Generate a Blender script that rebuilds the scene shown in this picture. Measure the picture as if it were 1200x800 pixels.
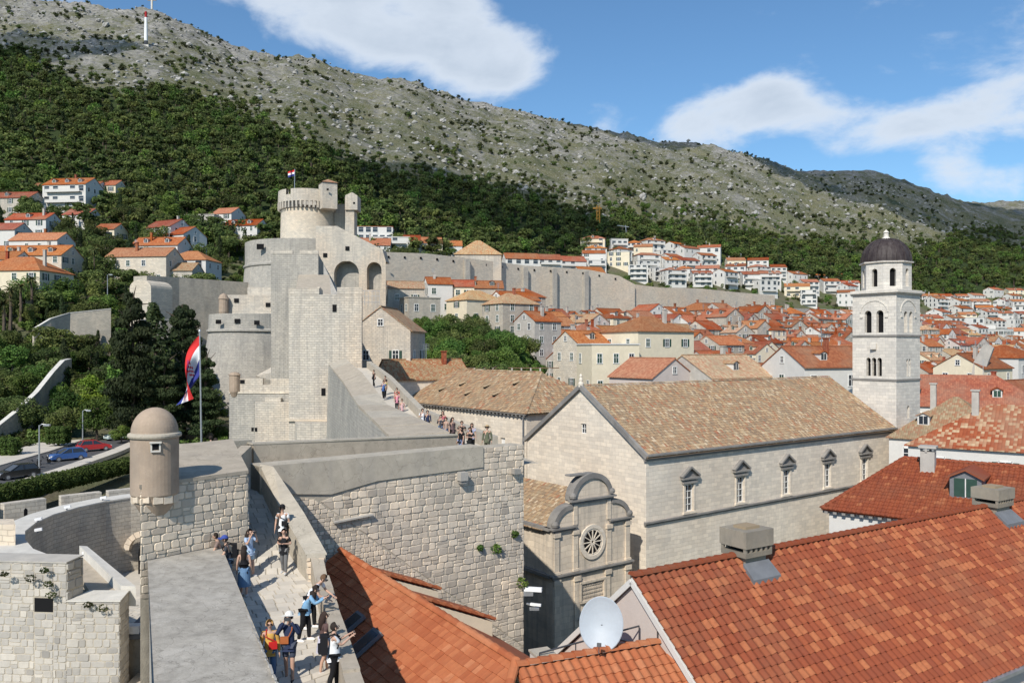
import bpy, math, random
import numpy as np
from mathutils import Vector, Matrix
R = math.radians
random.seed(7)
rng = np.random.default_rng(7)
for o in list(bpy.data.objects): bpy.data.objects.remove(o)
SC = bpy.context.scene
COL = SC.collection
F = 968.0          # focal length of the 1200 px wide photograph, in pixels
HY = 408.0         # row of the horizon

# ------------------------------------------------------------------ camera (18 mm on a 22.3 mm sensor), level
cam = bpy.data.cameras.new('camera'); camo = bpy.data.objects.new('camera', cam); COL.objects.link(camo)
cam.sensor_width = 22.3; cam.lens = 22.3 * F / 1200.0
cam.clip_start = 0.5; cam.clip_end = 12000
cam.shift_y = (HY - 400.0) / 1200.0
camo.location = (0, 0, 0); camo.rotation_euler = (R(90), 0, 0)
SC.camera = camo
SUN_EL, SUN_DIR = R(41), Vector((-0.37, -0.93))
# ------------------------------------------------------------------ world: Nishita sky with procedural clouds
W = bpy.data.worlds.new('World'); SC.world = W; W.use_nodes = True
wn, wl = W.node_tree.nodes, W.node_tree.links
wn.clear()
wo = wn.new('ShaderNodeOutputWorld'); bg = wn.new('ShaderNodeBackground'); wl.new(bg.outputs[0], wo.inputs[0])
sky = wn.new('ShaderNodeTexSky'); sky.sky_type = 'NISHITA'; sky.sun_disc = False
sky.sun_elevation = SUN_EL; sky.sun_rotation = math.atan2(SUN_DIR.x, SUN_DIR.y)
sky.altitude = 50; sky.air_density = 1.0; sky.dust_density = 0.4; sky.ozone_density = 2.0
bg.inputs['Strength'].default_value = 0.115
tc = wn.new('ShaderNodeTexCoord')
def wmath(op, a, b=None):
    n = wn.new('ShaderNodeMath'); n.operation = op
    for i, x in enumerate((a, b)):
        if x is None: continue
        if isinstance(x, (int, float)): n.inputs[i].default_value = x
        else: wl.new(x, n.inputs[i])
    return n.outputs[0]
def sky_dir(px, py):
    return Vector(((px - 600) / F, 1, (HY - py) / F)).normalized()
mp = wn.new('ShaderNodeMapping'); mp.inputs['Scale'].default_value = (1, 1, 1.9); wl.new(tc.outputs['Generated'], mp.inputs[0])
n1 = wn.new('ShaderNodeTexNoise'); n1.inputs['Scale'].default_value = 8.0; n1.inputs['Detail'].default_value = 9; n1.inputs['Roughness'].default_value = 0.58; n1.inputs['Distortion'].default_value = 0.25
wl.new(mp.outputs[0], n1.inputs['Vector'])
n2 = wn.new('ShaderNodeTexNoise'); n2.inputs['Scale'].default_value = 1.6; n2.inputs['Detail'].default_value = 3; wl.new(mp.outputs[0], n2.inputs['Vector'])
CLOUDS = [(400, -30, 0.13, .50), (500, 30, 0.10, .50), (590, 70, 0.07, .46), (340, -40, 0.10, .40), (905, 122, 0.055, .40), (815, 150, 0.06, .36), (985, 158, 0.06, .36),
          (1080, 148, 0.055, .36), (700, 142, 0.05, .24), (1215, 40, 0.07, .14), (1120, 206, 0.04, .30), (1195, 215, .04, .26), (1160, 125, .045, .14), (160, -90, 0.11, .35), (1420, 120, 0.14, .4), (-250, -100, .25, .4), (1700, -100, .3, .3)]
acc = None
nrm = wn.new('ShaderNodeVectorMath'); nrm.operation = 'NORMALIZE'; wl.new(tc.outputs['Generated'], nrm.inputs[0])
for (px, py, rad, amt) in CLOUDS:
    d = sky_dir(px, py)
    dn = wn.new('ShaderNodeVectorMath'); dn.operation = 'SUBTRACT'; wl.new(nrm.outputs[0], dn.inputs[0]); dn.inputs[1].default_value = d
    sc_ = wn.new('ShaderNodeVectorMath'); sc_.operation = 'MULTIPLY'; wl.new(dn.outputs[0], sc_.inputs[0]); sc_.inputs[1].default_value = (1, 1, 1.55)
    ln = wn.new('ShaderNodeVectorMath'); ln.operation = 'LENGTH'; wl.new(sc_.outputs[0], ln.inputs[0])
    mr = wn.new('ShaderNodeMapRange'); mr.interpolation_type = 'SMOOTHSTEP'
    mr.inputs['From Min'].default_value = rad * 1.45; mr.inputs['From Max'].default_value = 0.0
    mr.inputs['To Min'].default_value = 0; mr.inputs['To Max'].default_value = amt
    wl.new(ln.outputs['Value'], mr.inputs['Value'])
    acc = mr.outputs[0] if acc is None else wmath('ADD', acc, mr.outputs[0])
acc = wmath('MINIMUM', acc, 0.46)
dens = wmath('ADD', acc, wmath('MULTIPLY', wmath('SUBTRACT', n1.outputs['Fac'], 0.5), 1.05))
dens = wmath('ADD', dens, wmath('MULTIPLY', wmath('SUBTRACT', n2.outputs['Fac'], 0.55), 0.35))
cr = wn.new('ShaderNodeMapRange'); cr.interpolation_type = 'SMOOTHSTEP'; cr.inputs['From Min'].default_value = 0.12; cr.inputs['From Max'].default_value = 0.42; cr.inputs['To Max'].default_value = 0.9
wl.new(dens, cr.inputs['Value'])
sh = wn.new('ShaderNodeMapRange'); sh.inputs['From Min'].default_value = 0.30; sh.inputs['From Max'].default_value = 0.75; wl.new(dens, sh.inputs['Value'])
cc = wn.new('ShaderNodeMix'); cc.data_type = 'RGBA'; cc.inputs[6].default_value = (6.4, 7.0, 7.8, 1); cc.inputs[7].default_value = (4.2, 4.9, 5.8, 1); wl.new(sh.outputs[0], cc.inputs[0])
mx = wn.new('ShaderNodeMix'); mx.data_type = 'RGBA'; wl.new(cr.outputs[0], mx.inputs[0])
tint = wn.new('ShaderNodeMix'); tint.data_type = 'RGBA'; tint.blend_type = 'MULTIPLY'; tint.inputs[0].default_value = 1; tint.inputs[7].default_value = (0.74, 1.0, 1.15, 1)
wl.new(sky.outputs[0], tint.inputs[6]); wl.new(tint.outputs[2], mx.inputs[6]); wl.new(cc.outputs[2], mx.inputs[7]); wl.new(mx.outputs[2], bg.inputs[0])
# ------------------------------------------------------------------ sun, exposure
sl = bpy.data.lights.new('sun', 'SUN'); sl.energy = 4.6; sl.angle = R(0.5); sl.color = (1.0, 0.94, 0.845)
so = bpy.data.objects.new('sun', sl); COL.objects.link(so)
sv = Vector((SUN_DIR.x, SUN_DIR.y, 0)).normalized() * math.cos(SUN_EL) + Vector((0, 0, math.sin(SUN_EL)))
so.rotation_euler = sv.to_track_quat('Z', 'Y').to_euler()
SC.view_settings.view_transform = 'Standard'; SC.view_settings.look = 'None'; SC.view_settings.exposure = 0.08; SC.view_settings.gamma = 1.0
SC.render.engine = 'CYCLES'
SC.cycles.max_bounces = 5; SC.cycles.diffuse_bounces = 3; SC.cycles.transparent_max_bounces = 6; SC.cycles.glossy_bounces = 2
SC.cycles.use_denoising = True

# ------------------------------------------------------------------ helpers
def P(px, py, Y): return Vector(((px - 600) / F * Y, Y, (HY - py) / F * Y))
def X(px, Y): return (px - 600) / F * Y
def V(*a): return Vector(a)
ORG = {}
def tag(o, label=None, cat=None, group=None, kind=None):
    if label: o['label'] = label
    if cat: o['category'] = cat
    if group: o['group'] = group
    if kind: o['kind'] = kind
    return o
def thing(name, label, cat, loc=(0, 0, 0), group=None):
    o = bpy.data.objects.new(name, None); COL.objects.link(o); o.location = loc; o.empty_display_size = .3
    ORG[o.name] = Vector(loc); return tag(o, label, cat, group)
def org(o):
    v = Vector((0, 0, 0))
    while o is not None:
        v = v + Vector(o.location); o = o.parent
    return v
KIDS = {}
def setp(c, p):
    c.parent = p; KIDS.setdefault(p.name, []).append(c)
def copy_tree(o, parent=None):
    c = o.copy(); COL.objects.link(c)
    for k in ('label', 'group', 'category'):
        if parent is not None and k in c and k != 'label': del c[k]
    if parent is not None: setp(c, parent)
    for ch in KIDS.get(o.name, []): copy_tree(ch, c)
    return c
class MB:
    """collects polygons; every face has a material index and a tint"""
    def __init__(s): s.v = []; s.f = []; s.m = []; s.t = []; s.uvs = {}
    def pt(s, p): s.v.append((p[0], p[1], p[2])); return len(s.v) - 1
    def poly(s, pts, m=0, t=.5, uv=None):
        i = len(s.v); s.v += [(p[0], p[1], p[2]) for p in pts]
        if uv: s.uvs[len(s.f)] = uv
        s.f.append(tuple(range(i, i + len(pts)))); s.m.append(m); s.t.append(t)
    def extr(s, pts, vec, m=0, t=.5, cap0=True, cap1=True, ms=None):
        vec = Vector(vec); a = [Vector(p) for p in pts]; b = [p + vec for p in a]; n = len(a); i = len(s.v)
        s.v += [tuple(p) for p in a] + [tuple(p) for p in b]
        if cap0: s.f.append(tuple(range(i, i + n))); s.m.append(m); s.t.append(t)
        if cap1: s.f.append(tuple(range(i + 2 * n - 1, i + n - 1, -1))); s.m.append(m); s.t.append(t)
        for k in range(n):
            j = (k + 1) % n
            s.f.append((i + k, i + n + k, i + n + j, i + j)); s.m.append(m if ms is None else ms); s.t.append(t)
    def prism(s, xy, z0, z1, m=0, t=.5, ms=None): s.extr([(x, y, z1) for x, y in xy], (0, 0, z0 - z1), m, t, ms=ms)
    def box(s, c, size, rz=0, m=0, t=.5):
        cx, cy, cz = c; hx, hy, hz = size[0] / 2, size[1] / 2, size[2] / 2; ca, sa = math.cos(rz), math.sin(rz)
        s.prism([(cx + x * ca - y * sa, cy + x * sa + y * ca) for x, y in ((-hx, -hy), (hx, -hy), (hx, hy), (-hx, hy))], cz - hz, cz + hz, m, t)
    def bar(s, a, b, w, h=None, m=0, t=.5, up=(0, 0, 1)):
        a, b = Vector(a), Vector(b); h = h or w; d = (b - a).normalized(); up = Vector(up)
        if abs(d.dot(up)) > .98: up = Vector((0, 1, 0))
        x = d.cross(up).normalized() * w / 2; y = x.cross(d).normalized() * h / 2
        s.extr([a - x - y, a + x - y, a + x + y, a - x + y], b - a, m, t)
    def lathe(s, prof, c=(0, 0, 0), n=24, m=0, t=.5, a0=0, a1=2 * math.pi, sx=1, sy=1):
        full = abs(a1 - a0) > 6.28; k = n if full else n + 1; cx, cy, cz = c
        for q in range(len(prof) - 1):
            r0, z0 = prof[q]; r1, z1 = prof[q + 1]
            rm = max(r0, r1)
            dl = math.hypot(r1 - r0, z1 - z0)
            for i in range(n):
                p0 = a0 + (a1 - a0) * i / n; p1 = a0 + (a1 - a0) * (i + 1) / n
                pts = [(cx + r0 * math.cos(p0) * sx, cy + r0 * math.sin(p0) * sy, cz + z0), (cx + r0 * math.cos(p1) * sx, cy + r0 * math.sin(p1) * sy, cz + z0),
                       (cx + r1 * math.cos(p1) * sx, cy + r1 * math.sin(p1) * sy, cz + z1), (cx + r1 * math.cos(p0) * sx, cy + r1 * math.sin(p0) * sy, cz + z1)]
                u0, u1 = rm * p0, rm * p1; va = z0 if abs(z1 - z0) > .01 else r0; vb = va + (dl if z1 >= z0 else -dl)
                uv = [(u0, va), (u1, va), (u1, vb), (u0, vb)]
                if r0 < 1e-5: pts = pts[1:]; uv = uv[1:]
                elif r1 < 1e-5: pts = pts[:3]; uv = uv[:3]
                s.poly(pts, m, t, uv)
    def tube(s, pts, rad, n=8, m=0, t=.5, cap=True):
        pts = [Vector(p) for p in pts]; rings = []
        rads = rad if isinstance(rad, (list, tuple)) else [rad] * len(pts)
        for k, p in enumerate(pts):
            d = (pts[min(k + 1, len(pts) - 1)] - pts[max(k - 1, 0)]).normalized()
            up = Vector((0, 0, 1)) if abs(d.z) < .95 else Vector((1, 0, 0))
            x = d.cross(up).normalized(); y = x.cross(d)
            i = len(s.v); s.v += [tuple(p + (x * math.cos(2 * math.pi * j / n) + y * math.sin(2 * math.pi * j / n)) * rads[k]) for j in range(n)]; rings.append(i)
        for a, b in zip(rings, rings[1:]):
            for j in range(n):
                q = (j + 1) % n; s.f.append((a + j, a + q, b + q, b + j)); s.m.append(m); s.t.append(t)
        if cap:
            s.f.append(tuple(range(rings[0] + n - 1, rings[0] - 1, -1))); s.m.append(m); s.t.append(t)
            s.f.append(tuple(range(rings[-1], rings[-1] + n))); s.m.append(m); s.t.append(t)
    def mesh(s, name, mats, smooth=False, off=None):
        me = bpy.data.meshes.new(name)
        v = np.array(s.v, dtype=np.float64).reshape(-1, 3)
        if off is not None: v = v - np.array(off)
        me.from_pydata(v.tolist(), [], s.f)
        for mm in (mats if isinstance(mats, (list, tuple)) else [mats]): me.materials.append(mm)
        nf = len(s.f)
        me.polygons.foreach_set('material_index', np.array(s.m, dtype=np.int32))
        if smooth: me.polygons.foreach_set('use_smooth', np.ones(nf, dtype=bool))
        at = me.attributes.new('tint', 'FLOAT', 'FACE'); at.data.foreach_set('value', np.array(s.t, dtype=np.float32))
        autouv(me, s.uvs)
        return me
    def build(s, name, mats, parent=None, smooth=False, kind=None, label=None):
        off = org(parent) if parent is not None else None
        me = s.mesh(name, mats, smooth, off)
        o = bpy.data.objects.new(name, me); COL.objects.link(o)
        if parent is not None: setp(o, parent)
        if kind: o['kind'] = kind
        if label: o['label'] = label
        return o
def autouv(me, over):
    nl = len(me.loops); nf = len(me.polygons)
    if nl == 0: return
    co = np.empty(len(me.vertices) * 3); me.vertices.foreach_get('co', co); co = co.reshape(-1, 3)
    li = np.empty(nl, dtype=np.int32); me.loops.foreach_get('vertex_index', li)
    nr = np.empty(nf * 3); me.polygons.foreach_get('normal', nr); nr = nr.reshape(-1, 3)
    ls = np.empty(nf, dtype=np.int32); me.polygons.foreach_get('loop_start', ls)
    lt = np.empty(nf, dtype=np.int32); me.polygons.foreach_get('loop_total', lt)
    h = np.hypot(nr[:, 0], nr[:, 1]); flat = h < 0.12
    tx = np.where(flat, 1.0, -nr[:, 1] / np.maximum(h, 1e-9)); ty = np.where(flat, 0.0, nr[:, 0] / np.maximum(h, 1e-9))
    T = np.stack([tx, ty, np.zeros(nf)], 1)
    B = np.cross(nr, T); B[flat] = (0, 1, 0)
    fi = np.repeat(np.arange(nf), lt)
    pts = co[li]
    uv = np.stack([(pts * T[fi]).sum(1), (pts * B[fi]).sum(1)], 1)
    for k, q in over.items(): uv[ls[k]:ls[k] + lt[k]] = q
    lay = me.uv_layers.new(name='UVMap'); lay.data.foreach_set('uv', uv.astype(np.float32).ravel())

# ------------------------------------------------------------------ materials
class NT:
    def __init__(s, name, rough=.85, spec=.3):
        s.mat = bpy.data.materials.new(name); s.mat.use_nodes = True; s.t = s.mat.node_tree; s.n = s.t.nodes; s.l = s.t.links
        s.b = s.n['Principled BSDF']; s.b.inputs['Roughness'].default_value = rough; s.b.inputs['Specular IOR Level'].default_value = spec
    def new(s, typ, **kw):
        n = s.n.new(typ)
        for k, v in kw.items(): setattr(n, k, v)
        return n
    def setin(s, sock, x):
        if isinstance(x, (int, float)): sock.default_value = x
        elif isinstance(x, (tuple, list)): sock.default_value = (*x, 1) if len(x) == 3 and sock.type == 'RGBA' else x
        else: s.l.new(x, sock)
    def math(s, op, a, b=0.0, c=None):
        n = s.new('ShaderNodeMath', operation=op); s.setin(n.inputs[0], a); s.setin(n.inputs[1], b)
        if c is not None: s.setin(n.inputs[2], c)
        return n.outputs[0]
    def mix(s, f, a, b, mode='MIX'):
        n = s.new('ShaderNodeMix', data_type='RGBA', blend_type=mode); s.setin(n.inputs[0], f); s.setin(n.inputs[6], a); s.setin(n.inputs[7], b); return n.outputs[2]
    def uv(s): return s.new('ShaderNodeUVMap').outputs[0]
    def pos(s): return s.new('ShaderNodeNewGeometry').outputs['Position']
    def attr(s, name='tint'): return s.new('ShaderNodeAttribute', attribute_name=name).outputs['Fac']
    def rand(s): return s.new('ShaderNodeObjectInfo').outputs['Random']
    def scale(s, v, k):
        n = s.new('ShaderNodeVectorMath', operation='MULTIPLY'); s.l.new(v, n.inputs[0]); n.inputs[1].default_value = k if isinstance(k, tuple) else (k, k, k); return n.outputs[0]
    def noise(s, v, sc, det=4, rough=.55, dist=0):
        n = s.new('ShaderNodeTexNoise'); n.inputs['Scale'].default_value = sc; n.inputs['Detail'].default_value = det; n.inputs['Roughness'].default_value = rough; n.inputs['Distortion'].default_value = dist
        s.l.new(v, n.inputs['Vector']); return n.outputs['Fac']
    def mr(s, x, a, b, c=0, d=1, smooth=False):
        n = s.new('ShaderNodeMapRange'); 
        if smooth: n.interpolation_type = 'SMOOTHSTEP'
        s.setin(n.inputs['Value'], x)
        for k, q in zip(('From Min', 'From Max', 'To Min', 'To Max'), (a, b, c, d)): n.inputs[k].default_value = q
        return n.outputs[0]
    def ramp(s, x, stops, const=False):
        n = s.new('ShaderNodeValToRGB'); e = n.color_ramp.elements
        if const: n.color_ramp.interpolation = 'CONSTANT'
        while len(e) < len(stops): e.new(0.5)
        for q, (p, c) in zip(e, stops): q.position = p; q.color = (*c, 1)
        s.setin(n.inputs[0], x); return n.outputs[0]
    def bump(s, h, dist=.02, strength=.6):
        n = s.new('ShaderNodeBump'); n.inputs['Distance'].default_value = dist; n.inputs['Strength'].default_value = strength; s.l.new(h, n.inputs['Height']); s.l.new(n.outputs[0], s.b.inputs['Normal'])
    def col(s, c): s.setin(s.b.inputs['Base Color'], c); return s
def dk(c, k): return tuple(x * k for x in c)
def stone(name, c1, c2, brick=None, stain=.55, stainc=(.16, .155, .15), scale=1.0, tintamt=.5, bump=.03, drips=0.0, warm=None):
    """limestone: two base tones, mottled, with grey weathering; brick=(w,h) adds recessed coursing"""
    s = NT(name, .92, .2); p = s.pos(); uv = s.uv()
    a = s.noise(p, .55 * scale, 5); b = s.noise(p, 3.2 * scale, 6, .65); d = s.noise(p, .13 * scale, 4)
    c = s.mix(s.mr(a, .35, .65), c1, c2)
    if warm: c = s.mix(s.mr(d, .5, .7, 0, .8), c, warm)
    c = s.mix(s.mr(b, .35, .75, 0, .5), c, dk(c1, .7))
    h = b
    if brick:
        br = s.new('ShaderNodeTexBrick'); br.inputs['Scale'].default_value = 1; br.inputs['Brick Width'].default_value = brick[0]; br.inputs['Row Height'].default_value = brick[1]
        br.inputs['Mortar Size'].default_value = brick[2] if len(brick) > 2 else brick[1] * .06; br.inputs['Mortar Smooth'].default_value = .3; br.inputs['Bias'].default_value = 0
        br.inputs['Color1'].default_value = (.82, .82, .82, 1); br.inputs['Color2'].default_value = (1.14, 1.12, 1.08, 1); br.inputs['Mortar'].default_value = (.66, .645, .62, 1)
        wob = s.new('ShaderNodeVectorMath', operation='ADD'); s.l.new(uv, wob.inputs[0])
        nz = s.new('ShaderNodeTexNoise'); nz.inputs['Scale'].default_value = .9; s.l.new(uv, nz.inputs['Vector'])
        s.l.new(s.scale(nz.outputs['Color'], (brick[1] * .9, brick[1] * .7, 0)), wob.inputs[1]); s.l.new(wob.outputs[0], br.inputs['Vector'])
        c = s.mix(.68, c, br.outputs['Color'], 'MULTIPLY')
        h = s.math('ADD', s.math('MULTIPLY', b, .6), s.math('MULTIPLY', br.outputs['Fac'], -1.0))
    t = s.attr(); c = s.mix(1.0, c, s.ramp(t, [(0, (1 - tintamt, 1 - tintamt, 1 - tintamt * .98)), (.5, (1, 1, 1)), (1, (1 + tintamt * .55, 1 + tintamt * .5, 1 + tintamt * .42))]), 'MULTIPLY')
    w = s.noise(s.scale(p, (1, 1, .35)), .33 * scale, 7, .68, .6)
    c = s.mix(s.mr(w, .5, .72, 0, stain), c, stainc)
    if drips:
        dr = s.noise(s.scale(p, (2.2, 2.2, .12)), 1.0, 5, .6); c = s.mix(s.mr(dr, .5, .68, 0, drips), c, stainc)
    s.col(c); s.bump(h, bump, .8); return s.mat
def plaster(name, c, rough=.9, mott=.25, sc=1.0, stainc=None, stain=.0, bump=.006, crack=.0):
    s = NT(name, rough, .2); p = s.pos(); a = s.noise(p, 1.1 * sc, 7, .65); b = s.noise(p, 9 * sc, 4)
    k = s.mix(s.mr(a, .3, .7, 0, 1), dk(c, 1 - mott), dk(c, 1 + mott * .35)); k = s.mix(s.mr(b, .35, .8, 0, .3), k, dk(c, .78))
    if stain: k = s.mix(s.mr(s.noise(s.scale(p, (1, 1, .3)), .45 * sc, 6, .7, .5), .48, .68, 0, stain), k, stainc or dk(c, .5))
    k = s.mix(s.mr(s.noise(p, 38 * sc, 3, .7), .35, .7, 0, .35), k, dk(c, .6)); v = s.new('ShaderNodeTexVoronoi', feature='DISTANCE_TO_EDGE'); v.inputs['Scale'].default_value = .55 * sc; nz = s.new('ShaderNodeTexNoise'); nz.inputs['Scale'].default_value = 1.2; nz.inputs['Detail'].default_value = 6; s.l.new(p, nz.inputs['Vector']); ad = s.new('ShaderNodeVectorMath', operation='MULTIPLY_ADD'); s.l.new(nz.outputs['Color'], ad.inputs[0]); ad.inputs[1].default_value = (1.6, 1.6, 1.6); s.l.new(p, ad.inputs[2]); s.l.new(ad.outputs[0], v.inputs['Vector'])
    k = s.mix(s.mr(v.outputs['Distance'], .004, .016, crack, 0), k, dk(c, .35)); s.col(k); s.bump(b, bump, .7); return s.mat
def tiles_far(name, cols, w=.24, l=.4, bump=.05, patch=(.30, .22, .15)):
    """roof covering seen from afar: tile columns, rows and a colour per tile"""
    s = NT(name, .95, .05); uv = s.uv(); sp = s.new('ShaderNodeSeparateXYZ'); s.l.new(uv, sp.inputs[0])
    u = s.math('DIVIDE', sp.outputs[0], w); v = s.math('DIVIDE', sp.outputs[1], l)
    cb = s.new('ShaderNodeCombineXYZ'); s.l.new(s.math('FLOOR', u), cb.inputs[0]); s.l.new(s.math('FLOOR', v), cb.inputs[1]); s.l.new(s.math('MULTIPLY', s.rand(), 97.0), cb.inputs[2])
    wn_ = s.new('ShaderNodeTexWhiteNoise'); s.l.new(cb.outputs[0], wn_.inputs['Vector'])
    n = len(cols); c = s.ramp(wn_.outputs['Value'], [(i / n, k) for i, k in enumerate(cols)])
    p = s.pos(); c = s.mix(s.mr(s.noise(p, .22, 5, .6), .45, .72, 0, .5), c, patch)
    hv = s.new('ShaderNodeHueSaturation'); s.setin(hv.inputs['Hue'], s.mr(s.rand(), 0, 1, .494, .512)); s.setin(hv.inputs['Value'], s.mr(s.math('FRACT', s.math('MULTIPLY', s.rand(), 7.3)), 0, 1, .75, 1.15)); s.setin(hv.inputs['Saturation'], s.mr(s.math('FRACT', s.math('MULTIPLY', s.rand(), 13.7)), 0, 1, .9, 1.1)); s.l.new(c, hv.inputs['Color'])
    h = s.math('ADD', s.math('ABSOLUTE', s.math('SINE', s.math('MULTIPLY', u, math.pi))), s.math('MULTIPLY', s.math('FRACT', v), -.5))
    s.col(hv.outputs[0]); s.bump(h, bump, .8); return s.mat
def tile_mat(name, cols, rough=.85, patch=None):
    s = NT(name, rough, .25); t = s.attr(); n = len(cols)
    c = s.ramp(t, [((i + .0) / n, k) for i, k in enumerate(cols)], const=True); p = s.pos()
    b = s.noise(p, 7, 5); c = s.mix(s.mr(b, .35, .75, 0, .4), c, dk(cols[0], .7))
    if patch: c = s.mix(s.mr(s.noise(p, .3, 5, .65), .48, .7, 0, .6), c, patch)
    s.col(c); s.bump(b, .004, .5); return s.mat
def plain(name, c, rough=.7, spec=.3, metal=0, var=.12):
    s = NT(name, rough, spec); s.b.inputs['Metallic'].default_value = metal
    if var: s.col(s.mix(s.mr(s.noise(s.pos(), 2.5, 5), .3, .7), dk(c, 1 - var), dk(c, 1 + var)))
    else: s.col(c)
    return s.mat
M = {}
M['stone_near'] = stone('stone_near', (.70, .585, .455), (.585, .515, .425), stain=.42, tintamt=.45, bump=.02, drips=.3, warm=(.68, .52, .37), stainc=(.30, .28, .25))
M['mortar'] = plaster('mortar', (.50, .445, .36), mott=.3, sc=2, stain=.35, stainc=(.30, .275, .23), bump=.02)
M['stone_grey'] = stone('stone_grey', (.50, .465, .41), (.40, .38, .35), stain=.5, stainc=(.21, .205, .195), tintamt=.42, bump=.02)
M['fort'] = stone('fort', (.62, .56, .475), (.51, .475, .42), brick=(.62, .3), stain=.42, scale=.6, bump=.04, drips=.5, warm=(.66, .52, .385), stainc=(.30, .28, .255))
M['fort_grey'] = stone('fort_grey', (.47, .44, .39), (.39, .37, .335), brick=(.62, .3), stain=.5, scale=.5, bump=.04, drips=.45, stainc=(.21, .205, .195))
M['fort_pale'] = stone('fort_pale', (.70, .62, .51), (.60, .545, .46), brick=(.7, .34), stain=.2, scale=.5, bump=.035, warm=(.70, .57, .43), stainc=(.40, .375, .335))
M['church'] = stone('church', (.78, .70, .59), (.71, .625, .52), brick=(.85, .38, .012), stain=.14, scale=.6, bump=.012, drips=.12, warm=(.67, .57, .455), stainc=(.36, .345, .325))
M['facade'] = stone('facade', (.74, .63, .50), (.63, .55, .45), brick=(1.1, .5, .012), stain=.3, scale=.9, bump=.012, drips=.35, stainc=(.20, .19, .175))
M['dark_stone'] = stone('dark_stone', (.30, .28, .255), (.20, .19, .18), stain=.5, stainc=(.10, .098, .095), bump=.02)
M['tower'] = stone('tower', (.70, .655, .59), (.62, .58, .525), brick=(.8, .4, .016), stain=.28, scale=.6, bump=.012, drips=.15, stainc=(.38, .365, .345))
M['plaster_slab'] = plaster('plaster_slab', (.43, .395, .34), mott=.4, sc=2.2, stain=.5, stainc=(.58, .54, .48), bump=.012, crack=.5)
M['plaster_cap'] = plaster('plaster_cap', (.50, .445, .36), mott=.25, stain=.4, stainc=(.30, .285, .26), sc=1.6, crack=.4)
M['plaster_tan'] = plaster('plaster_tan', (.47, .405, .32), mott=.25, stain=.35, stainc=(.30, .27, .23), sc=1.5, crack=.4)
M['sentry'] = plaster('sentry', (.42, .325, .245), mott=.3, stain=.55, stainc=(.28, .24, .205), sc=1.3)
M['white_stone'] = plaster('white_stone', (.66, .63, .57), mott=.2, stain=.25, stainc=(.4, .38, .35))
M['pave'] = stone('pave', (.62, .565, .48), (.52, .48, .42), stain=.25, stainc=(.32, .30, .27), tintamt=.4, bump=.01)
M['plaster_pink'] = plaster('plaster_pink', (.62, .54, .49), mott=.12, stain=.25, stainc=(.48, .42, .39), sc=.7)
M['plaster_cream'] = plaster('plaster_cream', (.76, .67, .50), mott=.12, stain=.2, stainc=(.5, .45, .38))
M['plaster_white'] = plaster('plaster_white', (.66, .64, .60), mott=.1, stain=.2, stainc=(.55, .53, .5))
M['plaster_grey'] = plaster('plaster_grey', (.50, .465, .415), mott=.25, stain=.4, stainc=(.25, .245, .235))
M['rubble'] = stone('rubble', (.54, .48, .40), (.43, .40, .345), brick=(.5, .28), stain=.5, scale=.8, bump=.03)
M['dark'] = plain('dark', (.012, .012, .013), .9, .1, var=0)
M['glass'] = plain('glass', (.03, .036, .045), .12, .6, var=0)
M['frame_white'] = plain('frame_white', (.72, .71, .68), .6)
M['shutter'] = plain('shutter', (.025, .06, .045), .7)
M['shutter_brown'] = plain('shutter_brown', (.10, .065, .045), .7)
M['lead'] = plain('lead', (.16, .165, .175), .6)
M['metal'] = plain('metal', (.42, .43, .44), .4, .5, .6)
M['metal_dark'] = plain('metal_dark', (.05, .05, .055), .5, .5)
M['white'] = plain('white', (.8, .8, .8), .6)
M['dish'] = plain('dish', (.40, .435, .47), .5, .4, var=.05)
M['wood'] = plain('wood', (.16, .10, .06), .8)
OR = [(.38, .115, .048), (.43, .142, .060), (.34, .097, .040), (.47, .18, .085)]
RD = [(.255, .064, .028), (.225, .056, .025), (.28, .074, .031), (.245, .061, .027), (.38, .130, .056), (.22, .056, .027)]
TAN = [(.38, .255, .15), (.28, .19, .12), (.45, .335, .21), (.34, .205, .115), (.22, .16, .11), (.33, .14, .08), (.54, .43, .30), (.31, .24, .16)]
M['tile_red'] = tile_mat('tile_red', RD, .8, patch=(.22, .085, .045))
M['tile_orange'] = tile_mat('tile_orange', OR, .8, patch=(.40, .16, .075))
M['tile_old'] = tile_mat('tile_old', TAN, .95, patch=(.31, .235, .15))
M['roof_red'] = tiles_far('roof_red', [(.35, .095, .046), (.30, .076, .039), (.39, .122, .06), (.27, .07, .038)])
M['roof_orange'] = tiles_far('roof_orange', [(.44, .165, .08), (.38, .125, .06), (.49, .21, .108), (.35, .11, .054)], patch=(.33, .18, .105))
M['roof_brown'] = tiles_far('roof_brown', [(.46, .31, .185), (.36, .23, .135), (.52, .38, .24), (.42, .19, .11)], patch=(.30, .24, .165))
M['roof_fleck'] = tiles_far('roof_fleck', [(.27, .092, .05), (.25, .08, .043), (.44, .33, .21), (.29, .10, .053)], .3, .42)
M['chimney_stone'] = stone('chimney_stone', (.33, .285, .22), (.24, .215, .18), stain=.5, scale=1.5, stainc=(.12, .115, .10), bump=.02)
M['asphalt'] = plain('asphalt', (.085, .085, .088), .9, .2, var=.2)
M['earth'] = plain('earth', (.17, .15, .11), .95, .1, var=.3)
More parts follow.
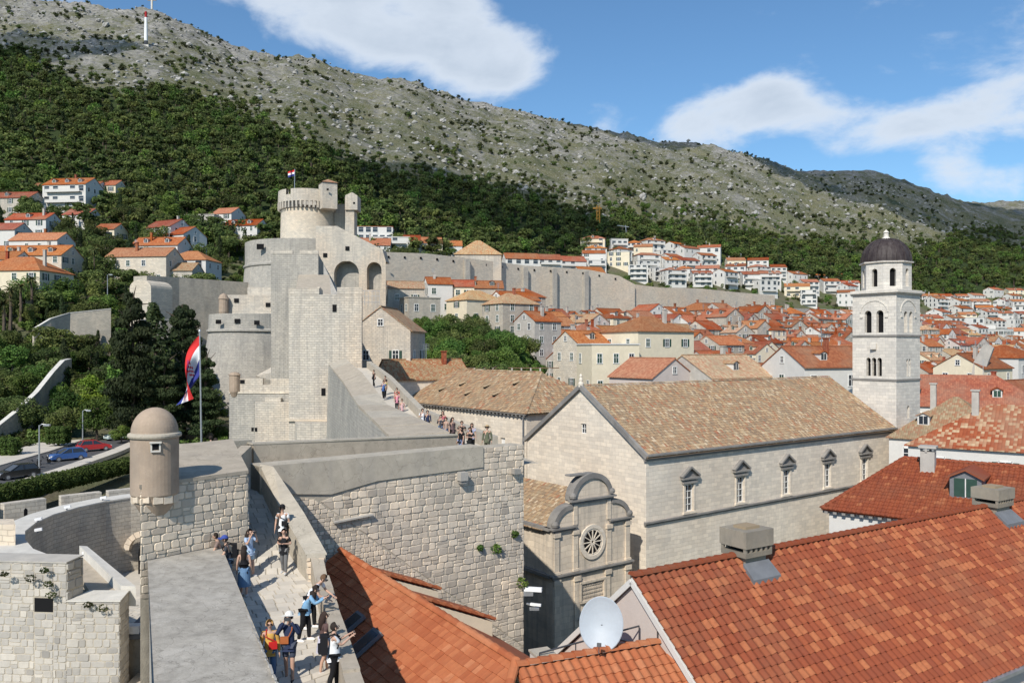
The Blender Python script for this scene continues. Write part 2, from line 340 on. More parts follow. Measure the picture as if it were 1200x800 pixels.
# ================================================================== terrain
from mathutils import noise as mnoise
TC = {
 -1400: [(0,-24),(100,-18),(250,0),(450,50),(900,260),(1100,250),(2600,100)],
 -300: [(0,-24),(60,-20),(100,-16),(160,-10),(240,20),(320,55),(450,125),(800,355),(900,385),(1500,200),(2600,80)],
 0:    [(0,-24),(45,-22),(62,-18),(90,-15),(125,-14.3),(150,-6),(200,12),(240,26),(320,59),(450,128),(850,358),(950,372),(1600,150),(2600,60)],
 150:  [(0,-24),(50,-22),(80,-17),(100,-14.6),(130,-14.3),(160,-8),(200,5),(240,22),(320,56),(450,122),(700,268),(868,359),(960,368),(1600,150),(2600,60)],
 330:  [(0,-25),(90,-21),(150,-14),(200,-2),(250,14),(320,45),(450,110),(900,319),(980,326),(1600,150),(2600,60)],
 450:  [(0,-27),(90,-25),(118,-18),(130,-10),(150,-5),(185,1),(225,5),(260,16),(320,36),(450,90),(950,314),(1040,320),(1700,150),(2600,60)],
 600:  [(0,-27),(112,-27),(124,-8),(150,-4),(185,2),(220,4),(250,5),(270,7),(292,13),(312,24),(400,50),(500,88),(1000,289),(1090,294),(1800,140),(2800,60)],
 680:  [(0,-27),(112,-27),(165,-18),(220,-7),(270,4),(290,10),(345,17),(400,36),(500,78),(1050,281),(1130,284),(1850,135),(2800,50)],
 800:  [(0,-27),(110,-27),(165,-19),(220,-9),(270,2),(310,8),(345,13),(385,22),(450,41),(520,62),(600,87),(1100,275),(1190,278),(1900,130),(2800,50)],
 1000: [(0,-27),(120,-27),(200,-20),(300,-3),(350,4),(400,11),(480,25),(560,46),(650,72),(1250,269),(1350,272),(2100,120),(2800,50)],
 1200: [(0,-27),(150,-27),(300,-17),(400,-5),(500,8),(600,25),(700,46),(800,72),(1500,265),(1600,266),(2300,110),(2800,50)],
 1500: [(0,-27),(180,-27),(400,-10),(600,12),(800,40),(1000,80),(1600,225),(1750,226),(2400,100),(2800,50)],
 2600: [(0,-27),(300,-27),(700,-8),(1100,40),(1700,120),(1900,118),(2800,20)],
}
TCX = sorted(TC)
_yy = np.linspace(0, 2600, 1301)
_TZ = np.array([np.interp(_yy, [a for a, b in TC[k]], [b for a, b in TC[k]]) for k in TCX])
_k = np.exp(-0.5 * (np.arange(-8, 9) / 3.0) ** 2); _k /= _k.sum()
_TZ = np.array([np.convolve(np.pad(r, 8, mode='edge'), _k, 'valid') for r in _TZ])
def tz(px, Y):
    px = min(max(px, TCX[0]), TCX[-1]); j = int(np.searchsorted(TCX, px)); j = max(j, 1); a, b = TCX[j - 1], TCX[j]
    w = (px - a) / (b - a); w = w * w * (3 - 2 * w) if 0 <= a < 1200 else w
    q = min(max(Y / 2.0, 0), 1299.0); i = int(q); f = q - i
    return float((_TZ[j-1][i]*(1-f)+_TZ[j-1][i+1]*f)*(1-w) + (_TZ[j][i]*(1-f)+_TZ[j][i+1]*f)*w)
def zxy(x, y):
    return tz(600 + F * x / max(y, 1.0), y)
def tnoise(x, y, Y):
    a = min(max((Y - 300) / 400, 0), 1)
    if a <= 0: return 0.0
    n = mnoise.fractal(Vector((x / 90, y / 90, 0)), .9, 2.1, 6)
    m = mnoise.fractal(Vector((x / 22 + 5, y / 14, 3)), .8, 2.1, 4)
    k = math.floor(m * 3) / 3
    return a * (n * 7.5 + (m * .35 + k * .65) * 5.5 * min(max((Y - 430) / 250, 0), 1))
def ray_ground(px, py, y0=60, y1=2000):
    s = (HY - py) / F; Y = y0
    while Y < y1:
        if tz(px, Y) >= s * Y: return Y
        Y += 1.0
    return None
UB = [(-300,30),(0,55),(60,75),(100,102),(180,102),(260,125),(330,152),(400,182),(480,206),(560,213),(640,228),(700,252),(780,262),(860,272),(930,276),(1000,285),(1080,288),(1130,272),(1200,278),(1500,300)]
LB = [(-300,330),(0,290),(150,272),(200,290),(330,305),(450,305),(560,308),(680,306),(700,292),(790,292),(860,306),(930,326),(1000,340),(1060,352),(1200,335),(1500,350)]
def curve(tab, x): return float(np.interp(x, [a for a, b in tab], [b for a, b in tab]))
def forest_at(px, py, x=0, y=0):
    u = curve(UB, px) + 22 * mnoise.noise(Vector((x / 60, y / 60, 9)))
    l = curve(LB, px)
    if py > l + 4: return 0.0
    return min(max((py - u) / 9, 0), 1)
cols = sorted(set(list(range(-1400, -100, 50)) + list(range(-100, 1301, 5)) + list(range(1300, 2601, 50))))
rows = list(np.concatenate([np.arange(3, 60, 4), np.arange(60, 420, 6), np.arange(420, 1150, 4.5), np.arange(1150, 1700, 9), np.arange(1700, 2601, 50)]))
tv, tf, tfo = [], [], []
for Y in rows:
    for px in cols:
        x = X(px, Y); z = tz(px, Y) + tnoise(x, Y, Y); tv.append((x, Y, z))
        py = HY - z / Y * F; tfo.append(forest_at(px, py, x, Y) if Y > 250 else 0.0)
nc = len(cols)
for j in range(len(rows) - 1):
    for i in range(nc - 1):
        a = j * nc + i; tf.append((a, a + 1, a + nc + 1, a + nc))
me = bpy.data.meshes.new('hillside'); me.from_pydata(tv, [], tf)
me.polygons.foreach_set('use_smooth', np.ones(len(tf), dtype=bool))
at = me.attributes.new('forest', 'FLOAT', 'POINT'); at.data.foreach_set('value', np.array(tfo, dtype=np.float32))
s = NT('hill_ground', .95, .15); p = s.pos()
fo = s.attr('forest')
a = s.noise(p, .022, 8, .68, .8); b = s.noise(s.scale(p, (1, .7, 1.6)), .16, 8, .75, .4); d = s.noise(p, .05, 6, .6)
b2 = s.noise(s.scale(p, (1, .55, 2.2)), .30, 6, .72, .3); rock = s.mix(s.mr(b2, .38, .62), (.36, .345, .315), (.115, .113, .105))
grass = s.mix(s.mr(d, .4, .65), (.135, .130, .072), (.072, .083, .038))
spz = s.new('ShaderNodeSeparateXYZ'); s.l.new(p, spz.inputs[0]); sk = s.noise(s.scale(p, (1, .8, 1.6)), .85, 5, .75); grass = s.mix(s.mr(sk, .54, .64, 0, .75), grass, (.33, .315, .285)); grass = s.mix(s.mr(sk, .46, .36, 0, .8), grass, (.05, .06, .028)); hill = s.mix(s.mr(s.math('ADD', s.mr(spz.outputs[2], 110, 330, -.10, .05), s.math('ADD', s.math('ADD', s.math('MULTIPLY', a, .7), s.math('MULTIPLY', b, .6)), s.math('MULTIPLY', b2, .5))), .825, .975), grass, rock)
sp = s.new('ShaderNodeSeparateXYZ'); s.l.new(p, sp.inputs[0])
near = s.mix(s.mr(d, .4, .6), (.10, .115, .05), (.15, .13, .09))
c = s.mix(s.mr(sp.outputs[2], 25, 75), near, hill)
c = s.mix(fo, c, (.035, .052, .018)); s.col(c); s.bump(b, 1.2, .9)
me.materials.append(s.mat)
o = bpy.data.objects.new('hillside', me); COL.objects.link(o); tag(o, 'limestone hillside rising behind the town, wooded below and bare above', kind='structure')
g = MB(); g.poly([(-9000, -3000, -60), (9000, -3000, -60), (9000, 9000, -60), (-9000, 9000, -60)]); g.build('ground', M['earth'], kind='structure')

# ------------------------------------------------------------------ vegetation prototypes
def leafmat(name, cols, trans=.35):
    s = NT(name, .75, .25); t = s.attr(); n = len(cols); c = s.ramp(t, [(i / max(n - 1, 1), k) for i, k in enumerate(cols)])
    r = s.rand(); hv = s.new('ShaderNodeHueSaturation'); s.setin(hv.inputs['Hue'], s.mr(r, 0, 1, .475, .52)); s.setin(hv.inputs['Value'], s.mr(s.math('FRACT', s.math('MULTIPLY', r, 9.1)), 0, 1, .62, 1.45)); s.l.new(c, hv.inputs['Color'])
    s.col(hv.outputs[0]); tr = s.new('ShaderNodeBsdfTranslucent'); s.l.new(hv.outputs[0], tr.inputs[0]); m = s.new('ShaderNodeMixShader'); m.inputs[0].default_value = trans
    s.l.new(s.b.outputs[0], m.inputs[1]); s.l.new(tr.outputs[0], m.inputs[2]); s.l.new(m.outputs[0], s.n['Material Output'].inputs[0]); return s.mat
M['leaf_pine'] = leafmat('leaf_pine', [(.055, .080, .024), (.10, .135, .038), (.165, .20, .058)])
M['leaf_dark'] = leafmat('leaf_dark', [(.022, .038, .016), (.040, .062, .024), (.066, .092, .034)])
M['leaf_broad'] = leafmat('leaf_broad', [(.055, .10, .022), (.10, .17, .036), (.17, .25, .05)])
M['leaf_bright'] = leafmat('leaf_bright', [(.10, .16, .02), (.20, .27, .035), (.30, .36, .05)])
M['leaf_scrub'] = leafmat('leaf_scrub', [(.03, .042, .016), (.055, .068, .024), (.09, .098, .034)])
M['leaf_palm'] = leafmat('leaf_palm', [(.045, .07, .025), (.08, .10, .035), (.16, .13, .05)])
M['leaf_hedge'] = leafmat('leaf_hedge', [(.035, .065, .014), (.065, .11, .024), (.10, .15, .035)])
M['bark'] = plain('bark', (.11, .085, .065), .95, .1, var=.3)
def leaf_cloud(name, blobs, size, mat, rs, aspect=1.7, flat=.0, up=.25):
    """many small leaf faces spread through the outer shells of a set of clumps"""
    vs, ts = [], []
    for (c, r, n) in blobs:
        d = rs.normal(size=(n, 3)); d /= np.linalg.norm(d, axis=1)[:, None]
        rad = rs.uniform(.55, 1.03, n)[:, None] ** .6
        pos = np.array(c) + d * np.array(r) * rad
        nr = d * .8 + rs.normal(size=(n, 3)) * .55 + np.array([0, 0, up]); nr /= np.linalg.norm(nr, axis=1)[:, None]
        a = np.cross(nr, rs.normal(size=(n, 3))); a /= np.linalg.norm(a, axis=1)[:, None]; b = np.cross(nr, a); b[:, 2] *= (1 - flat)
        sz = size * rs.uniform(.6, 1.3, n)[:, None]
        q = np.stack([pos - a * sz, pos + b * sz / aspect, pos + a * sz, pos - b * sz / aspect], 1)
        vs.append(q.reshape(-1, 3)); ct = rs.uniform(.25, .75); ts.append(np.clip(ct + rs.normal(size=n) * .2, 0, 1))
    v = np.concatenate(vs); t = np.concatenate(ts); n = len(t)
    me = bpy.data.meshes.new(name); me.vertices.add(4 * n); me.vertices.foreach_set('co', v.astype(np.float32).ravel())
    me.loops.add(4 * n); me.loops.foreach_set('vertex_index', np.arange(4 * n, dtype=np.int32)); me.polygons.add(n)
    me.polygons.foreach_set('loop_start', np.arange(0, 4 * n, 4, dtype=np.int32)); me.update(calc_edges=True); me.validate()
    at = me.attributes.new('tint', 'FLOAT', 'FACE'); at.data.foreach_set('value', t.astype(np.float32)); me.materials.append(mat); return me
def trunk_mesh(h, r, rs, limbs=5, lean=.1, spread=.35, top=.8):
    b = MB(); l = rs.uniform(-lean, lean, 2); pts = [(l[0] * h * (k / 4) ** 1.5, l[1] * h * (k / 4) ** 1.5, h * top * k / 4 - (.4 if k == 0 else 0)) for k in range(5)]
    b.tube(pts, [r, r * .8, r * .62, r * .45, r * .2], 7)
    for k in range(limbs):
        f = rs.uniform(.45, .9); a = 2 * math.pi * (k / max(limbs, 1)) + rs.uniform(-.4, .4); q = Vector(pts[0]).lerp(Vector(pts[4]), f); q = V(q.x, q.y, h * top * f)
        e = q + V(math.cos(a) * h * spread, math.sin(a) * h * spread, h * rs.uniform(.06, .2)); b.tube([q, q.lerp(e, .5) + V(0, 0, h * .03), e], [r * .4, r * .25, r * .08], 5)
    return b.mesh('trunk', M['bark'])
def proto_tree(kind, seed, dens=1.0):
    """crown and trunk meshes of one tree of about unit height 1 (scaled when placed)"""
    rs = np.random.default_rng(seed); n = lambda k: int(k * dens)
    if kind == 'pine':
        bl = [((rs.uniform(-.2, .2), rs.uniform(-.2, .2), rs.uniform(.42, .86)), (rs.uniform(.14, .22), rs.uniform(.14, .22), rs.uniform(.07, .12)), n(90)) for _ in range(11)]
        return leaf_cloud('crown', bl, .045 / dens ** .4, M['leaf_pine'], rs, up=.5), trunk_mesh(1, .035, rs, 6)
    if kind == 'cypress':
        bl = [((rs.uniform(-.03, .03), rs.uniform(-.03, .03), z), (w, w, .11), n(90)) for z, w in ((.1, .09), (.22, .115), (.34, .125), (.46, .12), (.58, .11), (.7, .09), (.81, .07), (.91, .04))]
        return leaf_cloud('crown', bl, .03 / dens ** .4, M['leaf_dark'], rs, up=.1), trunk_mesh(1, .025, rs, 3, .01, .05)
    if kind == 'conifer':
        bl = []
        for k in range(15):
            z = .14 + .82 * k / 15; w = .27 * (1 - z) ** .62 + .035
            for j in range(5):
                a = rs.uniform(0, 6.28); r = w * rs.uniform(.35, .85); bl.append(((math.cos(a) * r, math.sin(a) * r, z + rs.uniform(-.03, .03)), (w * .48, w * .48, .032), n(46)))
        return leaf_cloud('crown', bl, .028 / dens ** .4, M['leaf_dark'], rs, up=.3), trunk_mesh(1, .024, rs, 10, .02, .16, .95)
    if kind == 'broad' or kind == 'bright':
        bl = [((rs.uniform(-.27, .27), rs.uniform(-.27, .27), rs.uniform(.38, .84)), (rs.uniform(.12, .2),) * 3, n(100)) for _ in range(13)]
        return leaf_cloud('crown', bl, .042 / dens ** .4, M['leaf_broad' if kind == 'broad' else 'leaf_bright'], rs), trunk_mesh(1, .035, rs, 6)
    if kind == 'holm':
        bl = [((rs.uniform(-.3, .3), rs.uniform(-.3, .3), rs.uniform(.35, .8)), (rs.uniform(.14, .22),) * 3, n(110)) for _ in range(12)]
        return leaf_cloud('crown', bl, .04 / dens ** .4, M['leaf_pine'], rs), trunk_mesh(1, .04, rs, 6)
    bl = [((rs.uniform(-.35, .35), rs.uniform(-.35, .35), rs.uniform(.2, .65)), (rs.uniform(.2, .32),) * 3, n(70)) for _ in range(7)]
    return leaf_cloud('crown', bl, .08 / dens ** .4, M['leaf_scrub'], rs), trunk_mesh(.5, .03, rs, 3)
def rock_mesh(seed):
    import bmesh
    bm = bmesh.new(); bmesh.ops.create_icosphere(bm, subdivisions=2, radius=.5); rs = np.random.default_rng(seed); off = Vector(rs.uniform(0, 50, 3))
    for v in bm.verts:
        k = 1 + .55 * mnoise.noise(v.co * 2.2 + off); v.co *= k; v.co.z *= .75
        v.co = Vector((round(v.co.x * 5) / 5 * .5 + v.co.x * .5, v.co.y, round(v.co.z * 4) / 4 * .5 + v.co.z * .5))
    me = bpy.data.meshes.new('rock'); bm.to_mesh(me); bm.free(); me.materials.append(M['rock']); return me
s = NT('rock', .95, .15); c = s.mix(s.mr(s.noise(s.pos(), .5, 6, .7), .35, .7), (.44, .425, .40), (.26, .255, .245)); s.col(s.mix(s.mr(s.rand(), 0, 1, 0, .5), c, (.30, .29, .27))); M['rock'] = s.mat
def scatter_gn(name, pts, scl, rot, idx, protos, label):
    """one object that instances prototype meshes on its points"""
    me = bpy.data.meshes.new(name); me.vertices.add(len(pts)); me.vertices.foreach_set('co', np.array(pts, dtype=np.float32).ravel())
    for nm, typ, dat in (('scl', 'FLOAT', np.array(scl, dtype=np.float32)), ('rotz', 'FLOAT', np.array(rot, dtype=np.float32)), ('idx', 'INT', np.array(idx, dtype=np.int32))):
        me.attributes.new(nm, typ, 'POINT').data.foreach_set('value', dat)
    c = bpy.data.collections.new(name + '_shapes')
    for k, meshes in enumerate(protos):
        b = bpy.data.objects.new('%s_shape_%02d' % (name, k), meshes); c.objects.link(b)
    o = bpy.data.objects.new(name, me); COL.objects.link(o); tag(o, label, kind='stuff')
    ng = bpy.data.node_groups.new(name, 'GeometryNodeTree'); ng.interface.new_socket('Geometry', in_out='INPUT', socket_type='NodeSocketGeometry'); ng.interface.new_socket('Geometry', in_out='OUTPUT', socket_type='NodeSocketGeometry')
    gi, go = ng.nodes.new('NodeGroupInput'), ng.nodes.new('NodeGroupOutput'); ip = ng.nodes.new('GeometryNodeInstanceOnPoints'); ci = ng.nodes.new('GeometryNodeCollectionInfo')
    ci.inputs['Collection'].default_value = c; ci.inputs['Separate Children'].default_value = True; ci.inputs['Reset Children'].default_value = True
    def at(n, t):
        k = ng.nodes.new('GeometryNodeInputNamedAttribute'); k.data_type = t; k.inputs['Name'].default_value = n; return k.outputs['Attribute']
    ip.inputs['Pick Instance'].default_value = True; l = ng.links
    cx = ng.nodes.new('ShaderNodeCombineXYZ'); l.new(at('rotz', 'FLOAT'), cx.inputs[2])
    l.new(gi.outputs[0], ip.inputs['Points']); l.new(ci.outputs[0], ip.inputs['Instance']); l.new(at('idx', 'INT'), ip.inputs['Instance Index']); l.new(cx.outputs[0], ip.inputs['Rotation']); l.new(at('scl', 'FLOAT'), ip.inputs['Scale'])
    l.new(ip.outputs[0], go.inputs[0]); md = o.modifiers.new('scatter', 'NODES'); md.node_group = ng; return o
def joined(crown, trunk):
    import bmesh
    bm = bmesh.new(); bm.from_mesh(crown); n = len(bm.faces); bm.from_mesh(trunk); bm.faces.ensure_lookup_table()
    for f in bm.faces[n:]: f.material_index = 1
    me = bpy.data.meshes.new('tree_shape'); bm.to_mesh(me); bm.free(); me.materials.append(crown.materials[0]); me.materials.append(M['bark']); return me
# forest, scrub and rocks on the hill
far_protos = [joined(*proto_tree('pine', 100 + k, .42)) for k in range(4)] + [joined(*proto_tree('cypress', 110, .35)), joined(*proto_tree('broad', 111, .35))]
fp, fs_, fr, fi_ = [], [], [], []
sp_, ss_, sr_, si_ = [], [], [], []
rp_, rs_, rr_, ri_ = [], [], [], []
HOUSE_CLEAR = [(52, 140, 224, 240), (0, 34, 238, 258), (182, 235, 268, 300), (255, 308, 260, 282), (412, 480, 280, 296), (495, 540, 290, 300), (600, 680, 302, 308), (140, 250, 290, 330), (0, 80, 262, 335)]
rnd = random.Random(3)
Y = 262.0
while Y < 1150:
    st = 5.2 * (1 + (Y - 260) / 1600); x = X(-220, Y)
    while x < X(1420, Y):
        xx, yy = x + rnd.uniform(-.45, .45) * st, Y + rnd.uniform(-.45, .45) * st; px = 600 + F * xx / yy; z = tz(px, yy) + tnoise(xx, yy, yy); py = HY - z / yy * F
        f = forest_at(px, py, xx, yy); x += st
        if any(a < px < b and c < py < d for a, b, c, d in HOUSE_CLEAR): continue
        if f > .3 and rnd.random() < .95:
            if px > 690 and py > np.interp(px, [690, 750, 800, 850, 900, 935, 985, 1080, 1200], [286, 284, 289, 300, 312, 322, 328, 348, 338]) + 3 and rnd.random() < .8: continue
            h = rnd.uniform(5.5, 10.5) * (.75 if f < 1 else 1); q = rnd.random(); fp.append((xx, yy, z - .5)); fs_.append(h); fr.append(rnd.uniform(0, 6.28)); fi_.append(4 if q < .07 else (5 if q < .2 else rnd.randrange(4)))
        elif py < curve(UB, px) + 6 and py > -30:
            g_ = max(0, 1 - (curve(UB, px) - py) / 60)
            band = mnoise.noise(Vector((xx / 120, yy / 50, 2)))
            if px > 930: g_ = max(g_, .25)
            n1_ = mnoise.fractal(Vector((xx / 55, yy / 34, 4)), .8, 2, 3)
            if rnd.random() < max(.10, min(.8, (n1_ - .12) * 1.7)) + .3 * g_ ** 2 + (.34 if band > .34 else 0):
                if rnd.random() < .16 + .5 * g_: fp.append((xx, yy, z - .4)); fs_.append(rnd.uniform(3, 7)); fr.append(rnd.uniform(0, 6.28)); fi_.append(rnd.randrange(4))
                else: sp_.append((xx, yy, z - .2)); ss_.append(rnd.uniform(1.0, 2.8) * (1.8 if n1_ > .25 else 1)); sr_.append(rnd.uniform(0, 6.28)); si_.append(rnd.randrange(3))
            rk = mnoise.noise(Vector((xx / 70 + 9, yy / 40, 6)))
            if rnd.random() < .38 + .9 * max(rk, 0): rp_.append((xx + rnd.uniform(-3, 3), yy + rnd.uniform(-3, 3), z)); rs_.append(rnd.uniform(.8, 2.8) * (2.0 if rnd.random() < .15 else 1)); rr_.append(rnd.uniform(0, 6.28)); ri_.append(rnd.randrange(4))
    Y += st
scatter_gn('pine_forest', fp, fs_, fr, fi_, far_protos, 'dark green pine wood covering the lower hillside')
scatter_gn('hill_scrub', sp_, ss_, sr_, si_, [proto_tree('scrub', 120 + k, .5)[0] for k in range(3)], 'dark scrub bushes dotted over the bare upper hill')
scatter_gn('hill_rocks', rp_, rs_, rr_, ri_, [rock_mesh(130 + k) for k in range(4)], 'grey limestone outcrops on the bare upper hill')

# trees that can be told apart
TREES = {}
def tree(name, kind, px, Yg, h, label, group=None, seed=0, sxy=1.0, z=None):
    key = (kind, seed)
    if key not in TREES: TREES[key] = proto_tree(kind, 500 + seed * 7 + len(kind), 5.5 if kind == 'conifer' else 2.4 if kind in ('conifer', 'cypress', 'pine', 'holm', 'broad', 'bright') else 1)
    x = X(px, Yg); zz = tz(px, Yg) if z is None else z
    t = thing(name, label, 'tree', (x, Yg, zz), group); t.scale = (h * sxy, h * sxy, h); t.rotation_euler.z = (px * 1.7 + Yg) % 6.28
    for nm, m_ in zip(('crown', 'trunk'), TREES[key]):
        o = bpy.data.objects.new(nm, m_); COL.objects.link(o); setp(o, t)
    return t
# fair-weather clouds above and behind the view; their shade falls on parts of the hill
s = NT('cloud_white', 1.0, 0); s.col((.85, .85, .85)); tb = s.new('ShaderNodeBsdfTransparent'); mxs = s.new('ShaderNodeMixShader'); mxs.inputs[0].default_value = .42; s.l.new(tb.outputs[0], mxs.inputs[1]); s.l.new(s.b.outputs[0], mxs.inputs[2]); s.l.new(mxs.outputs[0], s.n['Material Output'].inputs[0]); M['cloud_white'] = s.mat
def cloud(tx, ty, tzz, rx, ry, seed, label):
    import bmesh
    d = (1000 - tzz) / sv.z; c = V(tx, ty, tzz) + sv * d; bm = bmesh.new(); bmesh.ops.create_icosphere(bm, subdivisions=5, radius=1)
    for v in bm.verts:
        k = 1 + .5 * mnoise.fractal(v.co * 1.3 + Vector((seed * 3.1, 0, 0)), 1, 2, 4); v.co = Vector((v.co.x * rx * k, v.co.y * ry * k, max(v.co.z, -.25) * 70 * k))
    me = bpy.data.meshes.new('cloud'); bm.to_mesh(me); bm.free(); me.materials.append(M['cloud_white']); me.polygons.foreach_set('use_smooth', np.ones(len(me.polygons), dtype=bool)); o = bpy.data.objects.new('cloud', me); COL.objects.link(o); o.location = c; tag(o, label, kind='stuff')
cloud(X(1150, 1150), 1150, tz(1150, 1150), 310, 270, 1, 'cumulus cloud high over the right end of the hill')
cloud(X(585, 480), 480, 78, 62, 62, 2, 'cumulus cloud high over the middle of the wood')
cloud(X(25, 620), 620, 215, 80, 60, 3, 'cumulus cloud high over the left shoulder of the hill')
cloud(X(745, 1080), 1080, 275, 90, 60, 4, 'small cumulus cloud over the ridge')
# ================================================================== near walls, stone by stone
def clip_poly(sub, x0, y0, x1, y1):
    for ax, lim, sg in ((0, x0, 1), (0, x1, -1), (1, y0, 1), (1, y1, -1)):
        out = []
        for i in range(len(sub)):
            a, b = sub[i - 1], sub[i]; ia, ib = (a[ax] - lim) * sg >= 0, (b[ax] - lim) * sg >= 0
            if ia != ib:
                t = (lim - a[ax]) / (b[ax] - a[ax]); out.append((a[0] + (b[0] - a[0]) * t, a[1] + (b[1] - a[1]) * t))
            if ib: out.append(b)
        sub = out
        if len(sub) < 3: return []
    return sub
def area2(p): return abs(sum(p[i - 1][0] * p[i][1] - p[i][0] * p[i - 1][1] for i in range(len(p)))) / 2
def onscreen(p):
    if p.y < 1: return 0
    px, py = 600 + F * p.x / p.y, HY - F * p.z / p.y
    return 1.0 if -15 < px < 1215 and -15 < py < 815 else 0.02
def place_pieces(items, parent, name, stuff_name, mats, limit=300):
    """items: (size on screen, function adding the piece to an MB); the largest become parts, the rest one stuff part"""
    items.sort(key=lambda q: -q[0])
    for k, (sz, fn) in enumerate(items[:limit]):
        b = MB(); fn(b); b.build(name, mats, parent)
    if len(items) > limit:
        b = MB()
        for sz, fn in items[limit:]: fn(b)
        b.build(stuff_name, mats, parent, kind='stuff')
def stone_wall(parent, O, U, N, regions, mat, seed=1, limit=300, name='stone', gap=.018, proud=.045, jit=.03, tintr=(.1, .95)):
    rd = random.Random(seed); O, U, N = Vector(O), Vector(U).normalized(), Vector(N).normalized(); Z = Vector((0, 0, 1)) if abs(N.z) < .9 else N.cross(U); items = []
    for (poly, chs, lens) in regions:
        us = [p[0] for p in poly]; vs = [p[1] for p in poly]; v = min(vs)
        while v < max(vs):
            ch = rd.uniform(*chs); u = min(us) - rd.uniform(0, lens[1])
            while u < max(us):
                ln = rd.uniform(*lens) * (1.25 if rd.random() < .15 else 1)
                if rd.random() < .12 and ch > .2: sub = [(v, v + ch * .52), (v + ch * .52, v + ch)]
                else: sub = [(v, v + ch)]
                for v0, v1 in sub:
                    c = clip_poly(poly, u + gap, v0 + gap, u + ln - gap, v1 - gap)
                    if len(c) >= 3 and area2(c) > .008:
                        c = [(a + rd.uniform(-jit, jit) * min(1, ln * 2), b + rd.uniform(-jit, jit) * min(1, ch * 2)) for a, b in c]
                        if len(c) == 4:                                  # knock the corners off
                            cc_ = []
                            for i in range(4):
                                p, q, r_ = c[i - 1], c[i], c[(i + 1) % 4]; k = rd.uniform(.06, .2)
                                cc_ += [(q[0] + (p[0] - q[0]) * k, q[1] + (p[1] - q[1]) * k), (q[0] + (r_[0] - q[0]) * k, q[1] + (r_[1] - q[1]) * k)]
                            c = cc_
                        mu = sum(a for a, b in c) / len(c); mv = sum(b for a, b in c) / len(c); pr = proud * rd.uniform(.5, 1.25); t = min(max(rd.gauss(.52, .2), tintr[0]), tintr[1])
                        wp = O + U * mu + Z * mv
                        def add(b, c=c, mu=mu, mv=mv, pr=pr, t=t, tl=(rd.uniform(-.02, .02), rd.uniform(-.02, .02))):
                            back = [O + U * a + Z * q - N * .01 for a, q in c]; k = .86
                            fr = [O + U * (mu + (a - mu) * k) + Z * (mv + (q - mv) * k) + N * (pr + tl[0] * (a - mu) * 2 + tl[1] * (q - mv) * 2) for a, q in c]
                            n = len(c); i = len(b.v); b.v += [tuple(p) for p in back] + [tuple(p) for p in fr]
                            b.f.append(tuple(range(i + n, i + 2 * n))); b.m.append(0); b.t.append(t)
                            for j in range(n):
                                q = (j + 1) % n; b.f.append((i + j, i + q, i + n + q, i + n + j)); b.m.append(0); b.t.append(t)
                        d = wp.length; items.append((area2(c) * (F / d) ** 2 * onscreen(wp), add))
                u += ln
            v += ch
    place_pieces(items, parent, name, 'stonework', mat, limit)
def xy(v): return (v[0], v[1])
def off2(a, b, d):
    """unit left normal of a->b in plan times d"""
    t = Vector((b[0] - a[0], b[1] - a[1])); t.normalize(); return Vector((-t.y, t.x)) * d
def strip_wall(b, path, z0, tops, th, m=0, mtop=None, side=1):
    """wall along a plan path, per-vertex tops, thickness th to the left (side=1) of the path"""
    n = len(path); L = []
    for i in range(n):
        a, c = path[max(i - 1, 0)], path[min(i + 1, n - 1)]; o = off2(a, c, th * side); L.append((path[i][0] + o.x, path[i][1] + o.y))
    for i in range(n - 1):
        a, c, d, e = path[i], path[i + 1], L[i + 1], L[i]
        za, zc = tops[i], tops[i + 1]; bz = z0 if not isinstance(z0, (list, tuple)) else None; ba, bc = (z0, z0) if bz is not None else (z0[i], z0[i + 1])
        b.poly([(*a, ba), (*c, bc), (*c, zc), (*a, za)], m); b.poly([(*d, bc), (*e, ba), (*e, za), (*d, zc)], m)
        b.poly([(*a, za), (*c, zc), (*d, zc), (*e, za)], m if mtop is None else mtop)
    for i in (0, n - 1): b.poly([(*path[i], z0 if not isinstance(z0, (list, tuple)) else z0[i]), (*L[i], z0 if not isinstance(z0, (list, tuple)) else z0[i]), (*L[i], tops[i]), (*path[i], tops[i])], m)
    return L

# --- the wall walk itself
ed = V(4.66, -10.05); A_ = V(-5.66, 19.1); B_ = V(-10.32, 29.15); C_ = V(-11.85, 27.0); D_ = V(-7.9, 18.0)
A2, D2 = A_ + ed * .8, D_ + ed * .8
rp = [V(-3.4, 23.3), V(-7.0, 29.0), V(-10.4, 35.0)]            # inner line of the right-hand parapet
t = thing('wall_walk', 'stepped limestone walkway on top of the near town wall, people strolling on it', 'walkway', (-8, 26, -8.5))
st = [(V(-2.6, 12.5), V(-1.6, 12.6), -8.9), (A_, V(-4.2, 21.2), -8.6), (V(-7.6, 23.6), V(-5.1, 25.0), -8.5), (V(-9.0, 26.6), V(-6.1, 27.5), -8.35), (B_, V(-7.5, 29.7), -8.1), (V(-10.3, 31.2), V(-8.5, 31.5), -7.5), (V(-11.4, 33.0), V(-9.4, 33.2), -6.8), (V(-12.6, 35.2), V(-10.5, 35.3), -6.1)]
b = MB()
for (a, c, z), (a1, c1, z1) in zip(st, st[1:]):
    b.poly([(*a, z), (*c, z), (*c1, z1), (*a1, z1)]); b.poly([(*a, z - 1), (*c, z - 1), (*c1, z1 - 1), (*a1, z1 - 1)])
b.poly([(-13.2, 35.2, -6.1), (-10.5, 35.3, -6.1), (1.4, 44.0, -6.1), (.2, 47.5, -6.1), (-12.4, 40.5, -6.1)])
b.build('walk_bed', M['mortar'], t)
items = []; rd = random.Random(21)
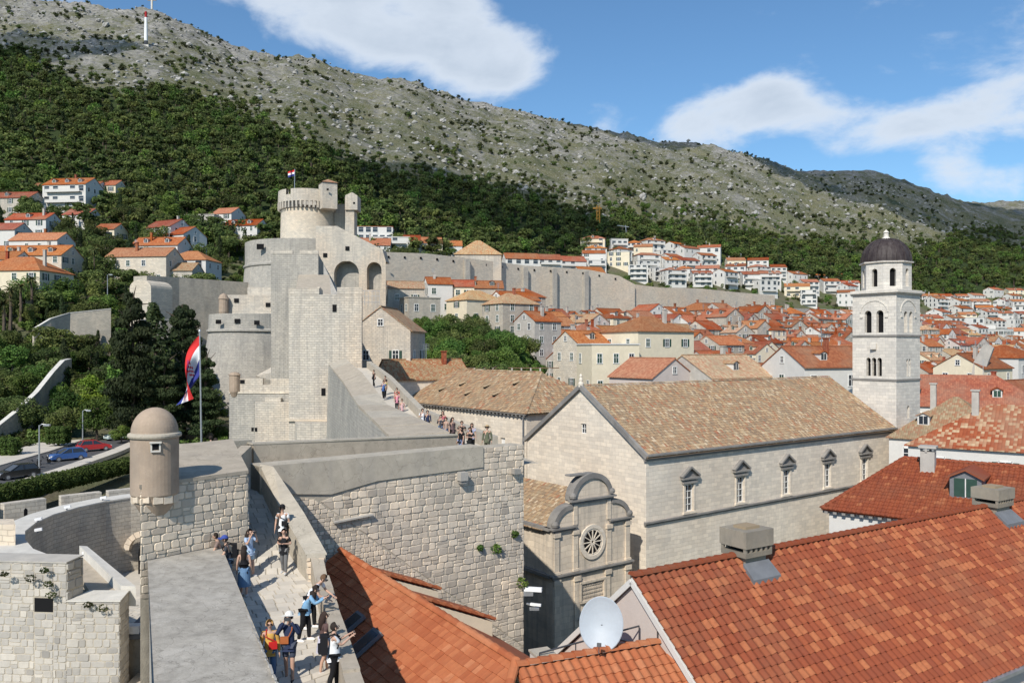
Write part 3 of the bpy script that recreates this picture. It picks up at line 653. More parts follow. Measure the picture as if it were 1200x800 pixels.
for (a, c, z), (a1, c1, z1) in zip(st[:-1], st[1:]):                 # paving stones laid in courses across the walk
    n = max(int((((a + c) / 2) - ((a1 + c1) / 2)).length / .36), 1)
    for i in range(n):
        f0, f1 = i / n, (i + 1) / n; l0, r0, l1, r1 = a.lerp(a1, f0), c.lerp(c1, f0), a.lerp(a1, f1), c.lerp(c1, f1); za, zb = z + (z1 - z) * f0, z + (z1 - z) * f1
        w = (r0 - l0).length; u = -rd.uniform(0, .3)
        while u < w:
            ln = rd.uniform(.3, .62); u0, u1 = max(u + .015, 0) / w, min(u + ln - .015, w) / w; u += ln
            if u1 - u0 < .03: continue
            q = [(l0.lerp(r0, u0), za), (l0.lerp(r0, u1), za), (l1.lerp(r1, u1), zb), (l1.lerp(r1, u0), zb)]; m_ = sum((p for p, _ in q), V(0, 0)) / 4; zm = (za + zb) / 2
            def add(b, q=q, m_=m_, zm=zm, t_=rd.uniform(.3, .85), h=rd.uniform(.02, .045)):
                b.extr([(*(m_ + (p - m_) * .965 + V(0, 0)), zz + h) for p, zz in q], (0, 0, -.08), 0, t_)
            wp = V(m_.x, m_.y, zm); items.append(((F / wp.length) ** 2 * ln * onscreen(wp), add))
place_pieces(items, t, 'paving_stone', 'paving', M['pave'])

# --- broad plastered parapet on the left
t = thing('parapet_wall', 'broad grey plastered parapet sloping along the left edge of the near wall walk', 'parapet', (-8, 22, -7))
b = MB(); zt = lambda p: -6.97 - .35 * min(max((29.15 - p.y) / 10, 0), 1.6)
pl = [A2, B_, C_, D2]
b.extr([(p.x, p.y, zt(p) - .09) for p in pl], (0, 0, -17), 0); b.build('wall_core', M['stone_grey'], t)
b = MB(); ov = [A2 + V(.05, .03), B_ + V(.05, .03), C_ + V(-.05, -.02), D2 + V(-.05, -.02)]
n = 8; rows_ = [[(ov[0].lerp(ov[1], i / n)), (ov[3].lerp(ov[2], i / n))] for i in range(n + 1)]; rd = random.Random(5)
for r0, r1 in zip(rows_, rows_[1:]): b.poly([(*r0[0], zt(r0[0]) + .0), (*r1[0], zt(r1[0])), (*r1[1], zt(r1[1]) + .12), (*r0[1], zt(r0[1]) + .12)])
b.extr([(p.x, p.y, zt(p) - .004 + (.12 if k > 1 else 0)) for k, p in enumerate(ov)], (0, 0, -.14), 0, cap0=False); b.build('coping_slab', M['plaster_slab'], t)
U_ = (B_ - A2); L_ = U_.length
stone_wall(t, (A2.x, A2.y, -7.6), (U_.x, U_.y, 0), (U_.y, -U_.x, 0), [([(0, -1.2), (L_, -.75), (L_, .45), (0, .3)], (.2, .32), (.28, .6))], M['stone_grey'], 31, 40)

# --- squared block with the sentry box on it
t = thing('wall_block', 'pale squared stone block with sloping plaster top beside the domed sentry box', 'wall', (-11, 30, -7))
FL, FR = V(-12.15, 27.0), V(-9.6, 30.0); BKR, BKL = V(-12.2, 36.0), V(-14.5, 33.6)
b = MB(); b.prism([xy(FL), xy(FR), xy(BKR), xy(BKL)], -24, -4.52); b.build('wall_core', M['mortar'], t)
b = MB(); q = [(FL, -4.45), (FR, -4.42), (BKR, -3.95), (BKL, -4.0)]; cen = (FL + FR + BKR + BKL) / 4
b.extr([(*(cen + (p - cen) * 1.015), z) for p, z in q], (0, 0, -.12)); b.build('coping_slab', M['plaster_tan'], t)
U_ = FR - FL; stone_wall(t, (FL.x, FL.y, -7.6), (U_.x, U_.y, 0), (U_.y, -U_.x, 0), [([(0, -.6), (U_.length, -.9), (U_.length, 3.06), (0, 3.06)], (.2, .31), (.22, .48))], M['stone_near'], 32, 300, gap=.007, jit=.022, proud=.03)
U_ = BKR - FR; stone_wall(t, (FR.x, FR.y, -8.6), (U_.x, U_.y, 0), (U_.y, -U_.x, 0), [([(0, 0), (U_.length, 2), (U_.length, 4.0), (0, 4.0)], (.27, .40), (.3, .62))], M['stone_near'], 33, 60, gap=.012, jit=.02)
g = thing('sentry_box', 'round brown plastered sentry box with a dome on the wall corner', 'sentry box', (-12.0, 27.75, -4.9))
b = MB(); c = (-12.0, 27.75, 0); r = .76
b.lathe([(.42, -5.55), (.62, -5.2), (.7, -4.95), (r, -4.85), (r, -2.95)], c, 40); b.build('drum', M['sentry'], g, smooth=True)
b = MB(); b.lathe([(r + .003, -2.98), (r + .07, -2.96), (r + .09, -2.9), (r + .07, -2.84), (r - .03, -2.8)], c, 40); b.build('ring_moulding', M['plaster_cap'], g, smooth=True)
b = MB(); b.lathe([(math.cos(a) * (r - .015), -2.82 + math.sin(a) * .84) for a in [k * math.pi / 2 / 12 for k in range(13)]], c, 40); b.build('dome', M['sentry'], g, smooth=True)
b = MB(); a = math.atan2(-27.75, 12.0) + .03; dv = V(math.cos(a), math.sin(a)); pv = V(-dv.y, dv.x); o_ = V(-12, 27.75) + dv * (r - .05)
for s_ in (-1, 1): b.bar((*(o_ + pv * .13 * s_), -3.22), (*(o_ + pv * .13 * s_ + dv * .09), -3.22), .05, .24, 0)
b.bar((*o_, -3.08), (*(o_ + dv * .16), -3.08), .36, .05, 0); b.bar((*o_, -3.37), (*(o_ + dv * .12), -3.37), .3, .05, 0); b.bar((*(o_ + dv * -.03), -3.22), (*(o_ + dv * .058), -3.22), .22, .2, 1)
b.build('loophole', [M['white_stone'], M['dark']], g)
b = MB(); rd = random.Random(8)
for k in range(12): b.box((-12 + math.cos(k * .524) * .56, 27.75 + math.sin(k * .524) * .56, -5.0 + rd.uniform(-.05, .05)), (.34, .3, rd.uniform(.16, .26)), k * .524 + rd.uniform(-.2, .2), 0, .5 + .3 * rd.random())
b.build('corbel_course', M['stone_near'], g)

# --- right hand parapet of the walk: tall plastered part, then the low tan one
t = thing('walk_parapet', 'pale plastered parapet descending along the right side of the near wall walk', 'parapet', (-8.5, 32, -6))
b = MB(); pin = [V(-7.2, 29.0), V(-8.7, 31.5), V(-10.75, 35.3)]; pout = [V(-6.55, 29.0), V(-8.0, 31.6), V(-10.05, 34.6)]; tp = [-7.25, -6.35, -5.0]
for i in range(2):
    b.extr([(*pin[i], tp[i]), (*pin[i + 1], tp[i + 1]), (*pout[i + 1], tp[i + 1]), (*pout[i], tp[i])], (0, 0, -3.2))
    b.extr([(*pin[i], tp[i] - 3.2), (*pin[i + 1], tp[i + 1] - 3.2), (*pout[i + 1], tp[i + 1] - 3.2), (*pout[i], tp[i] - 3.2)], (0, 0, -14), 1)
b.build('parapet_body', [M['plaster_cap'], M['rubble']], t)
b = MB()
for i in range(2): b.extr([(*(pin[i] + V(-.05, 0)), tp[i] + .06), (*(pin[i + 1] + V(-.05, 0)), tp[i + 1] + .06), (*(pout[i + 1] + V(.05, 0)), tp[i + 1] + .06), (*(pout[i] + V(.05, 0)), tp[i] + .06)], (0, 0, -.057))
b.build('coping', M['plaster_cap'], t)
stone_wall(t, (-7.2, 28.985, -8.55), (1, 0, 0), (0, -1, 0), [([(0, 0), (.66, 0), (.66, 1.2), (0, 1.2)], (.16, .28), (.2, .4))], M['stone_near'], 34, 30)
t = thing('low_parapet', 'low tan plastered parapet stepping down beside the orange roof, visitors leaning on it', 'parapet', (-5, 26, -8))
lp = [V(-7.05, 28.95), V(-6.5, 27.4), V(-6.05, 26.0), V(-5.55, 24.4), V(-4.95, 22.6), V(-4.1, 20.0), V(-2.0, 13.5)]; lz = [-7.45, -7.55, -7.62, -7.7, -7.75, -7.85, -8.0]
b = MB()
for i in range(len(lp) - 1):
    o_ = off2(lp[i], lp[i + 1], .42); z = lz[i]; zz = z if i else z + .12
    b.extr([(*lp[i], zz), (*lp[i + 1], zz - (.03 if i else .5)), (*(lp[i + 1] + o_), zz - (.03 if i else .5)), (*(lp[i] + o_), zz)], (0, 0, -1.4))
    b.extr([(*lp[i], zz - 1.41), (*lp[i + 1], zz - 1.41), (*(lp[i + 1] + o_), zz - 1.41), (*(lp[i] + o_), zz - 1.41)], (0, 0, -15), 1)
b.build('parapet_body', [M['plaster_tan'], M['rubble']], t)

# --- tall rubble wall across the middle
t = thing('town_wall', 'tall rubble town wall with plastered parapet rising behind the orange roof', 'wall', (-5, 39, -10))
E0, E1 = V(-10.7, 35.0), V(.6, 43.2); U_ = E1 - E0; L_ = U_.length; u_ = U_.normalized(); n_ = V(u_.y, -u_.x)
b = MB(); bk = -n_ * 1.1; b.prism([xy(E0), xy(E1), xy(E1 + bk), xy(E0 + bk)], -28, -5.04); b.prism([xy(E0 + bk), xy(E1 + bk), xy(V(.2, 47.5)), xy(V(-12.4, 40.5))], -28, -6.2); b.build('wall_core', M['mortar'], t)
b = MB(); o1 = n_ * .09; e2 = E0 + u_ * (L_ * .815)
b.extr([(*(E0 + o1), -6.15), (*(E0 + o1 + u_ * 3.2), -6.5), (*(E0 + o1 + u_ * 5.5), -6.12), (*(e2 + o1), -5.98), (*(e2 + o1), -4.93), (*(E0 + o1), -5.0)], (-n_.x * 1.25, -n_.y * 1.25, 0)); b.build('plaster_parapet', M['plaster_cap'], t)
seam = lambda u: -6.3 - (u - 2.0) * .78
stone_wall(t, (E0.x, E0.y, 0), (u_.x, u_.y, 0), (n_.x, n_.y, 0), [
    ([(0, -17.5), (L_, -17.5), (L_, seam(L_)), (2.4, -6.62), (0, -6.3)], (.17, .25), (.18, .38)),
    ([(2.7, -6.78), (L_, seam(L_) + .05), (L_, -5.04), (L_ * .815 + .04, -5.04), (L_ * .815 + .04, -6.02), (5.5, -6.18)], (.26, .38), (.3, .62))], M['stone_near'], 35, 300, gap=.009, proud=.035)
b = MB()   # sloping coping remnant, projecting ledge and drain stone
for k in range(0):
    u = 3.2 + k * .58; z = seam(u) + .02 + (k % 3) * .03
    if u > L_ - .4: break
    p, q = E0 + u_ * u + n_ * .06, E0 + u_ * (u + .54) + n_ * .06; b.bar((*p, z), (*q, seam(u + .54) + .02), .11, .12, 0, .55)
p, q = E0 + u_ * 3.3 + n_ * .12, E0 + u_ * 5.2 + n_ * .12; b.bar((*p, -7.75), (*q, -7.62), .26, .07, 0, .6)
p = E0 + u_ * (L_ * .72) + n_ * .2; b.box((p.x, p.y, -6.3), (.42, .42, .42), .6, 0, .55); b.box((p.x, p.y, -6.58), (.3, .3, .16), .6, 0, .1)
p = E0 + u_ * (L_ * .955) + n_ * .18; b.box((p.x, p.y, -6.35), (.4, .35, .25), .6, 0, .1)
b.build('ledge_stones', M['stone_grey'], t)
for (u, z, w) in ((L_ * .87, -10.2, .5), (L_ * .8, -10.0, .3), (L_ * .955, -9.6, .35), (L_ * .985, -12.2, .6)):      # weeds in the joints
    p = E0 + u_ * u + n_ * .1; rs = np.random.default_rng(int(u * 10)); m_ = leaf_cloud('weed', [((0, 0, 0), (w * .6, .18, w * .5), 90)], .09, M['leaf_broad'], rs)
    o = bpy.data.objects.new('weed', m_); COL.objects.link(o); setp(o, t); o.location = V(p.x, p.y, z) - org(t)
for k, (px, py) in enumerate(((627, 690), (634, 708))):      # white cameras or floodlights on the wall edge
    p = P(px, py, 43.0); c_ = thing('wall_floodlight' if k == 0 else 'security_camera', ('large white floodlight on a bracket at the corner of the rubble wall', 'small white security camera below the floodlight on the wall corner')[k], ('floodlight', 'camera')[k], p)
    b = MB(); b.bar(p + V(-.55, .1, .0), p + V(.35 - k * .35, -.1, .0), .22 - k * .1, .2 - k * .08); b.build('housing', M['white'], c_)
    b = MB(); b.bar(p + V(-.75, .25, -.02), p + V(-.3, .1, -.1), .08); b.box(tuple(p + V(-.35, 0, -.22)), (.5, .2, .22 - k * .1)); b.build('bracket', M['metal'], c_)

# --- second plastered parapet behind, and the ramped slab climbing to the big tower
t = thing('rear_parapet', 'long plain plastered parapet crossing behind the rubble wall', 'parapet', (-8, 43, -5))
b = MB(); strip_wall(b, [(-12.5, 40.0), (-3.1, 47.5)], -7.5, [-4.63, -4.98], .6); b.build('parapet_body', M['plaster_tan'], t)
b = MB(); strip_wall(b, [(-12.54, 39.95), (-3.06, 47.45)], [-4.67, -5.02], [-4.6, -4.95], .7); b.build('coping', M['plaster_cap'], t)
t = thing('side_parapet', 'short plastered parapet closing the walk beside the sentry block', 'parapet', (-13, 38, -5))
b = MB(); strip_wall(b, [(-12.25, 36.2), (-12.6, 40.0)], -7.5, [-5.05, -4.7], .5); b.build('parapet_body', M['plaster_tan'], t)
b = MB(); strip_wall(b, [(-14.3, 34.0), (-15.9, 37.6), (-13.2, 41)], -16, [-4.6, -4.4, -4.5], .5, side=-1); b.build('parapet_return', M['plaster_cap'], t)
t = thing('green_terrace', 'small patch of grass behind the sentry block', 'lawn', (-14, 38, -6)); b = MB(); b.prism([(-15.2, 34.2), (-12.6, 36.6), (-13.1, 40.6), (-16.6, 37.6)], -16, -6.0, 0, .5, 1); b.build('turf', [M['leaf_broad'], M['rubble']], t)

t = thing('rampart', 'long ramped rampart slab climbing from the crossing to the tall tower', 'wall', (-14, 75, -6))
LS = [P(385, 426, 100), P(402, 447, 85), P(420, 475, 68), P(457, 511, 50)]; RS = [P(405, 420, 100), P(425, 437, 86), P(455, 475, 68), P(527, 506, 50)]
rd = random.Random(4)
for i in range(3):
    n = 3 if i < 2 else 4
    for k in range(n):
        f0, f1 = k / n, (k + 1) / n - .004; b = MB(); q = [LS[i].lerp(LS[i + 1], f0), LS[i].lerp(LS[i + 1], f1), RS[i].lerp(RS[i + 1], f1), RS[i].lerp(RS[i + 1], f0)]
        dz = V(0, 0, rd.uniform(-.02, .05)); b.extr([p + dz for p in q], (0, 0, -.25), 0); b.build('coping_slab', M['plaster_tan'] if (i + k) % 3 else M['plaster_cap'], t)
b = MB()
for i in range(3):
    a, c, d, e = [p - V(0, 0, .2) for p in (LS[i], LS[i + 1], RS[i + 1], RS[i])]
    dn = lambda p, z: V(p.x - .6, p.y - .3, z)
    b.poly([a, c, dn(c, -26), dn(a, -26)]); b.poly([a, c, d, e]); b.poly([e, d, V(d.x, d.y, -26), V(e.x, e.y, -26)])
b.poly([LS[3] - V(0, 0, .2), RS[3] - V(0, 0, .2), V(RS[3].x, RS[3].y, -26), V(LS[3].x - .6, LS[3].y - .3, -26)])
b.build('wall_core', M['fort_grey'], t)
b = MB()
for i in range(3):
    w = V(2.4, .9, 0); a, c = RS[i], RS[i + 1]; b.extr([a - V(0, 0, 1.15), c - V(0, 0, 1.15), c + w - V(0, 0, 1.15), a + w - V(0, 0, 1.15)], (0, 0, -20))
b.build('walk_bed', M['pave'], t)
b = MB()
for i in range(3):
    w = V(2.4, .9, 0); w2 = V(2.9, 1.1, 0); a, c = RS[i], RS[i + 1]; b.extr([a + w - V(0, 0, .35), c + w - V(0, 0, .35), c + w2 - V(0, 0, .35), a + w2 - V(0, 0, .35)], (0, 0, -22))
b.build('inner_parapet', M['plaster_cap'], t)

# ================================================================== lower left: bastion, barbican, outer battlement
t = thing('bastion', 'grey weathered bastion at the lower left with an open gun notch', 'bastion', (-20, 37, -15))
f0, f1 = V(X(-60, 36.5), 36.5), V(X(78, 36), 36.0); f2 = V(X(140, 36), 36.0)
b = MB()
b.prism([xy(f0), xy(f1), xy(f1 + V(.2, 1.0)), xy(f0 + V(0, 1.0))], -30, -9.36); b.prism([xy(f0 + V(0, 1.01)), xy(f1 + V(.2, 1.01)), xy(f1 + V(-2.9, 5.5)), xy(f0 + V(0, 5.5))], -30, -11.3)               # high part with the rounded merlon
b.prism([(f1.x + .004, f1.y + .004), xy(f2), xy(f2 + V(-.2, 1.3)), xy(f1 + V(.35, 1.3))], -30, -11.03)
b.prism([xy(f1 + V(.36, 1.31)), xy(f2 + V(-.2, 1.31)), (X(99, 44), 44), (X(80, 44), 44)], -30, -11.6)
b.prism([xy(f2 + V(.004, .05)), xy(f2 + V(1.1, .4)), xy(f2 + V(.7, 2)), xy(f2 + V(-.1, 2))], -30, -14.9)
b.build('wall_core', M['mortar'], t)
b = MB(); a, c = f1 + V(.38, 1.4), f2 + V(-.25, 1.4); b.extr([(*a, -11.15), (*c, -11.15), (X(97, 44), 43.9, -10.95), (X(81, 44), 43.9, -10.95)], (0, 0, -.3)); b.build('gun_platform', M['plaster_tan'], t)
b = MB(); b.extr([(f2.x - .55, f2.y + 1.3, -10.7), (f2.x + .1, f2.y + 1.35, -10.75), (X(101, 44), 44.1, -10.55), (X(93, 44), 44.0, -10.5)], (0, 0, -.9)); b.extr([(f1.x + .01, f1.y - .05, -10.97), (f2.x + .06, f2.y - .05, -10.97), (f2.x - .16, f2.y + 1.28, -10.9), (f1.x + .36, f1.y + 1.28, -10.9)], (0, 0, -.055)); b.build('coping', M['white_stone'], t)
b = MB(); n = 8
for i in range(n):
    a0, a1 = math.pi / 2 * i / n, math.pi / 2 * (i + 1) / n
    pr = [(f1.x - .55 + .5 * math.cos(q), -9.62 + .5 * math.sin(q)) for q in (a0, a1)]
L0 = f1 - f0; u0 = L0.normalized()
b.extr([(*(f0 + V(0, -.05)), -9.3), (*(f1 + V(.02, -.05)), -9.3), (*(f1 + V(.2, 1.05)), -9.24), (*(f0 + V(0, 1.05)), -9.24)], (0, 0, -.06)); b.build('merlon_top', M['stone_grey'], t)
stone_wall(t, (f0.x, f0.y, 0), (u0.x, u0.y, 0), (u0.y, -u0.x, 0), [
    ([(0, -15.6), (L0.length - 1.5, -15.6), (L0.length - 1.5, -9.38), (0, -9.38)], (.25, .37), (.28, .62)),
    ([(L0.length - .6, -15.6), (L0.length, -15.6), (L0.length, -9.38), (L0.length - .6, -9.38)], (.25, .37), (.28, .5)),
    ([(L0.length - 1.48, -15.6), (L0.length - .62, -15.6), (L0.length - .62, -11.55), (L0.length - 1.48, -11.55)], (.25, .37), (.28, .62)),
    ([(L0.length - 1.48, -10.85), (L0.length - .62, -10.85), (L0.length - .62, -9.38), (L0.length - 1.48, -9.38)], (.25, .37), (.28, .62))], M['stone_grey'], 41, 220, gap=.007, jit=.02, proud=.025)
b = MB(); w0 = f0 + u0 * (L0.length - 1.48); w1 = f0 + u0 * (L0.length - .62); b.extr([(w0.x, w0.y - .01, -11.5), (w1.x, w1.y - .01, -11.5), (w1.x, w1.y - .01, -10.9), (w0.x, w0.y - .01, -10.9)], (0, .02, 0)); b.build('loophole', M['dark'], t)
L1 = (f2 - f1); u1 = L1.normalized()
stone_wall(t, (f1.x, f1.y, 0), (u1.x, u1.y, 0), (u1.y, -u1.x, 0), [([(0, -15.6), (L1.length, -15.6), (L1.length, -11.03), (0, -11.03)], (.25, .37), (.28, .62))], M['stone_grey'], 42, 140, gap=.007, jit=.02, proud=.025)
stone_wall(t, (f2.x, f2.y, 0), (-.2, 1.3, 0), (1.3, .2, 0), [([(0, -15.6), (1.3, -15.6), (1.3, -11.05), (0, -11.05)], (.25, .37), (.28, .62))], M['stone_grey'], 45, 40, gap=.007, proud=.025)
w2 = f2 + V(.004, .05); stone_wall(t, (w2.x, w2.y, 0), (1.1, .35, 0), (.35, -1.1, 0), [([(0, -16), (1.15, -16), (1.15, -14.9), (0, -14.9)], (.36, .5), (.4, .6))], M['stone_grey'], 43, 20)
e_ = V(.2, 1.0); stone_wall(t, (f1.x, f1.y, 0), (e_.x, e_.y, 0), (e_.y, -e_.x, 0), [([(0, -11.0), (1.0, -11.0), (1.0, -9.38), (0, -9.38)], (.36, .5), (.4, .8))], M['stone_grey'], 44, 40)
for (px, py, w) in ((5, 672, .35), (35, 677, .45), (52, 668, .35), (56, 684, .4), (60, 697, .45), (120, 712, .5), (103, 708, .35)):
    p = P(px, py, 35.75); rs = np.random.default_rng(px); m_ = leaf_cloud('weed', [((0, 0, 0), (w * .6, .1, w * .35), 60)], .06, M['leaf_scrub'], rs); o = bpy.data.objects.new('weed', m_); COL.objects.link(o); setp(o, t); o.location = p - org(t)

t = thing('barbican', 'semicircular stone barbican wall with a white coping around a sunken court', 'wall', (-28, 53, -14))
ring = [(-24.0, 43.4), (-26.2, 45.2), (-28.0, 47.4), (-29.3, 49.6), (-30.1, 52.2), (-30.35, 54.6), (-30.0, 57.2), (-29.2, 59.4), (-28.1, 60.9), (-26.4, 62.2), (-23, 63.5), (-19, 64.2)]
b = MB(); L = strip_wall(b, ring, -20, [-11.06] * len(ring), 1.5, side=1); b.build('curved_wall', M['rubble'], t)
b = MB(); strip_wall(b, [(x + .06 * (1 if x < -27 else 0), y) for x, y in ring], -11.05, [-10.95] * len(ring), 1.6, side=1); b.build('coping', M['white_stone'], t)
for (px, py, Y) in ((174, 640, 60.2), (118, 650, 60.4)):     # arched recesses
    b = MB(); x0 = X(px, Y); pts = [(x0 - .75, Y, -16.9), (x0 + .75, Y, -16.9)] + [(x0 + .75 * math.cos(a), Y, -14.9 + .75 * math.sin(a)) for a in [math.pi * k / 8 for k in range(9)]]
    b.extr(pts, (0, 1.2, 0)); b.build('doorway', M['dark'], t)
b = MB(); x0, Y = X(163, 60.1), 60.1
for k in range(9):
    a0, a1 = math.pi * k / 9, math.pi * (k + 1) / 9; b.extr([(x0 + .25 + r * math.cos(a), Y, -14.7 + r * math.sin(a)) for r, a in ((1.0, a0), (1.0, a1 - .03), (1.4, a1 - .03), (1.4, a0))], (0, .5, 0), 0, .6)
b.build('arch_stones', M['stone_near'], t)
for (px, py, Y) in ((120, 586, 59.5), (78, 600, 56), (44, 621, 52), (44, 637, 49), (100, 650, 43.5)):
    p = V(X(px, Y), Y, -10.9); c_ = thing('court_floodlight', {120: 'white floodlight on the barbican coping near the far curve', 78: 'white floodlight on the barbican coping over the outer bend', 44: 'white floodlight on the barbican coping at the leftmost bend', 100: 'white floodlight tube at the near end of the barbican coping'}[px] if not (px == 44 and Y == 49) else 'white floodlight on the barbican coping just above the bastion', 'floodlight', p, 'floodlights on the barbican coping')
    b = MB(); b.bar(p + V(-.05, -.2, .16), p + V(.33, -.1, .22), .18, .15); b.build('housing', M['white'], c_); b = MB(); b.bar(p, p + V(.1, -.1, .15), .08); b.build('bracket', M['metal'], c_)
b = MB(); b.poly([(-31, 30, -16.6), (-9, 30, -16.6), (-13, 66, -16.4), (-31, 66, -16.4)]); b.build('court_floor', M['pave'], kind='structure')['label'] = 'sunlit stone floor of the sunken court'
t = thing('court_paving', 'irregular pale paving stones on the floor of the sunken court', 'paving', (-24, 52, -16.5)); rd = random.Random(6); items = []
for i in range(22):
    for j in range(26):
        x, y = -29 + i * .62 + rd.uniform(-.1, .1), 44 + j * .66 + rd.uniform(-.1, .1)
        pts = [(x + math.cos(a) * rd.uniform(.22, .34), y + math.sin(a) * rd.uniform(.22, .36), -16.46) for a in [k * 1.0472 + .3 for k in range(6)]]
        def add(b, pts=pts, t_=rd.uniform(.3, .9)): b.extr(pts, (0, 0, -.08), 0, t_)
        items.append((onscreen(V(x, y, -16)) * (F / y) ** 2 * (1 if -25.5 < x < -18 else .1), add))
place_pieces(items, t, 'paving_stone', 'paving', M['pave'], 140)
t = thing('outer_battlement', 'outer crenellated stone wall with arrow slits curving in front of the hedge', 'wall', (-36, 62, -13))
def merlons(path, z0, ztop, zm, mw, gw, th, parent, mat, slit=True):
    b = MB(); strip_wall(b, path, z0, [ztop] * len(path), th); b.build('wall_core', mat, parent)
    segs = [(Vector(path[i]), Vector(path[i + 1])) for i in range(len(path) - 1)]; d = .0
    for a, c in segs:
        l = (c - a).length; u = (c - a).normalized(); n = V(-u.y, u.x); s_ = 0.1
        while s_ + mw < l + .3:
            p, q = a + u * s_, a + u * min(s_ + mw, l - .02); b = MB(); b.prism([xy(p), xy(q), xy(q + n * th), xy(p + n * th)], ztop + .003, zm); m_ = (p + q) / 2
            mo = b.build('merlon', mat, parent)
            if slit: b = MB(); b.extr([(*(m_ - u * .12 - n * .004), ztop + .0), (*(m_ + u * .12 - n * .004), ztop), (*(m_ + u * .12 - n * .004), ztop + .55), (*(m_ - n * .004), ztop + .68), (*(m_ - u * .12 - n * .004), ztop + .55)], (n.x * .02, n.y * .02, 0)); b.build('arrow_slit', M['dark'], mo)
            s_ += mw + gw
obp = [(X(-60, 55), 55), (X(70, 60.5), 60.5), (X(215, 66.5), 66.5)]
merlons(obp, -22, -12.0, -10.85, 2.75, .5, .7, t, M['fort'])
t = thing('low_screen_wall', 'low pale stone wall stub at the left edge behind the bastion', 'wall', (-30, 46, -12)); b = MB(); b.prism([(X(-60, 46), 46), (X(18, 46), 46), (X(16, 47.5), 47.5), (X(-60, 47.5), 47.5)], -20, -9.8); b.build('wall_core', M['fort_pale'], t)
t = thing('dark_gate_roof', 'dark lead-roofed stair hood between bastion and parapet', 'canopy', (-18, 41, -13)); b = MB(); b.extr([(-17.95, 38, -13.2), (-15.3, 38.4, -13.2), (-15.3, 41, -13.0), (-18.2, 41, -13.0)], (0, 0, -.2)); b.build('hood', M['lead'], t)
b = MB()
for k in range(2): b.box((-17.6 + 1.9 * k, 38.3, -12.98), (.75, .5, .35), .1)
b.build('lamp_housing', M['white'], t); b = MB(); b.prism([(-17.9, 38.3), (-15.5, 38.6), (-15.5, 40.9), (-18.1, 40.9)], -24, -13.41); b.build('stair_wall', M['plaster_tan'], t)
# ================================================================== tools: tiled roofs, walls with openings, windows
def inpoly(p, x, y):
    c = False
    for i in range(len(p)):
        (x0, y0), (x1, y1) = p[i - 1], p[i]
        if (y0 > y) != (y1 > y) and x < (x1 - x0) * (y - y0) / (y1 - y0) + x0: c = not c
    return c
BARREL = [(0, 0), (.12, .34), (.33, .5), (.67, .5), (.88, .34), (1, 0)]
ROMAN = [(0, .10), (.14, .0), (.30, .02), (.40, .2), (.52, .42), (.66, .5), (.80, .44), (.92, .26), (1.0, .10)]
FLATT = [(0, .10), (.10, .16), (.2, .06), (.8, .04), (1, .08)]
def tile_field(parent, O, U, S, poly, tw, tl, prof, hgt, mat, weights, limit=300, seed=1, lift=.045, name='roof_tile', stuff='roof_tiling', jit=.01):
    """roof of separate tiles: O eave corner, U along the eave, S up the slope, poly in (u, v) metres"""
    rd = random.Random(seed); U, S = Vector(U).normalized(), Vector(S).normalized(); N = U.cross(S).normalized()
    if N.z < 0: N = -N
    O = Vector(O); n = len(prof); pv = []
    for (y, l) in ((-.02, lift), (tl * 1.1, .004)):
        pv += [(x * tw, y, h * hgt + l) for x, h in prof]
    pv += [(0, -.02, -.005), (tw, -.02, -.005)]
    pf = [(i, i + 1, n + i + 1, n + i) for i in range(n - 1)] + [tuple(range(n - 1, -1, -1)) + (2 * n, 2 * n + 1)]
    cells = []; us = [p[0] for p in poly]; vs = [p[1] for p in poly]; r = 0; v = min(vs); nc_ = len(weights)
    while v < max(vs) - .02:
        u = min(us)
        while u < max(us):
            if inpoly(poly, u + tw / 2, v + tl / 2):
                wp = O + U * (u + tw / 2) + S * (v + tl / 2); c = rd.choices(range(nc_), weights)[0]
                if nc_ == 8:
                    q_ = mnoise.noise(Vector((u / 2.6, v / 5.0, seed)))
                    if q_ > .25 and rd.random() < .32: c = rd.choice((3, 5, 1))
                    elif q_ < -.3 and rd.random() < .4: c = rd.choice((4, 1))
                cells.append(((F / wp.length) ** 2 * onscreen(wp), u + rd.uniform(-jit, jit), v + rd.uniform(-jit, jit) * 1.5, c, rd.uniform(-.012, .012)))
            u += tw
        v += tl; r += 1
    cells.sort(key=lambda q: -q[0]); off = org(parent); meshes = {}
    Mx = Matrix((U, S, N)).transposed().to_4x4()
    for (_, u, v, c, k) in cells[:limit]:
        if c not in meshes:
            b = MB(); b.v = list(pv); b.f = list(pf); b.m = [0] * len(pf); b.t = [(c + .5) / nc_] * len(pf); meshes[c] = b.mesh(name, mat)
        o = bpy.data.objects.new(name, meshes[c]); COL.objects.link(o); setp(o, parent)
        mw = Mx.copy(); mw.translation = O + U * u + S * v - off; o.matrix_basis = mw
    rest = cells[limit:]
    if rest:
        A = np.array(pv); k = len(rest); uv_ = np.array([[q[1], q[2]] for q in rest]); tt = np.array([(q[3] + .5) / nc_ for q in rest]); rz = np.array([q[4] for q in rest])
        pu = A[None, :, 0] + uv_[:, 0:1] + rz[:, None] * A[None, :, 1]; pvv = A[None, :, 1] + uv_[:, 1:2]; pn = np.repeat(A[None, :, 2], k, 0)
        w = np.array(O - off) + pu[..., None] * np.array(U) + pvv[..., None] * np.array(S) + pn[..., None] * np.array(N)
        m_ = len(pv); faces = []
        for i in range(k):
            o_ = i * m_; faces += [tuple(q + o_ for q in f) for f in pf]
        b = MB(); b.v = w.reshape(-1, 3).tolist(); b.f = faces; b.m = [0] * len(faces); b.t = np.repeat(tt, len(pf)).tolist()
        me = b.mesh(stuff, mat); o = bpy.data.objects.new(stuff, me); COL.objects.link(o); setp(o, parent); o['kind'] = 'stuff'
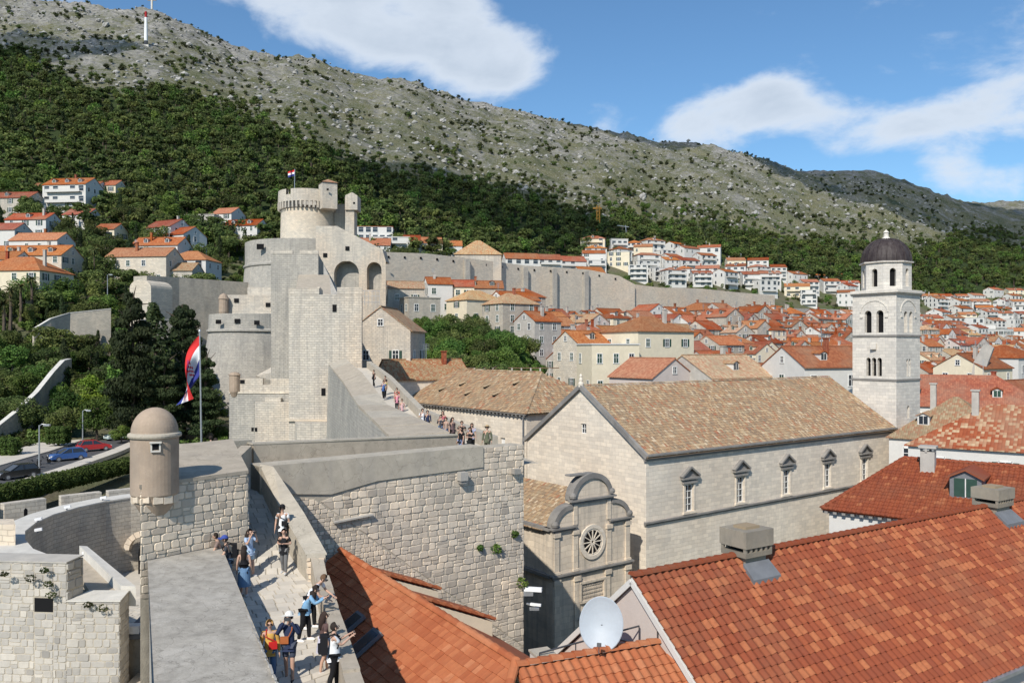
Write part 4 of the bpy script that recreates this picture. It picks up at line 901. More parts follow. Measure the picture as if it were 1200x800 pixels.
def ridge_tiles(parent, a, c, mat, w=.24, l=.42, weights=4, seed=3, name='ridge_tile', t=None):
    a, c = Vector(a), Vector(c); n = max(int((c - a).length / l), 1); rd = random.Random(seed); d = (c - a) / n; x = d.normalized().cross(V(0, 0, 1)).normalized()
    for i in range(n):
        b = MB(); p = a + d * i; q = p + d * 1.08; pts = []
        for e, lift, s_ in ((p, .03, 1.0), (q, .0, .86)):
            pts.append([e + x * w * math.cos(k) * s_ * .62 + V(0, 0, w * .5 * math.sin(k) * s_ + lift - .03) for k in [math.pi * j / 5 for j in range(6)]])
        i0 = len(b.v); b.v = [tuple(v) for v in pts[0] + pts[1]]; b.f = [(j, j + 1, j + 7, j + 6) for j in range(5)] + [(5, 4, 3, 2, 1, 0)]; b.m = [0] * 6; tt = (rd.randrange(weights) + .5) / weights if t is None else t; b.t = [tt] * 6
        b.build(name, mat, parent)
def opening_wall(b, O, U, N, w, z0, z1, ops, depth=.35, m=0, md=1, mr_=0, t=.5):
    """wall face O..O+U*w from z0 to z1 with real recessed openings (uc, zb, width, height, arched)"""
    O, U, N = Vector((O[0], O[1], 0)), Vector((U[0], U[1], 0)).normalized(), Vector((N[0], N[1], 0)).normalized()
    q = lambda u, z, d=0: O + U * u - N * d + V(0, 0, z); cur = 0
    for (uc, zb, ow, oh, ar) in sorted(ops):
        a, c = uc - ow / 2, uc + ow / 2
        if a > cur + 1e-4: b.poly([q(cur, z0), q(a, z0), q(a, z1), q(cur, z1)], m, t)
        if zb > z0 + 1e-4: b.poly([q(a, z0), q(c, z0), q(c, zb), q(a, zb)], m, t)
        if ar:
            zs = zb + oh - ow / 2; arc = [(uc + ow / 2 * math.cos(k), zs + ow / 2 * math.sin(k)) for k in [math.pi * j / 10 for j in range(11)]]
        else: arc = [(c, zb + oh), (a, zb + oh)]
        for (u0, h0), (u1, h1) in zip(arc, arc[1:]): b.poly([q(u0, h0), q(u0, z1), q(u1, z1), q(u1, h1)], m, t)
        out = [(a, zb), (c, zb)] + arc
        for i in range(len(out)):
            (u0, h0), (u1, h1) = out[i - 1], out[i]
            if abs(u0 - u1) + abs(h0 - h1) > 1e-5: b.poly([q(u0, h0), q(u1, h1), q(u1, h1, depth), q(u0, h0, depth)], mr_, t)
        b.poly([q(u, h, depth) for u, h in out], md); cur = c
    if cur < w - 1e-4: b.poly([q(cur, z0), q(w, z0), q(w, z1), q(cur, z1)], m, t)
def window(parent, O, U, N, uc, zb, w, h, nx=2, ny=3, d=.18, bar=.07, name='window', frame='frame_white', pane='glass'):
    """glazed window set d behind the wall face: frame with bars (part), pane (sub-part)"""
    O, U, N = Vector((O[0], O[1], 0)), Vector((U[0], U[1], 0)).normalized(), Vector((N[0], N[1], 0)).normalized(); q = lambda u, z, dd: O + U * u - N * dd + V(0, 0, z)
    b = MB(); a = uc - w / 2
    for i in range(nx + 1): u = a + w * i / nx; k = bar * (1.3 if i in (0, nx) else .8); b.bar(q(u, zb, d), q(u, zb + h, d), k, .06, up=(N.x, N.y, 0))
    for j in range(ny + 1): z = zb + h * j / ny; b.bar(q(a, z, d - .005), q(a + w, z, d - .005), .06, bar * (1.3 if j in (0, ny) else .8))
    f = b.build(name, M[frame], parent); b = MB(); b.extr([q(a, zb, d + .05), q(a + w, zb, d + .05), q(a + w, zb + h, d + .05), q(a, zb + h, d + .05)], (-N.x * .02, -N.y * .02, 0)); b.build('pane', M[pane], f); return f

# ================================================================== the long church with its bell tower
AX, PP = V(.8, .6), V(-.6, .8)
CC = V(12.5, 77.0); CL, CW = 44.3, 18.0; ZE, ZR, ZG = -9.9, -3.9, -27.5
t = thing('church', 'long pale stone church with mottled tan tiled roof and pedimented side windows', 'church', (30, 95, -27))
WT = [5.96, 13.85, 21.75, 29.6, 37.4]
b = MB()
opening_wall(b, CC, AX, (AX.y, -AX.x), CL, -16.3, ZE, [(u, -16.0 + .12, 1.15, 2.65, False) for u in WT], .35)
opening_wall(b, CC, AX, (AX.y, -AX.x), CL, ZG, -16.3, [(u, -24.5, 1.0, 3.0, True) for u in (9.2,)], .35)
g0 = CC + PP * CW; q3 = lambda v, z: V(v.x, v.y, z)
wl_, wz = CW, ZE
opening_wall(b, g0, -PP, -AX, CW, ZG, ZE, [], .3)
# gable triangle with its little window
uw = CW - 8.7
b.poly([q3(g0, ZE), q3(g0 - PP * (uw - .35), ZE), q3(g0 - PP * (uw - .35), ZE + (ZR - ZE) * (uw - .35) / 9), ], 0) if uw < 9 else None
hz = lambda u: ZE + (ZR - ZE) * (1 - abs(u - 9) / 9)
def gq(u, z, d=0): return q3(g0 - PP * u + AX * d, z)
ua, ub, za, zb_ = uw - .4, uw + .4, -8.65, -7.65
b.f = b.f[:]  # (triangle pieces)
for pts in ([(0, ZE), (ua, ZE), (ua, hz(ua))], [(ua, ZE), (ub, ZE), (ub, za), (ua, za)], [(ua, zb_), (ub, zb_), (ub, hz(ub)), (9, ZR), (ua, hz(ua))] if ua < 9 < ub else [(ua, zb_), (ub, zb_), (ub, hz(ub)), (ua, hz(ua))], [(ub, ZE), (18, ZE), (9, ZR), (ub, hz(ub))] if ub < 9 else [(ub, ZE), (18, ZE), (ub, hz(ub))]):
    b.poly([gq(u, z) for u, z in pts], 0)
for (u0, z0), (u1, z1) in (((ua, za), (ub, za)), ((ub, za), (ub, zb_)), ((ub, zb_), (ua, zb_)), ((ua, zb_), (ua, za))): b.poly([gq(u0, z0), gq(u1, z1), gq(u1, z1, .3), gq(u0, z0, .3)])
b.poly([gq(ua, za, .3), gq(ub, za, .3), gq(ub, zb_, .3), gq(ua, zb_, .3)], 1)
e0 = CC + AX * CL; e1 = e0 + PP * CW; b.poly([q3(e0, ZG), q3(e1, ZG), q3(e1, ZE), q3(e0 + PP * 9, ZR), q3(e0, ZE)]); b.poly([q3(g0, ZG), q3(e1, ZG), q3(e1, ZE), q3(g0, ZE)])
b.v = b.v; b.build('nave_wall', [M['church'], M['dark']], t)
window(t, g0, -PP, -AX, uw, -8.62, .74, .94, 2, 2, .15)
b = MB(); nn = V(AX.y, -AX.x)
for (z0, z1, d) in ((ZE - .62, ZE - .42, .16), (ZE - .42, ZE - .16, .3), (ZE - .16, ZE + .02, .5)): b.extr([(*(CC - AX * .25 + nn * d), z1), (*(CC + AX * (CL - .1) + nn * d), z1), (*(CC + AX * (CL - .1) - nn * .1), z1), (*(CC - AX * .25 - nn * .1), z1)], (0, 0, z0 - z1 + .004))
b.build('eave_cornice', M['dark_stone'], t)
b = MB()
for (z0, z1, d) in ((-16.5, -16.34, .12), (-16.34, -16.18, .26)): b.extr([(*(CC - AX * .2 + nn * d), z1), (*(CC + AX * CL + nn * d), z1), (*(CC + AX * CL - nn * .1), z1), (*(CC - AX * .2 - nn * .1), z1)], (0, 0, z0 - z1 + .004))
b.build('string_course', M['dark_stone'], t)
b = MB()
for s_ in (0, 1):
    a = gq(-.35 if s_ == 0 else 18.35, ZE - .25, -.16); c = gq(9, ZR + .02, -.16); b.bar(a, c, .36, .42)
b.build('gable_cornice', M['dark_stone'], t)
b = MB(); p = gq(9, ZR + .25, -.1); b.lathe([(.0, -.3), (.28, -.3), (.3, .1), (.16, .25), (.2, .45), (.12, .7), (.18, .85), (.0, 1.1)], tuple(p), 12); b.build('gable_finial', M['church'], t)
for u in WT:
    f = window(t, CC, AX, nn, u, -15.85, 1.1, 2.55, 2, 4, .2, .085)
    b = MB(); o_ = lambda uu, z, d: q3(CC + AX * uu + nn * d, z)
    for s_ in (-1, 1): b.bar(o_(u + s_ * .72, -15.9, .05), o_(u + s_ * .72, -13.15, .05), .24, .1, up=(nn.x, nn.y, 0))
    b.bar(o_(u - .95, -16.0, .08), o_(u + .95, -16.0, .08), .2, .2); b.build('window_surround', M['church'], f)
    b = MB(); b.bar(o_(u - 1.0, -13.0, .1), o_(u + 1.0, -13.0, .1), .3, .26); b.bar(o_(u - 1.25, -12.62, .16), o_(u + 1.25, -12.62, .16), .45, .16)
    b.bar(o_(u - 1.3, -12.45, .16), o_(u, -11.55, .16), .45, .18); b.bar(o_(u + 1.3, -12.45, .161), o_(u, -11.55, .161), .45, .18); b.extr([o_(u - 1.1, -12.54, .06), o_(u + 1.1, -12.54, .06), o_(u, -11.7, .06)], (-nn.x * .1, -nn.y * .1, 0)); b.build('pediment', M['dark_stone'], f)
b = MB(); sl_ = math.hypot(9, ZR - ZE); S_ = V(PP.x * 9, PP.y * 9, ZR - ZE)
ov = nn * .45; b.poly([q3(CC + ov - AX * .3, ZE - .34), q3(CC + ov + AX * CL, ZE - .34), q3(CC + AX * CL + PP * 9, ZR + .02), q3(CC - AX * .3 + PP * 9, ZR + .02)]); b.poly([q3(g0 - ov - AX * .3, ZE - .02), q3(g0 - ov + AX * CL, ZE - .02), q3(CC + AX * CL + PP * 9, ZR + .02), q3(CC - AX * .3 + PP * 9, ZR + .02)])
rf = b.build('roof', M['tile_old'], t)
sd = S_.normalized(); o0 = q3(CC - AX * .3, ZE + .04) - sd * .5
tile_field(rf, o0, q3(AX, 0), sd, [(0, 0), (CL + .3, 0), (CL + .3, sl_ + .5), (0, sl_ + .5)], .26, .40, BARREL, .11, M['tile_old'], [3, 3, 2, 1.5, 1.2, .9, .7, 2], 60, 51, jit=.02)
ridge_tiles(rf, q3(CC + PP * 9 - AX * .3, ZR + .1), q3(CC + PP * 9 + AX * CL, ZR + .1), M['tile_old'], .3, .5, 8)

# bell tower
t = thing('bell_tower', 'tall square grey stone bell tower with arched lights and a dark dome', 'bell tower', (48, 106, -27)); T0 = V(48.2, 103.6); tw = 5.9
faces = [(T0 + PP * tw, -PP, -AX), (T0, AX, nn), (T0 + AX * tw, PP, AX), (T0 + AX * tw + PP * tw, -AX, PP)]
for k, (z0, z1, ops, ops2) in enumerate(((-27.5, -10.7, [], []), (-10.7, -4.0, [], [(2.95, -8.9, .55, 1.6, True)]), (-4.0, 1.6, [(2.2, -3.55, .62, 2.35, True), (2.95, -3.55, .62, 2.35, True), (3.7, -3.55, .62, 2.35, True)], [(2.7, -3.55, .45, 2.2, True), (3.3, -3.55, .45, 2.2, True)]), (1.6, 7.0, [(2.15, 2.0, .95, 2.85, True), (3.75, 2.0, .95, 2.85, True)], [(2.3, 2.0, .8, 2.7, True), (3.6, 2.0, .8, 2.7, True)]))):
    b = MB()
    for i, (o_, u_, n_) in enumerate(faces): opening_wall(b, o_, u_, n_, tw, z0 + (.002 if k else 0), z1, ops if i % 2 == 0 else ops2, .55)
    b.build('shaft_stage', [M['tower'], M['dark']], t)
def band(b, z0, z1, d, o=T0, w=tw):
    c = o + AX * w / 2 + PP * w / 2; h = w / 2 + d; b.prism([xy(c + AX * sx * h + PP * sy * h) for sx, sy in ((-1, -1), (1, -1), (1, 1), (-1, 1))], z0, z1)
b = MB(); band(b, -11.0, -10.55, .14); band(b, -4.12, -3.88, .12); band(b, 1.48, 1.72, .12); b.build('string_course', M['dark_stone'], t)
b = MB(); band(b, 6.85, 7.05, .2); band(b, 7.05, 7.3, .42); band(b, 7.3, 7.45, .2); b.build('belfry_cornice', M['tower'], t)
for i, (o_, u_, n_) in enumerate(faces[:2]):        # relief arch, columns between the lights, sills
    b = MB(); uc = tw / 2; R_ = 1.75; o3 = lambda u, z, d: q3(o_ + u_ * u + n_ * d, z)
    for k in range(14):
        a0, a1 = math.pi * k / 14, math.pi * (k + 1) / 14; b.extr([o3(uc + r * math.cos(a), 4.6 + r * .82 * math.sin(a), .07) for r, a in ((R_, a0), (R_, a1), (R_ + .22, a1), (R_ + .22, a0))], (-n_.x * .1, -n_.y * .1, 0))
    b.bar(o3(uc - 1.9, 4.0, .06), o3(uc - .6 - .9, 4.0, .06), .12, .16); b.bar(o3(uc + 1.5, 4.0, .06), o3(uc + 1.9, 4.0, .06), .12, .16)
    b.lathe([(.13, 2.0), (.11, 3.7), (.22, 4.0), (.22, 4.12)], tuple(o3(uc, 0, -.22)), 10)
    for u in (2.575, 3.325): b.lathe([(.1, -3.6), (.08, -2.2), (.16, -1.9), (.16, -1.8)], tuple(o3(u, 0, -.1)), 8)
    if i == 0: b.box(tuple(o3(2.95, .25, .05)), (.7, .7, .75), .93)
    b.build('arch_moulding', M['tower'], t)
cx = T0 + AX * tw / 2 + PP * tw / 2; a_off = math.atan2(AX.y, AX.x) + math.pi / 8; ro = 3.02
for k in range(8):
    a0, a1 = a_off + k * math.pi / 4, a_off + (k + 1) * math.pi / 4; p, q = cx + V(math.cos(a0), math.sin(a0)) * ro, cx + V(math.cos(a1), math.sin(a1)) * ro; u_ = (q - p); b = MB()
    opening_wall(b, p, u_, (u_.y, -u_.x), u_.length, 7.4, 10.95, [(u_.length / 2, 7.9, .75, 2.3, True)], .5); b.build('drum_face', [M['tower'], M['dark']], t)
b = MB(); b.lathe([(3.0, 10.9), (3.28, 10.95), (3.3, 11.12), (3.05, 11.15)], (cx.x, cx.y, 0), 8, a0=a_off, a1=a_off + 2 * math.pi); b.build('drum_cornice', M['tower'], t)
prof = [(3.05 * math.cos(a) ** .82 if a < 1.56 else 0, 11.12 + 3.15 * math.sin(a)) for a in [math.pi / 2 * k / 12 for k in range(13)]]
s = NT('dome_lead', .6, .3); c = s.mix(s.mr(s.noise(s.scale(s.pos(), (2.5, 2.5, .4)), 1.2, 5, .7), .4, .75), (.032, .022, .022), (.085, .07, .066)); s.col(c); M['dome_lead'] = s.mat
b = MB(); b.lathe(prof, (cx.x, cx.y, 0), 32); b.build('dome', M['dome_lead'], t, smooth=True)
b = MB()
for k in range(16):
    a = 2 * math.pi * k / 16; b.tube([(cx.x + r * 1.006 * math.cos(a), cx.y + r * 1.006 * math.sin(a), z) for r, z in prof[:-1]], .06, 5)
b.build('dome_ribs', M['dome_lead'], t)
b = MB(); b.lathe([(.75, 14.15), (.5, 14.35), (.32, 14.5), (.3, 14.95), (.4, 15.05), (.0, 15.5)], (cx.x, cx.y, 0), 12); b.build('dome_finial', M['tower'], t)

# ================================================================== small votive church with the rose window
t = thing('small_church', 'small Renaissance church with a round-gabled weathered facade and a rose window', 'church', (6, 72, -27)); S0 = V(3.42, 69.0); sw = 9.0
so3 = lambda u, z, d=0: q3(S0 + AX * u + nn * d, z)
out = [(0, ZG), (9, ZG), (9, -15.1)] + [(6.7 + 2.2 * math.cos(a), -15.1 + 1.75 * math.sin(a)) for a in [math.pi / 2 * k / 6 for k in range(7)]] + [(6.7, -12.95)] + [(4.4 + 2.3 * math.cos(a), -12.95 + 2.05 * math.sin(a)) for a in [math.pi * k / 14 for k in range(1, 14)]] + [(2.1, -12.95)] + [(2.1 - 2.0 * math.sin(a), -15.1 + 1.75 * math.cos(a)) for a in [math.pi / 2 * k / 6 for k in range(7)]] + [(0, -15.1)]
b = MB(); b.extr([so3(u, z) for u, z in out], (-nn.x * .9, -nn.y * .9, 0)); b.build('facade_wall', M['facade'], t)
b = MB(); nb = S0 - nn * .905; b.prism([xy(nb + AX * .15), xy(nb + AX * 8.85), xy(nb + AX * 8.85 + PP * 15), xy(nb + AX * .15 + PP * 15)], ZG, -15.45); b.build('nave_wall', M['facade'], t)
b = MB()
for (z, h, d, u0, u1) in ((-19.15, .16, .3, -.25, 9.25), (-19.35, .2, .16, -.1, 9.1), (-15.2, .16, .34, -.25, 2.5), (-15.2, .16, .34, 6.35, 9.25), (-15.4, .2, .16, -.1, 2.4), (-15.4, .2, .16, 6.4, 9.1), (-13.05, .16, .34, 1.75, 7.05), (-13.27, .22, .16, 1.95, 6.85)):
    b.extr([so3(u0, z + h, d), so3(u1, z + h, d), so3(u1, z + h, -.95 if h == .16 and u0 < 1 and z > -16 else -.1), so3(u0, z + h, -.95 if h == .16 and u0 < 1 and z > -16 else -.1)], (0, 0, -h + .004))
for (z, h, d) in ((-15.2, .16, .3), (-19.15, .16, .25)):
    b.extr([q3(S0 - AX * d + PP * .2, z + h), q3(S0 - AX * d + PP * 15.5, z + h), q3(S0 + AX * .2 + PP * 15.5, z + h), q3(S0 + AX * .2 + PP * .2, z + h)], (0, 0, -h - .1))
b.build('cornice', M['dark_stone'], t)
def ring_arc(b, uc, zc, ru, rz, a0, a1, w, d, n=14, back=.95):
    for k in range(n):
        p, q = a0 + (a1 - a0) * k / n, a0 + (a1 - a0) * (k + 1) / n
        b.extr([so3(uc + (ru + e) * math.cos(a), zc + (rz + e) * math.sin(a), d) for e, a in ((-w, p), (-w, q), (.12, q), (.12, p))], (-nn.x * back, -nn.y * back, 0))
b = MB(); ring_arc(b, 4.4, -12.95, 2.3, 2.05, 0, math.pi, .34, .16); ring_arc(b, 6.7, -15.1, 2.2, 1.75, 0, math.pi / 2, .3, .14, 7); ring_arc(b, 2.1, -15.1, 2.0, 1.75, math.pi / 2, math.pi, .3, .14, 7)
for (u, z) in ((2.15, -12.55), (6.65, -12.55), (8.85, -14.75), (.2, -14.75)): b.lathe([(.0, -.28), (.3, -.2), (.34, 0), (.25, .2), (0, .3)], tuple(so3(u, z, .05)), 10)
b.box(tuple(so3(2.9, -10.85, -.4)), (1.9, .7, .14), .64); b.build('gable_moulding', M['dark_stone'], t)
b = MB()
for u in (.35, 2.45, 6.35, 8.65):
    b.extr([so3(u - .26, -15.42, .12), so3(u + .26, -15.42, .12), so3(u + .26, -18.98, .12), so3(u - .26, -18.98, .12)], (-nn.x * .14, -nn.y * .14, 0)); b.box(tuple(so3(u, -15.65, .08)), (.7, .3, .34), .64); b.box(tuple(so3(u, -18.85, .08)), (.66, .26, .2), .64)
    if 2 < u < 7: b.extr([so3(u - .22, -13.3, .1), so3(u + .22, -13.3, .1), so3(u + .22, -15.0, .1), so3(u - .22, -15.0, .1)], (-nn.x * .12, -nn.y * .12, 0))
for u in (.35, 2.6, 6.2, 8.65): b.extr([so3(u - .28, -19.38, .12), so3(u + .28, -19.38, .12), so3(u + .28, ZG, .12), so3(u - .28, ZG, .12)], (-nn.x * .14, -nn.y * .14, 0)); b.box(tuple(so3(u, -19.6, .08)), (.74, .3, .4), .64)
b.build('pilaster', M['facade'], t)
rw = MB(); uc, zc = 4.4, -16.75
for (r0, r1, d) in ((1.18, 1.5, .14), (1.02, 1.2, .08)):
    for k in range(28):
        a0, a1 = 2 * math.pi * k / 28, 2 * math.pi * (k + 1) / 28; rw.extr([so3(uc + r * math.cos(a), zc + r * math.sin(a), d) for r, a in ((r0, a0), (r0, a1), (r1, a1), (r1, a0))], (-nn.x * .16, -nn.y * .16, 0))
ro_ = rw.build('rose_window', M['church'], t)
b = MB(); b.extr([so3(uc + 1.04 * math.cos(k * math.pi / 12), zc + 1.04 * math.sin(k * math.pi / 12), .03) for k in range(24)], (-nn.x * .02, -nn.y * .02, 0)); b.build('pane', M['dark'], ro_)
b = MB()
for k in range(12):
    a = 2 * math.pi * k / 12; b.bar(so3(uc + .24 * math.cos(a), zc + .24 * math.sin(a), .08), so3(uc + 1.04 * math.cos(a), zc + 1.04 * math.sin(a), .08), .075, .08, up=(nn.x, nn.y, 0))
for k in range(12):
    a0, a1 = 2 * math.pi * k / 12, 2 * math.pi * (k + 1) / 12; b.extr([so3(uc + r * math.cos(a), zc + r * math.sin(a), .1) for r, a in ((.12, a0), (.12, a1), (.28, a1), (.28, a0))], (-nn.x * .08, -nn.y * .08, 0))
b.build('tracery', M['church'], ro_)
b = MB(); b.bar(so3(2.95, -20.1, .1), so3(5.85, -20.1, .1), .16, .2); b.bar(so3(2.95, -21.75, .1), so3(5.85, -21.75, .1), .16, .2); b.bar(so3(3.0, -21.7, .1), so3(3.0, -20.1, .1), .2, .16, up=(nn.x, nn.y, 0)); b.bar(so3(5.8, -21.7, .1), so3(5.8, -20.1, .1), .2, .16, up=(nn.x, nn.y, 0))
rd = random.Random(3)
for r_ in range(4):                                 # worn inscription lines cut in relief, too weathered to read
    u = 3.25
    while u < 5.5:
        l = rd.uniform(.1, .3); b.bar(so3(u, -20.42 - r_ * .33, .03), so3(u + l, -20.42 - r_ * .33, .03), .06, .14, t=.3); u += l + .08
b.build('inscription_panel', M['facade'], t)
b = MB(); b.bar(so3(2.9, -23.45, .14), so3(5.9, -23.45, .14), .3, .2); b.bar(so3(2.75, -23.25, .18), so3(4.4, -22.3, .18), .4, .2); b.bar(so3(6.05, -23.25, .181), so3(4.4, -22.3, .181), .4, .2); b.build('door_pediment', M['dark_stone'], t)
b = MB(); b.extr([so3(3.3, ZG, .02), so3(5.5, ZG, .02), so3(5.5, -23.6, .02), so3(3.3, -23.6, .02)], (-nn.x * .02, -nn.y * .02, 0)); b.build('doorway', M['dark'], t)
r_e = 4.2; zrd = -12.75; b = MB(); S2 = V(AX.x * r_e, AX.y * r_e, zrd + 15.3).normalized(); eb = nb - AX * .15
b.poly([q3(eb, -15.35), q3(eb + PP * 15.2, -15.35), q3(eb + PP * 15.2 + AX * 4.65, zrd), q3(eb + AX * 4.65, zrd)]); b.poly([q3(eb + AX * 9.3, -15.35), q3(eb + PP * 15.2 + AX * 9.3, -15.35), q3(eb + PP * 15.2 + AX * 4.65, zrd), q3(eb + AX * 4.65, zrd)]); b.poly([q3(eb, -15.4), q3(eb + AX * 9.3, -15.4), q3(eb + AX * 4.65, zrd - .02)])
rf = b.build('roof', M['tile_old'], t); L2 = math.hypot(4.65, zrd + 15.3)
tile_field(rf, q3(eb + PP * 15.2, -15.28) - S2 * .2, q3(-PP, 0), S2, [(0, 0), (15.2, 0), (15.2, L2 + .2), (0, L2 + .2)], .26, .4, BARREL, .11, M['tile_old'], [3, 3, 2, 1, 1, .6, .8, 2], 60, 52, jit=.02)

# ================================================================== monastery range with the hipped roof
t = thing('monastery', 'monastery range with a long hipped brown tiled roof behind the rampart walkers', 'monastery', (-5, 105, -27)); Q2 = V(1.66, 94.3); ml, mw_ = 31.0, 14.2
mo = lambda a, p, z: q3(Q2 + AX * a + PP * p, z)
b = MB(); opening_wall(b, Q2 + PP * ml, -PP, -AX, ml, ZG, -7.6, [(ml - 4.6, -11.9, .95, 1.3, False), (ml - 18, -11.9, .95, 1.3, False)], .2, md=2); opening_wall(b, Q2, AX, nn, mw_, ZG, -7.6, [], .2)
b.poly([mo(mw_, 0, ZG), mo(mw_, ml, ZG), mo(mw_, ml, -7.6), mo(mw_, 0, -7.6)]); b.poly([mo(0, ml, ZG), mo(mw_, ml, ZG), mo(mw_, ml, -7.6), mo(0, ml, -7.6)]); b.build('range_wall', [M['church'], M['dark'], M['frame_white']], t)
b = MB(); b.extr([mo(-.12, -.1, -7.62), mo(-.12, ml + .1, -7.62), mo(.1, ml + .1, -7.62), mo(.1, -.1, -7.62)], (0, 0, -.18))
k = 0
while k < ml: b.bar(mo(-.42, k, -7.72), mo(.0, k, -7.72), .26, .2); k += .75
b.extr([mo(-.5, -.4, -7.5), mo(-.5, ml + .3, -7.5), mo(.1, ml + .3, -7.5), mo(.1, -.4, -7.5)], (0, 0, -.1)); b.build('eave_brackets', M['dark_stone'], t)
b = MB(); hipo = 6.1; zr2 = -3.1; e = .5; pr = lambda a, p, z: mo(a, p, z)
b.poly([mo(-e, -e, -7.5), mo(-e, ml + e, -7.5), mo(7.1, ml - hipo, zr2), mo(7.1, hipo, zr2)]); b.poly([mo(-e, -e, -7.5), mo(mw_ + e, -e, -7.5), mo(7.1, hipo, zr2)]); b.poly([mo(mw_ + e, -e, -7.5), mo(mw_ + e, ml + e, -7.5), mo(7.1, ml - hipo, zr2), mo(7.1, hipo, zr2)]); b.poly([mo(-e, ml + e, -7.5), mo(mw_ + e, ml + e, -7.5), mo(7.1, ml - hipo, zr2)])
rf = b.build('roof', M['tile_old'], t)
S3 = (mo(7.1, 0, zr2) - mo(-e, 0, -7.5)).normalized(); l3 = math.hypot(7.6, 4.4); tile_field(rf, mo(-e, ml + e, -7.45), q3(-PP, 0), S3, [(0, 0), (ml + 2 * e, 0), (ml + e - hipo, l3), (hipo + e, l3)], .26, .42, BARREL, .11, M['tile_old'], [3, 3.5, 1.6, 2, 1.6, .9, .3, 1.2], 60, 53, jit=.02)
S4 = (mo(7.1, hipo, zr2) - mo(7.1, -e, -7.5)).normalized(); l4 = math.hypot(hipo + e, 4.4); tile_field(rf, mo(-e, -e, -7.45), q3(AX, 0), S4, [(0, 0), (mw_ + 2 * e, 0), (7.6, l4)], .26, .42, BARREL, .11, M['tile_old'], [3, 3.5, 1.6, 2, 1.6, .9, .3, 1.2], 40, 54, jit=.02)
ridge_tiles(rf, mo(7.1, hipo, zr2 + .1), mo(7.1, ml - hipo, zr2 + .1), M['tile_old'], .3, .5, 8); ridge_tiles(rf, mo(-e, -e, -7.4), mo(7.1, hipo, zr2 + .1), M['tile_old'], .3, .5, 8)
for (a, p) in ((2.2, 9), (3.6, 13), (2.0, 15), (3.8, 19), (2.4, 22), (4.6, 8)):          # little hooded roof vents
    z = -7.5 + (a + e) / 7.6 * 4.4; b = MB(); b.extr([mo(a - .5, p - .3, z + .22), mo(a - .5, p + .3, z + .22), mo(a + .5, p + .3, z + .52), mo(a + .5, p - .3, z + .52)], (0, 0, -.07), 0, .3); b.extr([mo(a - .42, p - .2, z - .1), mo(a - .42, p + .2, z - .1), mo(a - .42, p + .2, z + .16), mo(a - .42, p - .2, z + .16)], (.05, .05, 0), 1); b.build('roof_vent', [M['tile_old'], M['dark']], rf)
b = MB(); b.tube([mo(-.25, .35, -7.7), mo(-.25, .35, -20)], .08, 6); b.build('downpipe', M['lead'], t)
# ================================================================== foreground tiled houses
def house_down(a): return a
# --- large red-tiled house at the lower right
t = thing('red_tiled_house', 'large house with glossy red and orange roof tiles filling the lower right', 'house', (16, 32, -20))
RX, RD_ = V(.84, .5426), V(.5426, -.84); R0 = V(4.3, 29.0); ZRg = -8.0; hw, pm, RL = 5.4, .86, 34.0
r3 = lambda tt, s_, z: V(R0.x + RX.x * tt + RD_.x * s_, R0.y + RX.y * tt + RD_.y * s_, z)
b = MB(); ze = ZRg - pm * hw
pen = [(hw - .3, ze - .1), (0, ZRg - .25), (-hw + .3, ze - .1), (-hw + .3, -27.5), (hw - .3, -27.5)]
b.extr([r3(0, s_, z) for s_, z in pen], (RX.x * RL, RX.y * RL, 0)); b.build('wall', M['plaster_pink'], t)
b = MB()
for s_ in (-1, 1):
    b.extr([r3(-.12, 0, ZRg - .02), r3(-.12, s_ * hw, ze - .02), r3(RL, s_ * hw, ze - .02), r3(RL, 0, ZRg - .02)], (0, 0, -.16))
rf = b.build('roof', M['plaster_white'], t)
S_ = (r3(0, 0, ZRg) - r3(0, hw, ze)).normalized(); sl_ = math.hypot(hw, pm * hw)
tile_field(rf, r3(-.15, hw, ze + .0), q3(RX, 0), S_, [(0, 0), (RL + .1, 0), (RL + .1, sl_), (0, sl_)], .335, .356, ROMAN, .19, M['tile_red'], [3, 2.6, 2.4, 2, 4.2, 2], 300, 61, lift=.05)
S_b = (r3(0, 0, ZRg) - r3(0, -hw, ze)).normalized(); b = MB()
for k in range(int(RL / .42)): pass
ridge_tiles(rf, r3(-.15, 0, ZRg + .06), r3(RL, 0, ZRg + .06), M['tile_red'], .3, .42, t=.1)
b = MB()
for s_ in (1, -1): b.bar(r3(-.16, 0, ZRg - .16), r3(-.16, s_ * hw, ze - .16), .06, .2)
b.build('verge_board', M['plaster_white'], rf)
b = MB(); b.bar(r3(-.2, hw + .12, ze - .03), r3(RL, hw + .12, ze - .03), .2, .14); b.build('gutter', M['metal'], t)
b = MB(); b.bar(r3(-.02, 1.2, -9.4), r3(-.02, 1.2, -13), .05); b.bar(r3(-.05, 1.2, -10.2), r3(-.03, -2.2, -10.6), .03); b.build('cable', M['metal_dark'], t)
b = MB(); b.extr([r3(-.06, 1.1, ZRg - 2.15), r3(-.06, hw, ZRg - 5.65), r3(-.06, hw, ZRg - 5.95), r3(-.06, 1.1, ZRg - 2.45)], (-.3, -.2, -.02)); b.build('valley_flashing', M['lead'], t)
